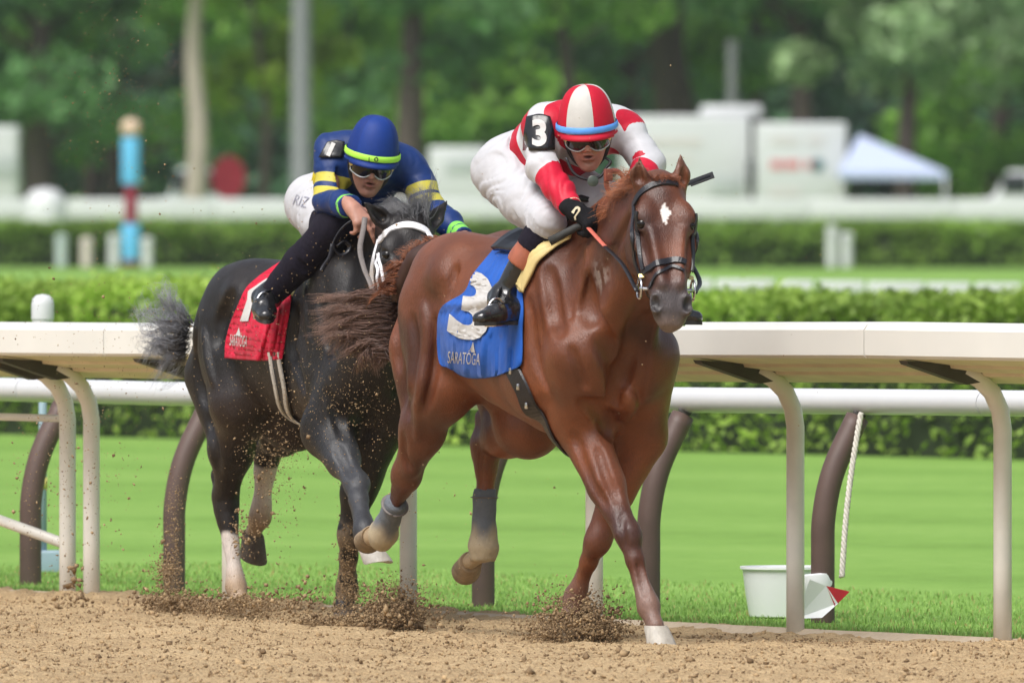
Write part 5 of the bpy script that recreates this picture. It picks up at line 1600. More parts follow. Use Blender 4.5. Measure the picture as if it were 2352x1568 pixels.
# spare goggles hanging at the neck of the front jockey
Hd = jA['Hd']
sg = tube('spare_goggles', catmull([LA(1300, 362, .66), LA(1318, 398, .68), LA(1348, 412, .70), LA(1378, 406, .70), LA(1392, 386, .70), LA(1402, 372, .70), LA(1390, 362, .68)], 6), .006, M['strap_black'], jA['root'], 6)
lens_ = MB(); 
for c_ in (LA(1362, 416, .72), LA(1404, 396, .72)):
    lens_ = MB(); lens_.lathe([(.001, -.003), (.016, -.002), (.021, .0), (.016, .002), (.001, .003)], c_, 18, frame_from((.9, -.35, .1), (0, 0, 1))[[1, 2, 0]]); lens_.build('lens', simple('smoked_lens', (.05, .065, .05), rough=.2, spec=.5), sg)
# whip
wh = at_rig(rigA, 'whip', 'black racing whip gripped in the gloved hand beside the horse neck', 'whip')
w0, w1, w2, w3 = LA(1262, 555, .74), LA(1320, 524, .78), LA(1395, 492, .84), LA(1632, 404, 1.02)
tube('handle', [w0, w0 * .5 + w1 * .5, w1, w1 * .5 + w2 * .5], [.017, .016, .015, .012], M['rubber'], wh, 10)
tube('shaft', [w1 * .5 + w2 * .5, w2, w2 * .5 + w3 * .5, w3], [.010, .009, .007, .006], M['leather_black'], wh, 8)
strap('popper', [w2 * .2 + w3 * .8, w3, w3 + (w3 - w2) * .03], .026, M['leather_black'], wh, None, 0, .004, 4, (.9, -.4, .2))
# ------------------------------------------------------------------ ground
RA, RD = np.array([-1.143, 69.2]), unit(np.array([2.975, -5.5]))          # main rail line (through two post bases) and its direction
RN = np.array([RD[1], -RD[0]]); RN = RN if RN[1] < 0 else -RN                # towards the dirt track
def rail_pt(s, n, z=0.0):
    p = RA + RD * s + RN * n; return np.array([p[0], p[1], z])
def ray_n(px, n=0.0):
    """distance along the ray of image column px to the line parallel to the rail at offset n"""
    a = np.array([(px - CX) / F_PX, 1.0]); return float(((RA + RN * n) @ RN) / (a @ RN))

def ground_mat(name, cols, scales, rough=.9, bump=.0, bscale=40, stripes=None):
    m, nt, b = new_mat(name); L = nt.links
    ge = N(nt, 'ShaderNodeNewGeometry')
    src = ge.outputs['Position']
    cur = None
    rmp = N(nt, 'ShaderNodeValToRGB'); e = rmp.color_ramp.elements
    e[0].position = .30; e[0].color = (*cols[0], 1); e[1].position = .70; e[1].color = (*cols[-1], 1)
    for i, c in enumerate(cols[1:-1]):
        x = e.new(.30 + .40 * (i + 1) / (len(cols) - 1)); x.color = (*c, 1)
    tot = None
    for sc_, w_ in scales:
        n1 = N(nt, 'ShaderNodeTexNoise'); n1.inputs['Scale'].default_value = sc_; n1.inputs['Detail'].default_value = 5
        L.new(src, n1.inputs['Vector'])
        mu = N(nt, 'ShaderNodeMath', operation='MULTIPLY'); mu.inputs[1].default_value = w_; L.new(n1.outputs['Fac'], mu.inputs[0])
        if tot is None: tot = mu.outputs[0]
        else:
            ad = N(nt, 'ShaderNodeMath', operation='ADD'); L.new(tot, ad.inputs[0]); L.new(mu.outputs[0], ad.inputs[1]); tot = ad.outputs[0]
    if stripes:      # mown bands: alternate lay of the grass
        dt = N(nt, 'ShaderNodeVectorMath', operation='DOT_PRODUCT'); dt.inputs[1].default_value = (RN[0], RN[1], 0); L.new(src, dt.inputs[0])
        ml = N(nt, 'ShaderNodeMath', operation='MULTIPLY'); ml.inputs[1].default_value = 2 * math.pi / stripes[0]; L.new(dt.outputs['Value'], ml.inputs[0])
        nw = N(nt, 'ShaderNodeTexNoise'); nw.inputs['Scale'].default_value = .22; nw.inputs['Detail'].default_value = 4; L.new(src, nw.inputs['Vector'])
        wm = N(nt, 'ShaderNodeMath', operation='MULTIPLY_ADD'); wm.inputs[1].default_value = 7.0; L.new(nw.outputs['Fac'], wm.inputs[0]); L.new(ml.outputs[0], wm.inputs[2])
        sn = N(nt, 'ShaderNodeMath', operation='SINE'); L.new(wm.outputs[0], sn.inputs[0])
        m2 = N(nt, 'ShaderNodeMath', operation='MULTIPLY'); m2.inputs[1].default_value = stripes[1]; L.new(sn.outputs[0], m2.inputs[0])
        ad = N(nt, 'ShaderNodeMath', operation='ADD'); L.new(tot, ad.inputs[0]); L.new(m2.outputs[0], ad.inputs[1]); tot = ad.outputs[0]
    L.new(tot, rmp.inputs['Fac']); L.new(rmp.outputs['Color'], b.inputs['Base Color'])
    b.inputs['Roughness'].default_value = rough; b.inputs['Specular IOR Level'].default_value = .2
    if bump:
        n2 = N(nt, 'ShaderNodeTexNoise'); n2.inputs['Scale'].default_value = bscale; n2.inputs['Detail'].default_value = 4; L.new(src, n2.inputs['Vector'])
        bp = N(nt, 'ShaderNodeBump'); bp.inputs['Strength'].default_value = bump; bp.inputs['Distance'].default_value = .03
        L.new(n2.outputs['Fac'], bp.inputs['Height']); L.new(bp.outputs[0], b.inputs['Normal'])
    return m
M['dirt'] = ground_mat('dirt', [(.25, .165, .088), (.47, .335, .185), (.60, .45, .27)], [(1.3, .22), (16, .33), (95, .45)], bump=.9, bscale=70)
M['turf'] = ground_mat('turf', [(.145, .275, .046), (.20, .36, .070), (.26, .43, .10)], [(.6, .33), (7, .37), (60, .30)], bump=.6, bscale=120, stripes=(3.1, .06))
M['sand'] = ground_mat('sand', [(.46, .36, .25), (.58, .48, .36)], [(4, .5), (40, .5)], bump=.3)
M['clod'] = simple('clod', (0, 0, 0), rough=.95, spec=.15, var=.25, scale=90, vcol=True)

tag(mesh_obj('ground', [(-900, -60, -.06), (900, -60, -.06), (900, 1900, -.06), (-900, 1900, -.06)], [(0, 1, 2, 3)], M['turf']), kind='structure')
c4 = [rail_pt(-160, -.12, -.004), rail_pt(160, -.12, -.004), rail_pt(160, -140, -.004), rail_pt(-160, -140, -.004)]
tag(mesh_obj('turf_course', c4, [(0, 1, 2, 3)] if np.cross(c4[1] - c4[0], c4[3] - c4[0])[2] > 0 else [(3, 2, 1, 0)], M['turf']), kind='structure')
# dirt track: harrowed, uneven surface
def dirt_h(x, y):
    p = np.stack([x, y, np.zeros_like(x)], -1); s = x * RD[0] + y * RD[1]; n_ = (x - RA[0]) * RN[0] + (y - RA[1]) * RN[1]
    fur = np.stack([s * .6, n_ * 5.5, np.zeros_like(x)], -1)
    h = vnoise(p, .8, 41) * .022 + vnoise(p, 3.2, 42) * .013 + np.abs(vnoise(p, 9, 43)) * .014 + np.abs(vnoise(p, 24, 44)) * .020 + vnoise(fur, 1.0, 45) * .012
    return h - .012
xs = np.arange(-3.6, 3.6, .022); ys = np.arange(57.0, 74.0, .045)
X, Y = np.meshgrid(xs, ys); Nn = (X - RA[0]) * RN[0] + (Y - RA[1]) * RN[1]
Z = dirt_h(X, Y) + .012 * smoothstep(.25, .0, Nn)
nx, ny = len(xs), len(ys); idx = np.arange(nx * ny).reshape(ny, nx)
Q = np.stack([idx[:-1, :-1], idx[:-1, 1:], idx[1:, 1:], idx[1:, :-1]], -1).reshape(-1, 4)
keep = (Nn[:-1, :-1] > -.10).ravel(); 
trk = mesh_obj('dirt_track', np.stack([X, Y, Z], -1).reshape(-1, 3), Q[keep], M['dirt']); tag(trk, kind='structure')
o_ = []
c4 = [rail_pt(-160, .0, -.03), rail_pt(160, .0, -.03), rail_pt(160, 34, -.03), rail_pt(-160, 34, -.03)]
fc = [(0, 1, 2, 3)] if np.cross(c4[1] - c4[0], c4[3] - c4[0])[2] > 0 else [(3, 2, 1, 0)]
tag(mesh_obj('dirt_track', c4, fc, M['dirt']), kind='structure')
# pale sandy verge along the rail foot
vv = []
for s in np.arange(-14, 22, .06):
    w0 = -.17 + .05 * float(vnoise(np.array([s, 0, 0]), 2.3, 46)); w1 = .10 + .06 * float(vnoise(np.array([s, 3, 0]), 3.1, 47))
    vv += [rail_pt(s, w0, .002), rail_pt(s, (w0 + w1) / 2, .016), rail_pt(s, w1, -.045)]
m_ = len(vv) // 3
tag(mesh_obj('sand_verge', vv, [(i * 3 + j, i * 3 + j + 1, (i + 1) * 3 + j + 1, (i + 1) * 3 + j) for i in range(m_ - 1) for j in range(2)], M['sand']), kind='structure')

# ---- lumps: thousands of small irregular clods in one mesh
OCT_V = np.array([(1, 0, 0), (-1, 0, 0), (0, 1, 0), (0, -1, 0), (0, 0, 1), (0, 0, -1)], float)
OCT_F = np.array([(0, 2, 4), (2, 1, 4), (1, 3, 4), (3, 0, 4), (2, 0, 5), (1, 2, 5), (3, 1, 5), (0, 3, 5)])
def lumps(name, pos, rad_, cols, rg, stretch=.5, mat=None):
    n = len(pos)
    Rm = np.linalg.qr(rg.normal(size=(n, 3, 3)))[0]
    sc_ = rad_[:, None, None] * (1 + rg.uniform(-stretch, stretch, (n, 1, 3)))
    jig = 1 + rg.uniform(-.50, .42, (n, 6, 1))
    V = (OCT_V[None] * 1.15 * jig * sc_) @ Rm + pos[:, None, :]
    Fq = (OCT_F[None] + (np.arange(n) * 6)[:, None, None]).reshape(-1, 3)
    cc = np.repeat(cols[:, None, :], 6, axis=1).reshape(-1, 3)
    return mesh_obj(name, V.reshape(-1, 3), Fq, mat or M['clod'], None, smooth=False, cols=cc)
rg = np.random.default_rng(21)
def dirtcol(n, dark=.5):
    a = np.array([.15, .098, .056]); b_ = np.array([.43, .305, .17]); t = np.clip(rg.beta(1.3, 1.0 + dark * 1.1, n), 0, 1)[:, None]
    return a * (1 - t) + b_ * t
n = 52000
px_ = rg.uniform(-2.6, 2.6, n); py_ = rg.uniform(57.6, 72.5, n); nn = (px_ - RA[0]) * RN[0] + (py_ - RA[1]) * RN[1]
k_ = nn > .03; px_, py_ = px_[k_], py_[k_]; n = len(px_)
rr = np.clip(rg.lognormal(math.log(.0031), .50, n), .0016, .015)
tag(lumps('dirt_clods', np.stack([px_, py_, dirt_h(px_, py_) + rr * .35], -1), rr, dirtcol(n, .05), rg), 'loose crumbs of earth strewn over the harrowed track', 'soil', kind='stuff')

# ---- thrown dirt
def spray(name, label, parts):
    P_, R_, C_ = [], [], []
    for (cx, cy, d, n, sx, sy, sd, r0, dark) in parts:
        n = int(n * 2.2) if r0 > .0035 and r0 < .008 else n; r0 = r0 * .54
        u = rg.normal(size=(n, 3)); ball = u / np.linalg.norm(u, axis=1)[:, None] * (rg.random((n, 1)) ** .45)
        loose = u * np.array([.62, .55, .6]); loose[:, 1] = np.where(rg.random(n) < .6, -np.abs(loose[:, 1]), loose[:, 1]) * 1.25
        u = np.where(rg.random((n, 1)) < .45, loose, ball)
        px = cx + u[:, 0] * sx; py = cy + u[:, 1] * sy; dd = d + u[:, 2] * sd
        p = np.stack([(px - CX) / F_PX * dd, dd, CAM_H - (py - YH) / F_PX * dd], -1)
        r_ = np.clip(rg.lognormal(math.log(r0), .45, n), .0018, .022)
        ok = p[:, 2] > -.01
        P_.append(p[ok]); R_.append(r_[ok]); C_.append(dirtcol(n, dark)[ok])
    return tag(lumps(name, np.concatenate(P_), np.concatenate(R_), np.concatenate(C_), rg, .6), label, 'soil', kind='stuff')
spray('dirt_spray', 'burst of brown dirt thrown up by the chestnut horse front hoof', [
    (1322, 1450, 63.95, 2600, 78, 58, .30, .0060, .9), (1280, 1462, 63.9, 700, 75, 26, .3, .005, .9), (1375, 1455, 63.9, 900, 60, 36, .25, .006, .9), (1325, 1400, 63.95, 500, 62, 38, .25, .004, .6), (1320, 1440, 63.9, 260, 120, 60, .3, .0032, .4)])
spray('dirt_spray', 'long burst of dirt thrown up behind the chestnut horse hind legs', [
    (905, 1424, 65.4, 2300, 74, 48, .35, .0062, .9), (815, 1438, 65.5, 900, 80, 26, .35, .0058, .9), (730, 1436, 65.6, 500, 60, 22, .3, .005, .8), (900, 1370, 65.4, 500, 60, 40, .3, .0036, .4),
    (690, 1385, 65.6, 120, 60, 34, .4, .006, 1.2), (640, 1400, 66.0, 160, 60, 30, .4, .004, .8), (1000, 1400, 65.2, 120, 70, 60, .4, .003, .5)])
spray('dirt_spray', 'low burst of dirt thrown up behind the black horse hind hooves', [
    (395, 1388, 67.8, 1000, 74, 28, .35, .0060, .9), (500, 1398, 67.4, 500, 70, 22, .35, .0055, .9), (575, 1392, 67.2, 600, 66, 30, .3, .0050, .5), (385, 1320, 67.9, 500, 36, 50, .3, .0042, .5), (395, 1240, 68.0, 300, 26, 100, .25, .0030, .1), (402, 1160, 68.0, 120, 18, 60, .25, .0028, .1),
    (170, 1335, 68.6, 34, 30, 42, .3, .013, 1.5), (170, 1385, 68.6, 60, 46, 22, .3, .009, 1.4)])
spray('dirt_spray', 'column of sandy grit clinging and flying round the black horse front leg', [
    (800, 1290, 66.8, 900, 22, 120, .16, .0034, .0), (798, 1375, 66.9, 420, 34, 50, .22, .0040, .3), (560, 1225, 67.2, 110, 34, 60, .3, .0052, .7), (620, 1060, 66.9, 420, 70, 90, .25, .0030, .0), (640, 1150, 67.2, 120, 60, 150, .3, .0045, .8)])
spray('dirt_specks', 'fine light specks of grit flying in the air above the track', [
    (270, 250, 65.5, 420, 170, 330, 1.2, .0024, .0), (240, 800, 66.0, 260, 170, 300, 1.2, .0026, .0), (780, 950, 65.0, 700, 150, 170, .8, .0024, .0), (700, 700, 65.0, 260, 260, 330, 1.0, .0022, .0),
    (560, 900, 65.5, 300, 200, 240, .8, .0024, .0), (1500, 700, 62.0, 60, 500, 600, .6, .0022, .0), (150, 1150, 66.5, 260, 160, 260, 1.0, .0036, .6), (1050, 1150, 64.5, 120, 260, 260, .6, .0024, .2)])

# ---- grass at the foot of the rail and beyond
def blades(name, n, gen, hmin, hmax, wid, cols, label, seed):
    rg2 = np.random.default_rng(seed); x, y, z = gen(rg2, n); n = len(x)
    h = rg2.uniform(hmin, hmax, n); a = rg2.uniform(0, 6.28, n); lean = rg2.normal(0, .35, (n, 2)) * h[:, None]
    w = wid * rg2.uniform(.6, 1.3, n)
    b0 = np.stack([x + np.cos(a) * w, y + np.sin(a) * w, z], -1); b1 = np.stack([x - np.cos(a) * w, y - np.sin(a) * w, z], -1)
    md = np.stack([x + lean[:, 0] * .35, y + lean[:, 1] * .35, z + h * .6], -1); tp = np.stack([x + lean[:, 0], y + lean[:, 1], z + h], -1)
    m0 = md + (b0 - b1) * .35; m1 = md - (b0 - b1) * .35
    V = np.stack([b0, b1, m1, m0, tp, tp], 1).reshape(-1, 3)
    base = np.arange(n) * 6
    Q1 = np.stack([base, base + 1, base + 2, base + 3], -1); 
    T = np.stack([base + 3, base + 2, base + 4], -1)
    t = rg2.random(n)[:, None]; c = np.array(cols[0]) * (1 - t) + np.array(cols[1]) * t
    dry = rg2.random(n) < .10; c[dry] = np.array([.36, .30, .12])
    cc = np.repeat(c[:, None, :], 6, axis=1).reshape(-1, 3)
    faces = [tuple(q) for q in Q1.tolist()] + [tuple(q) for q in T.tolist()]
    o = mesh_obj(name, V, faces, M['blade'], None, smooth=False, cols=cc)
    return tag(o, label, 'grass', kind='stuff')
M['blade'] = simple('grass_blade', (0, 0, 0), rough=.6, spec=.3, var=.1, scale=5, vcol=True)
def g1(rg2, n):
    s = rg2.uniform(-6.5, 9.5, n); q = -.10 - rg2.random(n) ** 1.6 * 3.4
    p = RA[None] + RD[None] * s[:, None] + RN[None] * q[:, None]
    return p[:, 0], p[:, 1], np.full(n, -.004)
blades('grass', 46000, g1, .008, .024, .0024, ((.16, .30, .055), (.28, .44, .11)), 'longer unmown grass along the foot of the white rail', 31)

# ------------------------------------------------------------------ the white safety rail
M['rail_white'] = simple('rail_white', (.72, .71, .66), rough=.4, spec=.4, var=.04, scale=3, bump=.03, bscale=8)
M['rail_under'] = simple('rail_under', (.66, .58, .42), rough=.6, var=.10, scale=6)  # white rail's underside, tinted tan: bounce light from the dirt put in the colour
M['post_white'] = simple('post_white', (.72, .70, .64), rough=.35, var=.08, scale=9)
M['bracket'] = simple('bracket', (.055, .050, .045), rough=.6, var=.25, scale=12)
M['post_brown'] = simple('post_brown', (.100, .062, .052), rough=.55, var=.15, scale=8)
M['tube_white'] = simple('tube_white', (.60, .61, .625), rough=.3, var=.03, scale=3)
def s_of(px, n=0.0):
    d = ray_n(px, n); return float((np.array([(px - CX) / F_PX * d, d]) - RA) @ RD)
rail = empty('safety_rail', 'white running rail with a deep overhanging lip on goose-necked white posts beside the dirt', 'rail', tuple(rail_pt(0, 0, 0)))
off0 = rail_pt(0, 0, 0)
Lp = lambda s, n, z: rail_pt(s, n, z) - off0
prof = [(.45, 1.044), (.462, 1.056), (.462, 1.150), (.448, 1.168), (.30, 1.180), (.0, 1.10), (-.06, 1.02), (-.065, .958), (-.055, .948), (.10, .978), (.105, .990), (.24, 1.008), (.245, 1.020), (.43, 1.044)]
post_s = [s_of(x) for x in (529, 938, 1365, 1827, 2303)]
sp = (post_s[-1] - post_s[0]) / 4
post_s = [post_s[0] - sp * k_ for k_ in (14, 13, 12, 11, 10, 9, 8, 7, 6, 5, 4, 3, 2)] + [s_of(155), s_of(210)] + post_s + [post_s[-1] + sp * k_ for k_ in range(1, 16)]
joints = np.arange(post_s[0] - .5, post_s[-1] + .5, 3.12); sj = s_of(244, .45); joints = joints + ((sj - joints[0]) % 3.12)
np_ = len(prof)
sA_, sB_ = s_of(0), s_of(2352)
lift = lambda s: np.interp(s, [sA_, sB_], [-.054, .020])      # the ground and rail fall slightly towards the bend
mesh_cache = None
for a, b_ in zip(joints[:-1], joints[1:]):
    V = [Lp(a + .004, n_, z_ + lift(a)) for n_, z_ in prof] + [Lp(b_ - .004, n_, z_ + lift(b_)) for n_, z_ in prof]
    Fc = [(j, (j + 1) % np_, np_ + (j + 1) % np_, np_ + j) for j in range(np_)] + [tuple(range(np_))[::-1], tuple(range(np_, 2 * np_))]
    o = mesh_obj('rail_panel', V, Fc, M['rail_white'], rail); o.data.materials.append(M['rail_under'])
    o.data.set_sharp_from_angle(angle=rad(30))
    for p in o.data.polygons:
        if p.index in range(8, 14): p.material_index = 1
neck = [(0, -.05), (0, .3), (0, .62), (0, .78), (.012, .85), (.045, .915), (.10, .965), (.17, 1.0)]
pm = None
for s in post_s:
    V, Fc = tube_geo([Lp(0, n_, z_) for n_, z_ in neck], .0345, 16)
    if pm is None:
        pm = mesh_obj('post', V, Fc, M['post_white'], rail); pm.location = tuple(Lp(s, 0, lift(s))); base_o = pm
        g = MB(); c = [(-.035, .10, 1.03), (-.035, .43, 1.03), (-.035, .40, 1.0), (-.035, .14, .945)]
        Vb = [Lp(ds, n_, z_) for ds in (-.03, .03) for (n_, z_) in ((.08, 1.012), (.43, 1.036), (.42, 1.022), (.17, .945), (.10, .955))]
        bm_ = mesh_obj('bracket', Vb, [(0, 1, 2, 3, 4), (9, 8, 7, 6, 5)] + [(j, 5 + j, 5 + (j + 1) % 5, (j + 1) % 5) for j in range(5)], M['bracket'], pm, smooth=False)
    else:
        o = base_o.copy(); COL.objects.link(o); o.parent = rail; o.location = tuple(Lp(s, 0, lift(s)))
        b2 = bm_.copy(); COL.objects.link(b2); b2.parent = o
# braced bay at the left: a horizontal bar and a diagonal
s0 = s_of(155); sL = s0 - sp
tube('brace', [Lp(s0, 0, .585 + .15), Lp(sL - 1, 0, .735)], .016, M['post_white'], rail, 10)
tube('brace', [Lp(s0, 0, .215), Lp(sL, 0, .44)], .022, M['post_white'], rail, 10)

# ---- the turf course's outer rail: brown goosenecks and a white tube
TA = W(1110, 1390, ground_d(1390)); tn = float((TA[:2] - RA) @ RN)
def tp(s, n, z): return rail_pt(s, tn + n, z)
tr = empty('turf_rail', 'low white tube rail carried on thick brown leaning posts at the turf edge', 'rail', tuple(tp(0, 0, 0)))
o2 = tp(0, 0, 0)
tpath = catmull([tp(0, 0, -.05) - o2, tp(0, 0, .25) - o2, tp(0, -.005, .42) - o2, tp(0, -.05, .60) - o2, tp(0, -.155, .80) - o2], 5)
first = None
def s_of_t(px): return s_of(px, tn)
ts = [s_of_t(x) for x in (70, 400, 1110, 1490, 1890)]; dsp = (ts[-1] - ts[0]) / 5
ts = [ts[0] - dsp * k_ for k_ in range(14, 0, -1)] + ts + [ts[-1] + dsp * k_ for k_ in range(2, 14)]
for s in ts:
    dlt = rail_pt(s, 0) - rail_pt(0, 0)
    if first is None:
        V, Fc = tube_geo(tpath, .047, 18); first = mesh_obj('post', V, Fc, M['post_brown'], tr); first.location = tuple(dlt + np.array([0, 0, lift(s) * .8]))
        g = MB(); c = tp(0, -.165, .815) - o2; g.box(c, (.05, .05, .03), None, .006); clampo = g.build('clamp', M['bracket'], first)
    else:
        o = first.copy(); COL.objects.link(o); o.parent = tr; o.location = tuple(dlt + np.array([0, 0, lift(s) * .8]))
        c2 = clampo.copy(); COL.objects.link(c2); c2.parent = o
zt = .862
tjs = np.arange(ts[0] - .4, ts[-1] + .4, dsp * 2)
for a, b_ in zip(tjs[:-1], tjs[1:]):
    V, Fc = tube_geo([tp(a + .003, -.18, zt + lift(a) * .8) - o2, tp((a + b_) / 2, -.18, zt + lift((a + b_) / 2) * .8) - o2, tp(b_ - .003, -.18, zt + lift(b_) * .8) - o2], .051, 18)
    o = mesh_obj('rail_tube', V, Fc, M['tube_white'], tr); o.data.set_sharp_from_angle(angle=rad(40))

# ---- tub, rope and band at the turf rail
bd_ = ground_d(1416); bc = W(1808, 1416, bd_); bc[2] = 0
tub = empty('water_tub', 'low white plastic tub standing on the grass against a brown rail post', 'tub', tuple(bc))
g = MB(); g.lathe([(.145, .0), (.150, .004), (.166, .10), (.176, .185), (.186, .19), (.186, .200), (.172, .200), (.160, .10), (.140, .012), (.01, .012)], (0, 0, 0), 32)
M['tub'] = simple('tub', (.80, .81, .84), rough=.35, var=.03, scale=6)
g.build('basin', M['tub'], tub)
bp_ = rail_pt(s_of_t(1890), tn)
sash = empty('tied_sash', 'white strap with a red end wrapped round the foot of a brown post', 'strap', tuple(bp_))
g = MB(); g.lathe([(.047, .115), (.056, .118), (.062, .15), (.058, .185), (.047, .19)], (0, 0, 0), 24, [(1, 0, .12), (0, 1, 0), (-.12, 0, 1)]); g.build('wrap', M['tub'], sash)
M['sash_red'] = simple('sash_red', (.42, .012, .018), rough=.7, var=.1)
q0 = W(1898, 1345, 66.3) - bp_; q1 = W(1952, 1358, 66.35) - bp_; q2 = W(1918, 1392, 66.3) - bp_; q3 = W(1860, 1330, 66.3) - bp_; q4 = W(1830, 1420, 66.35) - bp_; q5 = W(1888, 1418, 66.3) - bp_
Vf = [q0, q1, q2]; th = np.array([.0, .02, .0])
o = mesh_obj('red_end', Vf + [v + th for v in Vf], [(0, 2, 1), (3, 4, 5), (0, 1, 4, 3), (1, 2, 5, 4), (2, 0, 3, 5)], M['sash_red'], sash, smooth=False)
Vf = [q3, q0, W(1925, 1385, 66.3) - bp_, q5, q4]
o = mesh_obj('white_end', Vf + [v + th for v in Vf], [(0, 4, 3, 2, 1), (5, 6, 7, 8, 9)] + [(j, (j + 1) % 5, 5 + (j + 1) % 5, 5 + j) for j in range(5)], M['tub'], sash, smooth=False)
M['rope'] = simple('rope', (.55, .52, .46), rough=.9, var=.2, scale=60)
rp0, rp1 = W(1978, 948, 66.62), W(1934, 1325, 66.35); rt_ = (rp0 + rp1) / 2
rope = empty('rope', 'twisted pale rope hanging down beside a brown rail post', 'rope', tuple(rp1))
for k_ in range(3):
    pts = []
    for t in np.linspace(0, 1, 90):
        c = rp0 * (1 - t) + rp1 * t + np.array([-.012, 0, 0]) * math.sin(t * math.pi); a = t * 62 + k_ * 2.094
        pts.append(c - rp1 + .0065 * np.array([math.cos(a), math.sin(a), 0]))
    tube('strand', pts, .0062, M['rope'], rope, 6)

# ---- capped marker post behind the rail on the left
md_ = 75.0; mb = W(98, 1310, md_); mb[2] = 0
mp_ = empty('marker_post', 'slim grey-blue post with a white domed cap and yellow band behind the rail', 'post', tuple(mb))
M['post_blue'] = simple('post_blue', (.26, .36, .42), rough=.5, var=.12, scale=8)
M['yellow'] = simple('yellow', (.62, .56, .16), rough=.6, var=.1)
tube('pole', [(0, 0, 0), (0, 0, .5), (0, 0, 1.08)], .018, M['post_blue'], mp_, 12)
g = MB(); g.lathe([(.046, 1.02), (.046, 1.10), (.050, 1.105), (.050, 1.17), (.044, 1.195), (.028, 1.21), (.002, 1.215)], (0, 0, 0), 20); g.build('cap', M['tube_white'], mp_)
tube('band', [(0, 0, .36), (0, 0, .41)], .021, M['yellow'], mp_, 12)
g = MB(); g.box((.05, 0, .04), (.15, .12, .10), None, .01); g.build('foot', M['post_blue'], mp_)

# ------------------------------------------------------------------ foliage
def leaf_mat(name, c0, c1, trans=.25):
    m, nt, b = new_mat(name); L = nt.links
    at = N(nt, 'ShaderNodeAttribute', attribute_name='Col')
    ge = N(nt, 'ShaderNodeNewGeometry'); nz = N(nt, 'ShaderNodeTexNoise'); nz.inputs['Scale'].default_value = .9; nz.inputs['Detail'].default_value = 3
    L.new(ge.outputs['Position'], nz.inputs['Vector'])
    rp = N(nt, 'ShaderNodeMapRange'); rp.inputs['From Min'].default_value = .3; rp.inputs['From Max'].default_value = .7; rp.inputs['To Min'].default_value = .7; rp.inputs['To Max'].default_value = 1.3
    L.new(nz.outputs['Fac'], rp.inputs['Value'])
    sc = N(nt, 'ShaderNodeVectorMath', operation='SCALE'); L.new(at.outputs['Color'], sc.inputs[0]); L.new(rp.outputs[0], sc.inputs['Scale'])
    L.new(sc.outputs[0], b.inputs['Base Color']); b.inputs['Roughness'].default_value = .55; b.inputs['Specular IOR Level'].default_value = .3
    tr_ = N(nt, 'ShaderNodeBsdfTranslucent'); L.new(sc.outputs[0], tr_.inputs['Color'])
    mx = N(nt, 'ShaderNodeMixShader'); mx.inputs[0].default_value = trans
    L.new(b.outputs[0], mx.inputs[1]); L.new(tr_.outputs[0], mx.inputs[2]); L.new(mx.outputs[0], nt.nodes['Material Output'].inputs['Surface'])
    return m
M['leaf'] = leaf_mat('leaf', None, None, .3)
M['bark'] = simple('bark', (.085, .065, .055), rough=.9, var=.35, scale=4, bump=.6, bscale=14, stretch=(1, 1, .2))
M['bark_pale'] = simple('bark_pale', (.40, .34, .29), rough=.85, var=.2, scale=3, bump=.4, stretch=(1, 1, .3))
def leaf_cloud(pos, size, cols, rg2):
    """two-triangle folded leaves at pos"""
    n = len(pos); nrm = rg2.normal(size=(n, 3)); nrm[:, 2] = np.abs(nrm[:, 2]) + .4; nrm /= np.linalg.norm(nrm, axis=1)[:, None]
    a = np.cross(nrm, rg2.normal(size=(n, 3))); a /= np.linalg.norm(a, axis=1)[:, None]; b_ = np.cross(nrm, a)
    s = size * rg2.uniform(.6, 1.4, (n, 1))
    V = np.stack([pos - a * s, pos + b_ * s * .45 + nrm * s * .12, pos + a * s, pos - b_ * s * .45 + nrm * s * .12], 1).reshape(-1, 3)
    Q = np.arange(n * 4).reshape(n, 4)
    return V, Q, np.repeat(cols[:, None, :], 4, axis=1).reshape(-1, 3)

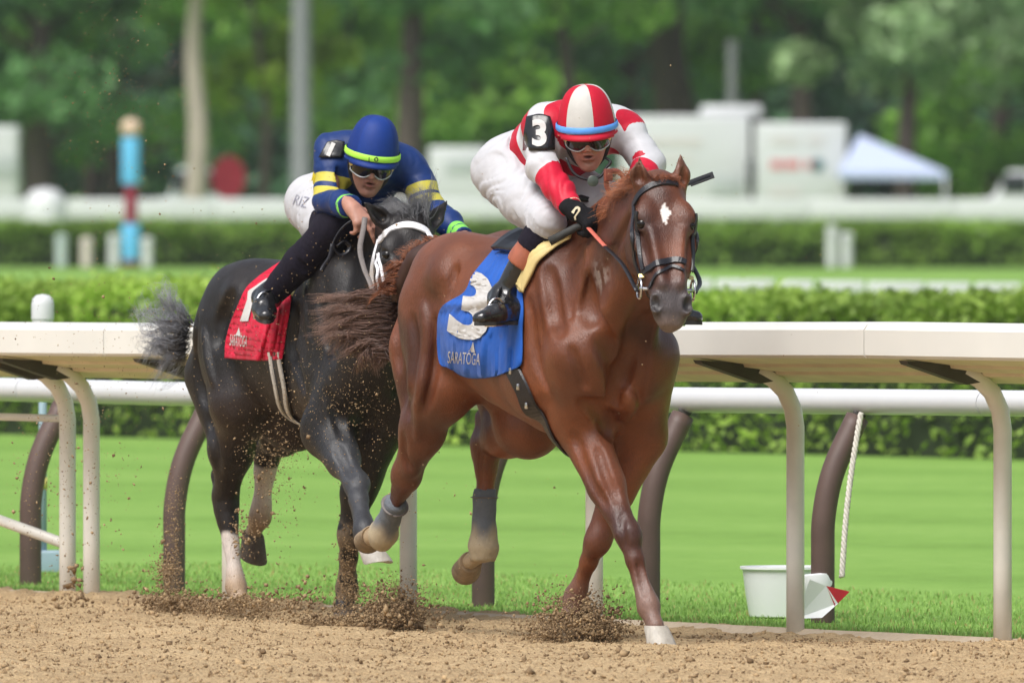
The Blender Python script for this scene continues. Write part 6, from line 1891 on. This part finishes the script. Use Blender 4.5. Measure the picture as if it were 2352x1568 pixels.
def hedge(name, label, p0, p1, height, depth, nleaf, size, cols, seed):
    rg2 = np.random.default_rng(seed); d = p1 - p0; Lg = np.linalg.norm(d); d = d / Lg; nr = np.array([-d[1], d[0], 0])
    root = empty(name, label, 'hedge', tuple((p0 + p1) / 2))
    off = (p0 + p1) / 2
    # woody core
    g = MB(); nseg = 40
    V, Fc = [], []
    for i in range(nseg + 1):
        t = i / nseg
        for (a, z) in ((-.42, -.05), (-.44, height * .55), (-.34, height * .88), (.34, height * .88), (.44, height * .55), (.42, -.05)):
            V.append(p0 + d * Lg * t + nr * depth * a + np.array([0, 0, z * (1 + .03 * math.sin(i * 2.3))]) - off)
    for i in range(nseg):
        for j in range(5): Fc.append((i * 6 + j, i * 6 + j + 1, (i + 1) * 6 + j + 1, (i + 1) * 6 + j))
    mesh_obj('core', V, Fc, simple('hedge_core', (.018, .030, .010), rough=.95, var=.3, scale=3), root)
    # leaves on the shell
    t = rg2.random(nleaf); per = rg2.random(nleaf)
    hfr = height / (2 * height + depth)
    a = np.where(per < hfr, -.5, np.where(per > 1 - hfr, .5, (per - hfr) / (1 - 2 * hfr) - .5))
    z = np.where(per < hfr, per / hfr, np.where(per > 1 - hfr, (1 - per) / hfr, 1.0)) * height
    lump = vnoise(np.stack([t * Lg * 1.3, a * 3, z * 2.2], -1), 1.0, 51); lump2 = vnoise(np.stack([t * Lg * 4, a * 5, z * 6], -1), 1.0, 52)
    top = z > height * .86
    z2 = z + np.where(top, lump * .05 + lump2 * .04 + rg2.normal(0, .03, nleaf), 0)
    pos = p0[None] + d[None] * (t * Lg)[:, None] + nr[None] * (a * depth * (1 + .12 * lump + .08 * lump2) + rg2.normal(0, .03, nleaf))[:, None]
    pos[:, 2] = np.maximum(z2, .02)
    keep = ((lump2 > -.55) | (rg2.random(nleaf) < .4)) & ((z > height * .62) | (rg2.random(nleaf) < .22 + .5 * np.clip(z / height, 0, 1) ** 2 + .25 * (lump > .25)))  # leaves thinned low down: the dark core stands in for the shaded, gappy foot
    pos, lump, lump2, tp_ = pos[keep], lump[keep], lump2[keep], top[keep]
    u = np.clip(.5 + .35 * lump + .25 * lump2 + rg2.normal(0, .18, len(pos)), 0, 1)[:, None]
    c = np.array(cols[0]) * (1 - u) + np.array(cols[1]) * u
    V, Q, cc = leaf_cloud(pos - off, size, c, rg2)
    o = mesh_obj('foliage', V, Q, M['leaf'], root, smooth=False, cols=cc)
    return root
h0, h1 = W(0, 990, ground_d(990)), W(2352, 1048, ground_d(1048)); h0[2] = h1[2] = 0; hd = h1 - h0
hedge('hedge', 'clipped leafy green hedge at the far edge of the mown turf', h0 - hd * .8, h1 + hd * .8, .93, 1.3, 150000, .036, ((.17, .29, .042), (.38, .54, .095)), 61)
h0, h1 = W(-1200, 606, ground_d(606)), W(3600, 608, ground_d(608)); h0[2] = h1[2] = 0
hedge('hedge', 'far low hedge running along beneath the distant white rail', h0, h1, .70, 1.6, 60000, .065, ((.13, .24, .042), (.30, .46, .08)), 62)

# ---- inner rail showing just above the near hedge: short white boards
ir = W(1900, 650, 150.0); ir[2] = 0
low = empty('board_rail', 'row of low white boards showing just over the near hedge', 'rail', tuple(ir))
ex = 1560; rgb = np.random.default_rng(3)
while ex < 2500:
    w_ = rgb.uniform(70, 150); a = W(ex, 640 + (ex - 1560) * .014, 150.0) - ir; b_ = W(ex + w_, 640 + (ex + w_ - 1560) * .014, 150.0) - ir
    g = MB(); c = (a + b_) / 2; g.box((c[0], c[1], a[2] - .05), (b_[0] - a[0], .04, .10), None, .008); g.build('board', M['tube_white'], low)
    g = MB(); g.box((a[0] + .05, a[1] + .05, (a[2] - .1) / 2), (.06, .06, a[2] - .10)); g.build('post', M['tube_white'], low)
    ex += w_ + rgb.uniform(5, 16)

# ---- furlong pole and small posts by the far hedge
fp = W(301, 600, 306.0); fp[2] = 0
pole = empty('furlong_pole', 'thick striped pole in light blue and maroon with a pale ball on top', 'pole', tuple(fp))
M['pole_blue'] = simple('pole_blue', (.13, .48, .80), rough=.5, var=.05); M['pole_maroon'] = simple('pole_maroon', (.26, .018, .045), rough=.5, var=.05); M['pole_tan'] = simple('pole_tan', (.60, .44, .32), rough=.6, var=.05)
for (z0_, z1_, r_, mt) in ((0, .08, .16, 'pole_maroon'), (.08, .74, .165, 'pole_blue'), (.74, 1.44, .115, 'pole_maroon'), (1.44, 2.28, .165, 'pole_blue')):
    g = MB(); g.lathe([(r_ * .97, z0_ + .002), (r_, z0_ + .02), (r_, z1_ - .02), (r_ * .97, z1_ - .002)], (0, 0, 0), 20); g.build('stripe', M[mt], pole)
g = MB(); g.lathe([(.05, 2.28), (.15, 2.33), (.185, 2.42), (.17, 2.52), (.10, 2.60), (.01, 2.62)], (0, 0, 0), 18); g.build('finial', M['pole_tan'], pole)
M['stake_grey'] = simple('stake_grey', (.45, .52, .52), rough=.6); M['stake_pink'] = simple('stake_pink', (.62, .54, .50), rough=.6)
for (x, y0, y1, mt, lb) in ((141, 612, 540, 'stake_grey', 'short grey stake standing alone before the far hedge'), (199, 606, 547, 'stake_pink', 'short pinkish stake before the far hedge beside a grey one'),
                           (262, 608, 540, 'tube_white', 'short white stake between the pinkish stake and the striped pole'), (338, 606, 546, 'tube_white', 'stub white stake standing just past the striped pole'),
                           (1911, 590, 520, 'tube_white', 'taller white stake of a close pair before the far hedge'), (1945, 612, 535, 'tube_white', 'lower white stake of a close pair, capped')):
    dd = 300.0 if mt != 'x' else 0; b0 = W(x, y0, dd); b0[2] = 0; hgt = CAM_H - (y1 - YH) / F_PX * dd
    e = empty('stake', lb, 'stake', tuple(b0)); g = MB(); g.lathe([(.095, 0), (.095, hgt - .10), (.11, hgt - .095), (.11, hgt - .03), (.07, hgt), (.01, hgt + .01)], (0, 0, 0), 14); g.build('shaft', M[mt], e)

# ---- far rail of the infield
fr = empty('far_rail', 'distant broad white rail running right across beyond the far hedge', 'rail', (0, 345, 0))
for i, x in enumerate(np.arange(-30, 30, 3.0)):
    g = MB(); g.box((x + 1.5, 0, .90), (2.985, .10, .40), None, .03); g.build('panel', M['tube_white'], fr)
    g = MB(); g.box((x, .14, .36), (.12, .12, .80), None, .02); g.build('post', M['tube_white'], fr)
for (x, y, w_, h_) in ((104, 438, 80, 100),):
    c = W(x, 510, 340); c[2] = 0; e = empty('utility_dome', 'rounded white box with a domed top standing at the far rail', 'box', tuple(c))
    g = MB(); g.lathe([(.42, 0), (.42, .9), (.38, 1.15), (.26, 1.28), (.02, 1.33)], (0, 0, 0), 20); g.build('shell', M['tube_white'], e)

# ------------------------------------------------------------------ vehicles and tent beyond the rail
M['van_white'] = simple('van_white', (.58, .59, .61), rough=.3, var=.04, scale=1); M['van_grey'] = simple('van_grey', (.42, .45, .46), rough=.4, var=.05, scale=1)
M['glass_dark'] = simple('glass_dark', (.02, .025, .03), rough=.08, var=.1); M['tyre'] = simple('tyre', (.015, .015, .015), rough=.8); M['hub'] = simple('hub', (.45, .45, .46), rough=.4, metal=.6)
M['sign_red'] = simple('sign_red', (.36, .012, .035), rough=.5, var=.05); M['faint_red'] = simple('faint_red', (.62, .20, .22), rough=.5); M['faint_grey'] = simple('faint_grey', (.60, .56, .56), rough=.5)
def wheel(parent, c, r):
    g = MB(); g.lathe([(r * .6, -.12), (r * .95, -.11), (r, -.07), (r, .07), (r * .95, .11), (r * .6, .12)], c, 20, [(1, 0, 0), (0, 0, 1), (0, -1, 0)]); w = g.build('wheel', M['tyre'], parent)
    g = MB(); g.lathe([(.01, -.125), (r * .55, -.125), (r * .6, -.10), (r * .6, .10), (r * .55, .125), (.01, .125)], c, 14, [(1, 0, 0), (0, 0, 1), (0, -1, 0)]); g.build('rim', M['hub'], w)
def trailer(name, label, x0, x1, ytop, d, dep=2.4, cat='trailer'):
    a, b_ = W(x0, ytop, d), W(x1, ytop, d); wd = b_[0] - a[0]; top = a[2]
    e = empty(name, label, cat, ((a[0] + b_[0]) / 2, d + dep / 2, 0))
    g = MB(); g.box((0, 0, (top + .55) / 2), (wd, dep, top - .55), None, .07); g.build('body', M['van_white'], e)
    for sx in (-.28, .28):
        for sy in (-1, 1): wheel(e, (sx * wd, sy * (dep / 2 - .15), .36), .36)
    g = MB(); g.box((0, -dep / 2 - .012, .66), (wd * .96, .03, .12)); g.build('skirt', M['van_grey'], e)
    return e, wd, top, dep
e, wd, top, dep = trailer('horse_trailer', 'long white trailer with a raised roof unit parked behind the far rail', 1425, 1722, 266, 400)
g = MB(); g.box((wd * .36, 0, top + .11), (1.45, 1.6, .26), None, .09); g.build('roof_unit', M['van_white'], e)
g = MB(); g.box((-wd * .12, -dep / 2 - .01, top - .62), (1.5, .02, .20)); g.build('faded_lettering', M['faint_grey'], e)
g = MB(); g.box((-wd * .15, -dep / 2 - .01, top - 1.02), (1.3, .02, .14)); g.build('faded_lettering', M['faint_grey'], e)
g = MB(); g.box((wd * .32, -dep / 2 - .015, 1.32), (.75, .03, .5), None, .01); g.build('hatch', M['van_grey'], e)
e, wd, top, dep = trailer('box_trailer', 'boxy white service trailer with red side lettering and a dark window', 1735, 1945, 282, 399, 2.2)
for k_, (xx, ww) in enumerate(((-.33, .16), (-.16, .20), (.04, .12))):
    g = MB(); g.box((wd * (xx + .06), -dep / 2 - .012, top - .98), (wd * ww * .8, .02, .20)); g.build('red_lettering', M['faint_red'], e)
for zz, ww in ((top - .42, .30), (top - .42, .18), (top - 1.62, .34)):
    g = MB(); g.box((wd * (-.18 if ww > .2 else .16), -dep / 2 - .012, zz), (wd * ww, .02, .16)); g.build('faded_lettering', M['faint_grey'], e)
g = MB(); g.lathe([(.01, -.02), (.14, -.02), (.15, 0), (.14, .02), (.01, .02)], (wd * .18, -dep / 2 - .02, top - .98), 18, [(1, 0, 0), (0, 0, 1), (0, -1, 0)]); g.build('emblem', simple('emblem_teal', (.05, .14, .16)), e)
g = MB(); g.box((-wd * .5 - .09, -dep / 2 + .25, 1.55), (.20, .5, .72), None, .03); g.build('window', M['glass_dark'], e)
e, wd, top, dep = trailer('camper', 'small grey-white camper parked between tree trunks behind the far rail', 985, 1120, 338, 402, 2.2)
g = MB(); g.box((.1, -dep / 2 - .012, top - .45), (.8, .02, .35), None, .008); g.build('window', M['van_grey'], e)
# pavilion tent
tc_ = W(2052, 450, 398); tc_[2] = 0
tent = empty('canopy_tent', 'open-sided tent with a pale blue peaked canopy on thin legs', 'tent', tuple(tc_))
M['canopy'] = simple('canopy', (.42, .48, .66), rough=.6, var=.05)
hw_, z1_, zt_ = 1.22, 1.62, 2.50
pts = [(-hw_ - .05, -hw_, z1_), (hw_, -hw_, z1_), (hw_, hw_, z1_), (-hw_ - .05, hw_, z1_)]
V = pts + [(-.80, 0, zt_)] + [(x, y, z - .16) for x, y, z in pts]
o = mesh_obj('canopy', V, [(0, 1, 4), (1, 2, 4), (2, 3, 4), (3, 0, 4), (0, 5, 6, 1), (1, 6, 7, 2), (2, 7, 8, 3), (3, 8, 5, 0)], M['canopy'], tent, smooth=False)
o.modifiers.new('thick', 'SOLIDIFY').thickness = .015
for x, y, z in pts: tube('leg', [(x * .97, y * .97, 0), (x * .97, y * .97, z)], .03, M['hub'], tent, 8)
# cars
def car(name, label, x0, x1, ytop, d, mat):
    a, b_ = W(x0, ytop, d), W(x1, ytop, d); wd = b_[0] - a[0]; top = a[2]
    e = empty(name, label, 'car', ((a[0] + b_[0]) / 2, d, 0)); s = wd / 4.4; zt = top
    prof_ = [(-2.2, .45), (-2.2, .85), (-1.9, .98), (-1.1, 1.02), (-.65, zt), (.75, zt), (1.45, 1.02), (2.1, .95), (2.2, .80), (2.2, .45)]
    V = [(x * s, y, z * 1.0) for y in (-.85, .85) for x, z in prof_]; n_ = len(prof_)
    o = mesh_obj('body', V, [tuple(range(n_)), tuple(range(2 * n_ - 1, n_ - 1, -1))] + [(j, n_ + j, n_ + (j + 1) % n_, (j + 1) % n_) for j in range(n_)], M[mat], e, smooth=False)
    bv = o.modifiers.new('bevel', 'BEVEL'); bv.width = .08; bv.segments = 3
    for xs_ in ((-.95, -.05), (.05, 1.15)):
        g = MB(); g.box(((xs_[0] + xs_[1]) / 2 * s, -.86, (1.04 + zt) / 2), ((xs_[1] - xs_[0]) * s * .8, .03, (zt - 1.04) * .72), None, .008); g.build('window', M['glass_dark'], e)
    for sx in (-1.35, 1.35):
        for sy in (-.80, .80): wheel(e, (sx * s, sy, .33), .33)
    return e
car('parked_car', 'pale car parked behind the far rail past the tent', 2185, 2560, 392, 396, 'van_white')
car('parked_car', 'dark car parked in the shade behind the striped pole', 330, 560, 385, 404, 'van_grey')
lv = W(-40, 285, 392)
e, wd, top, dep = trailer('box_van', 'tall white van with a rounded roof edge parked beside a dark tree trunk', -170, 42, 290, 392, 2.2, 'van')
g = MB(); g.box((wd * .28, -dep / 2 - .012, 1.75), (.9, .02, .55), None, .01); g.build('window', M['van_grey'], e)
# red oval sign
sg = W(525, 455, 385); sg[2] = 0
e = empty('oval_sign', 'upright red oval board standing behind the far rail', 'sign', tuple(sg))
zc = CAM_H - (408 - YH) / F_PX * 385
V = [(.38 * math.cos(a), y_, zc + .50 * math.sin(a)) for y_ in (-.03, .03) for a in np.linspace(0, 2 * math.pi, 33)[:-1]]
mesh_obj('board', V, [tuple(range(32)), tuple(range(63, 31, -1))] + [(j, 32 + j, 32 + (j + 1) % 32, (j + 1) % 32) for j in range(32)], M['sign_red'], e, smooth=False)
tube('leg', [(0, .05, 0), (0, .05, zc)], .04, M['van_grey'], e, 8)
# lamp posts
for (x, d, r_, mt, lb) in ((692, 381, .24, 'pole_grey', 'thick plain grey pole standing among the trees behind the far rail'), (1682, 408, .15, 'pole_grey', 'slim grey pole rising behind the white trailers')):
    if 'pole_grey' not in M: M['pole_grey'] = simple('pole_grey', (.17, .18, .185), rough=.6, var=.08, scale=2)
    c = W(x, 450, d); c[2] = 0; e = empty('utility_pole', lb, 'pole', tuple(c))
    g = MB(); hh = 9.0 if x == 692 else 4.6; g.lathe([(r_ * 1.25, 0), (r_ * 1.2, .3), (r_, .4), (r_ * .8, hh), (.01, hh + .05)], (0, 0, 0), 18); g.build('shaft', M[mt], e)
    g = MB(); g.lathe([(r_ * .9, hh), (r_ * .9, hh + .12), (.02, hh + .16)], (0, 0, 0), 14); g.build('cap', M[mt], e)

# ------------------------------------------------------------------ trees
def tree(label, x, d, h, crown_r, base_z, cols, seed, bark='bark', tr_=.28, nleaf=6500, size=.20, clumps=34, lean=0.0):
    rg2 = np.random.default_rng(seed); c = W(x, 450, d); c[2] = 0
    root = empty('tree', label, 'tree', tuple(c), 0, 'trees beyond the far rail')
    pts = [np.array([lean * t * h, 0, t * h]) + np.array([rg2.normal(0, .12), rg2.normal(0, .12), 0]) * (t > 0) for t in np.linspace(0, .85, 6)]
    tp_ = catmull(pts, 4); r_ = np.linspace(tr_, tr_ * .25, len(tp_)); r_[0] *= 1.35
    tube('trunk', tp_, r_, M[bark], root, 12)
    cen = []
    for k_ in range(clumps):
        u = rg2.random(); z = base_z + (h - base_z) * u; rr_ = crown_r * (math.sin(math.pi * min(1, .18 + u * .82)) ** .6) * math.sqrt(rg2.random())
        a = rg2.uniform(0, 6.28); cen.append(np.array([rr_ * math.cos(a) + lean * z, rr_ * math.sin(a), z]))
    cen = np.array(cen)
    for k_ in range(0, clumps, 3):
        st_ = np.array([lean * cen[k_][2] * .8, 0, max(base_z * .7, cen[k_][2] - .35 * np.linalg.norm(cen[k_][:2]) - .3)])
        tube('limb', catmull([st_, (st_ + cen[k_]) / 2 + np.array([0, 0, .15]), cen[k_]], 3), np.linspace(tr_ * .28, .03, 7), M[bark], root, 6)
    k2 = rg2.integers(0, clumps, nleaf); sz = rg2.uniform(.55, 1.15, clumps) * crown_r * .34
    u = rg2.normal(size=(nleaf, 3)); u /= np.linalg.norm(u, axis=1)[:, None]; u *= rg2.random((nleaf, 1)) ** .40
    pos = cen[k2] + u * sz[k2][:, None] * np.array([1.15, 1.15, .8])
    tone = rg2.normal(.5, .22, clumps)[k2] + rg2.normal(0, .14, nleaf)
    tt = np.clip(tone, 0, 1)[:, None]; cc = np.array(cols[0]) * (1 - tt) + np.array(cols[1]) * tt
    V, Q, c3 = leaf_cloud(pos, size, cc, rg2)
    mesh_obj('crown', V, Q, M['leaf'], root, smooth=False, cols=c3)
G1 = ((.12, .29, .050), (.34, .60, .090)); G2 = ((.065, .17, .065), (.17, .35, .12)); G3_ = ((.17, .29, .030), (.36, .50, .06)); G4 = ((.17, .30, .15), (.38, .52, .26)); G5 = ((.050, .13, .075), (.12, .25, .12))
tree('broad dark green tree with a thick dark trunk beside the white van', 82, 412, 11, 3.4, 2.6, G2, 101, tr_=.42)
tree('green leafy tree with a bare pale trunk rising behind the red oval sign', 438, 384, 13, 3.2, 5.6, G1, 102, 'bark_pale', .27, lean=.028)
tree('yellow-green tree with low sprays of leaves in front of the grey pole', 600, 386, 9, 2.2, 3.3, G3_, 103, tr_=.14, nleaf=3600, clumps=20)
tree('mid green tree filling the space above the striped pole', 270, 425, 12, 3.6, 2.0, G1, 104)
tree('bright green tree spreading just past the grey pole', 800, 420, 12, 3.4, 2.6, G1, 105)
tree('dark tree with a stout brown trunk beside the grey camper', 935, 408, 12, 3.0, 3.4, G2, 106, tr_=.42)
tree('dense mid green tree behind the blue cap', 1100, 428, 13, 3.8, 2.4, G1, 107)
tree('tall tree with a slim reddish trunk behind the red and white cap', 1292, 410, 13, 3.2, 4.6, G1, 108, tr_=.22)
tree('deep green tree between the slim reddish trunk and the huge old tree', 1440, 430, 12, 3.6, 2.8, G2, 109)
tree('huge old tree with a wide grey-brown trunk behind the long trailer', 1545, 418, 14, 3.4, 5.0, G2, 110, tr_=.62)
tree('fresh green tree hanging over the long trailer roof', 1735, 422, 12, 3.0, 4.0, G1, 111)
tree('shaded tree with a dark trunk behind the box trailer', 1850, 414, 12, 2.6, 4.4, G2, 112, tr_=.36)
tree('silvery green tree with drooping boughs spreading above the tent', 2080, 404, 11, 3.2, 3.6, G4, 113, nleaf=8000, size=.22, clumps=40)
tree('bushy green tree behind the pale car', 2290, 412, 10, 3.0, 1.8, G1, 114)
tree('pale grey-green tree at the end of the row past the tent', 2420, 400, 12, 3.0, 4.0, G4, 115)
tree('low bright green tree just past the tent', 2215, 420, 6, 1.9, 1.2, G1, 116, nleaf=4000, clumps=22)
tree('tree with very dark leaves standing over the white van', -90, 420, 12, 3.4, 2.2, G2, 117)
tree('lone green tree beyond the white van', -330, 415, 12, 3.4, 2.4, G1, 118)
tree('green tree standing past the pale car', 2640, 415, 12, 3.4, 2.4, G1, 119)
for i, x in enumerate(range(-500, 2900, 240)):
    tree('tall dark tree closing the view at the back of the grove', x + 60 * ((i * 7) % 3), 455 + 9 * ((i * 5) % 4), 13, 3.6, .6, G5, 130 + i, nleaf=4500, size=.30, clumps=40)
# the wood goes on beyond
rg2 = np.random.default_rng(77); n = 56000
pos = np.stack([rg2.uniform(-95, 95, n), rg2.uniform(486, 500, n), rg2.uniform(0, 15, n)], -1)
t = np.clip(.5 + .5 * vnoise(pos, .35, 55) + rg2.normal(0, .15, n), 0, 1)[:, None]
V, Q, c3 = leaf_cloud(pos, .55, np.array(G5[0]) * (1 - t) + np.array([.035, .080, .028]) * t, rg2)
tag(mesh_obj('far_wood', V, Q, M['leaf'], None, smooth=False, cols=c3), 'dark mass of woodland closing off the view behind the trees', 'woodland', kind='stuff')

# ------------------------------------------------------------------ humid summer air
hz, hnt, hb = new_mat('haze_air')
hnt.nodes.remove(hb)
pv = hnt.nodes.new('ShaderNodeVolumePrincipled'); pv.inputs['Color'].default_value = (.93, .96, 1.0, 1); pv.inputs['Density'].default_value = .000115; pv.inputs['Anisotropy'].default_value = .2
hnt.links.new(pv.outputs[0], hnt.nodes['Material Output'].inputs['Volume'])
g = MB(); g.box((0, 940, 9.0), (1900, 2020, 20.2)); hzo = g.build('haze', hz, None, smooth=False); tag(hzo, 'thin humid haze softening the far trees and vehicles', 'haze', kind='stuff')
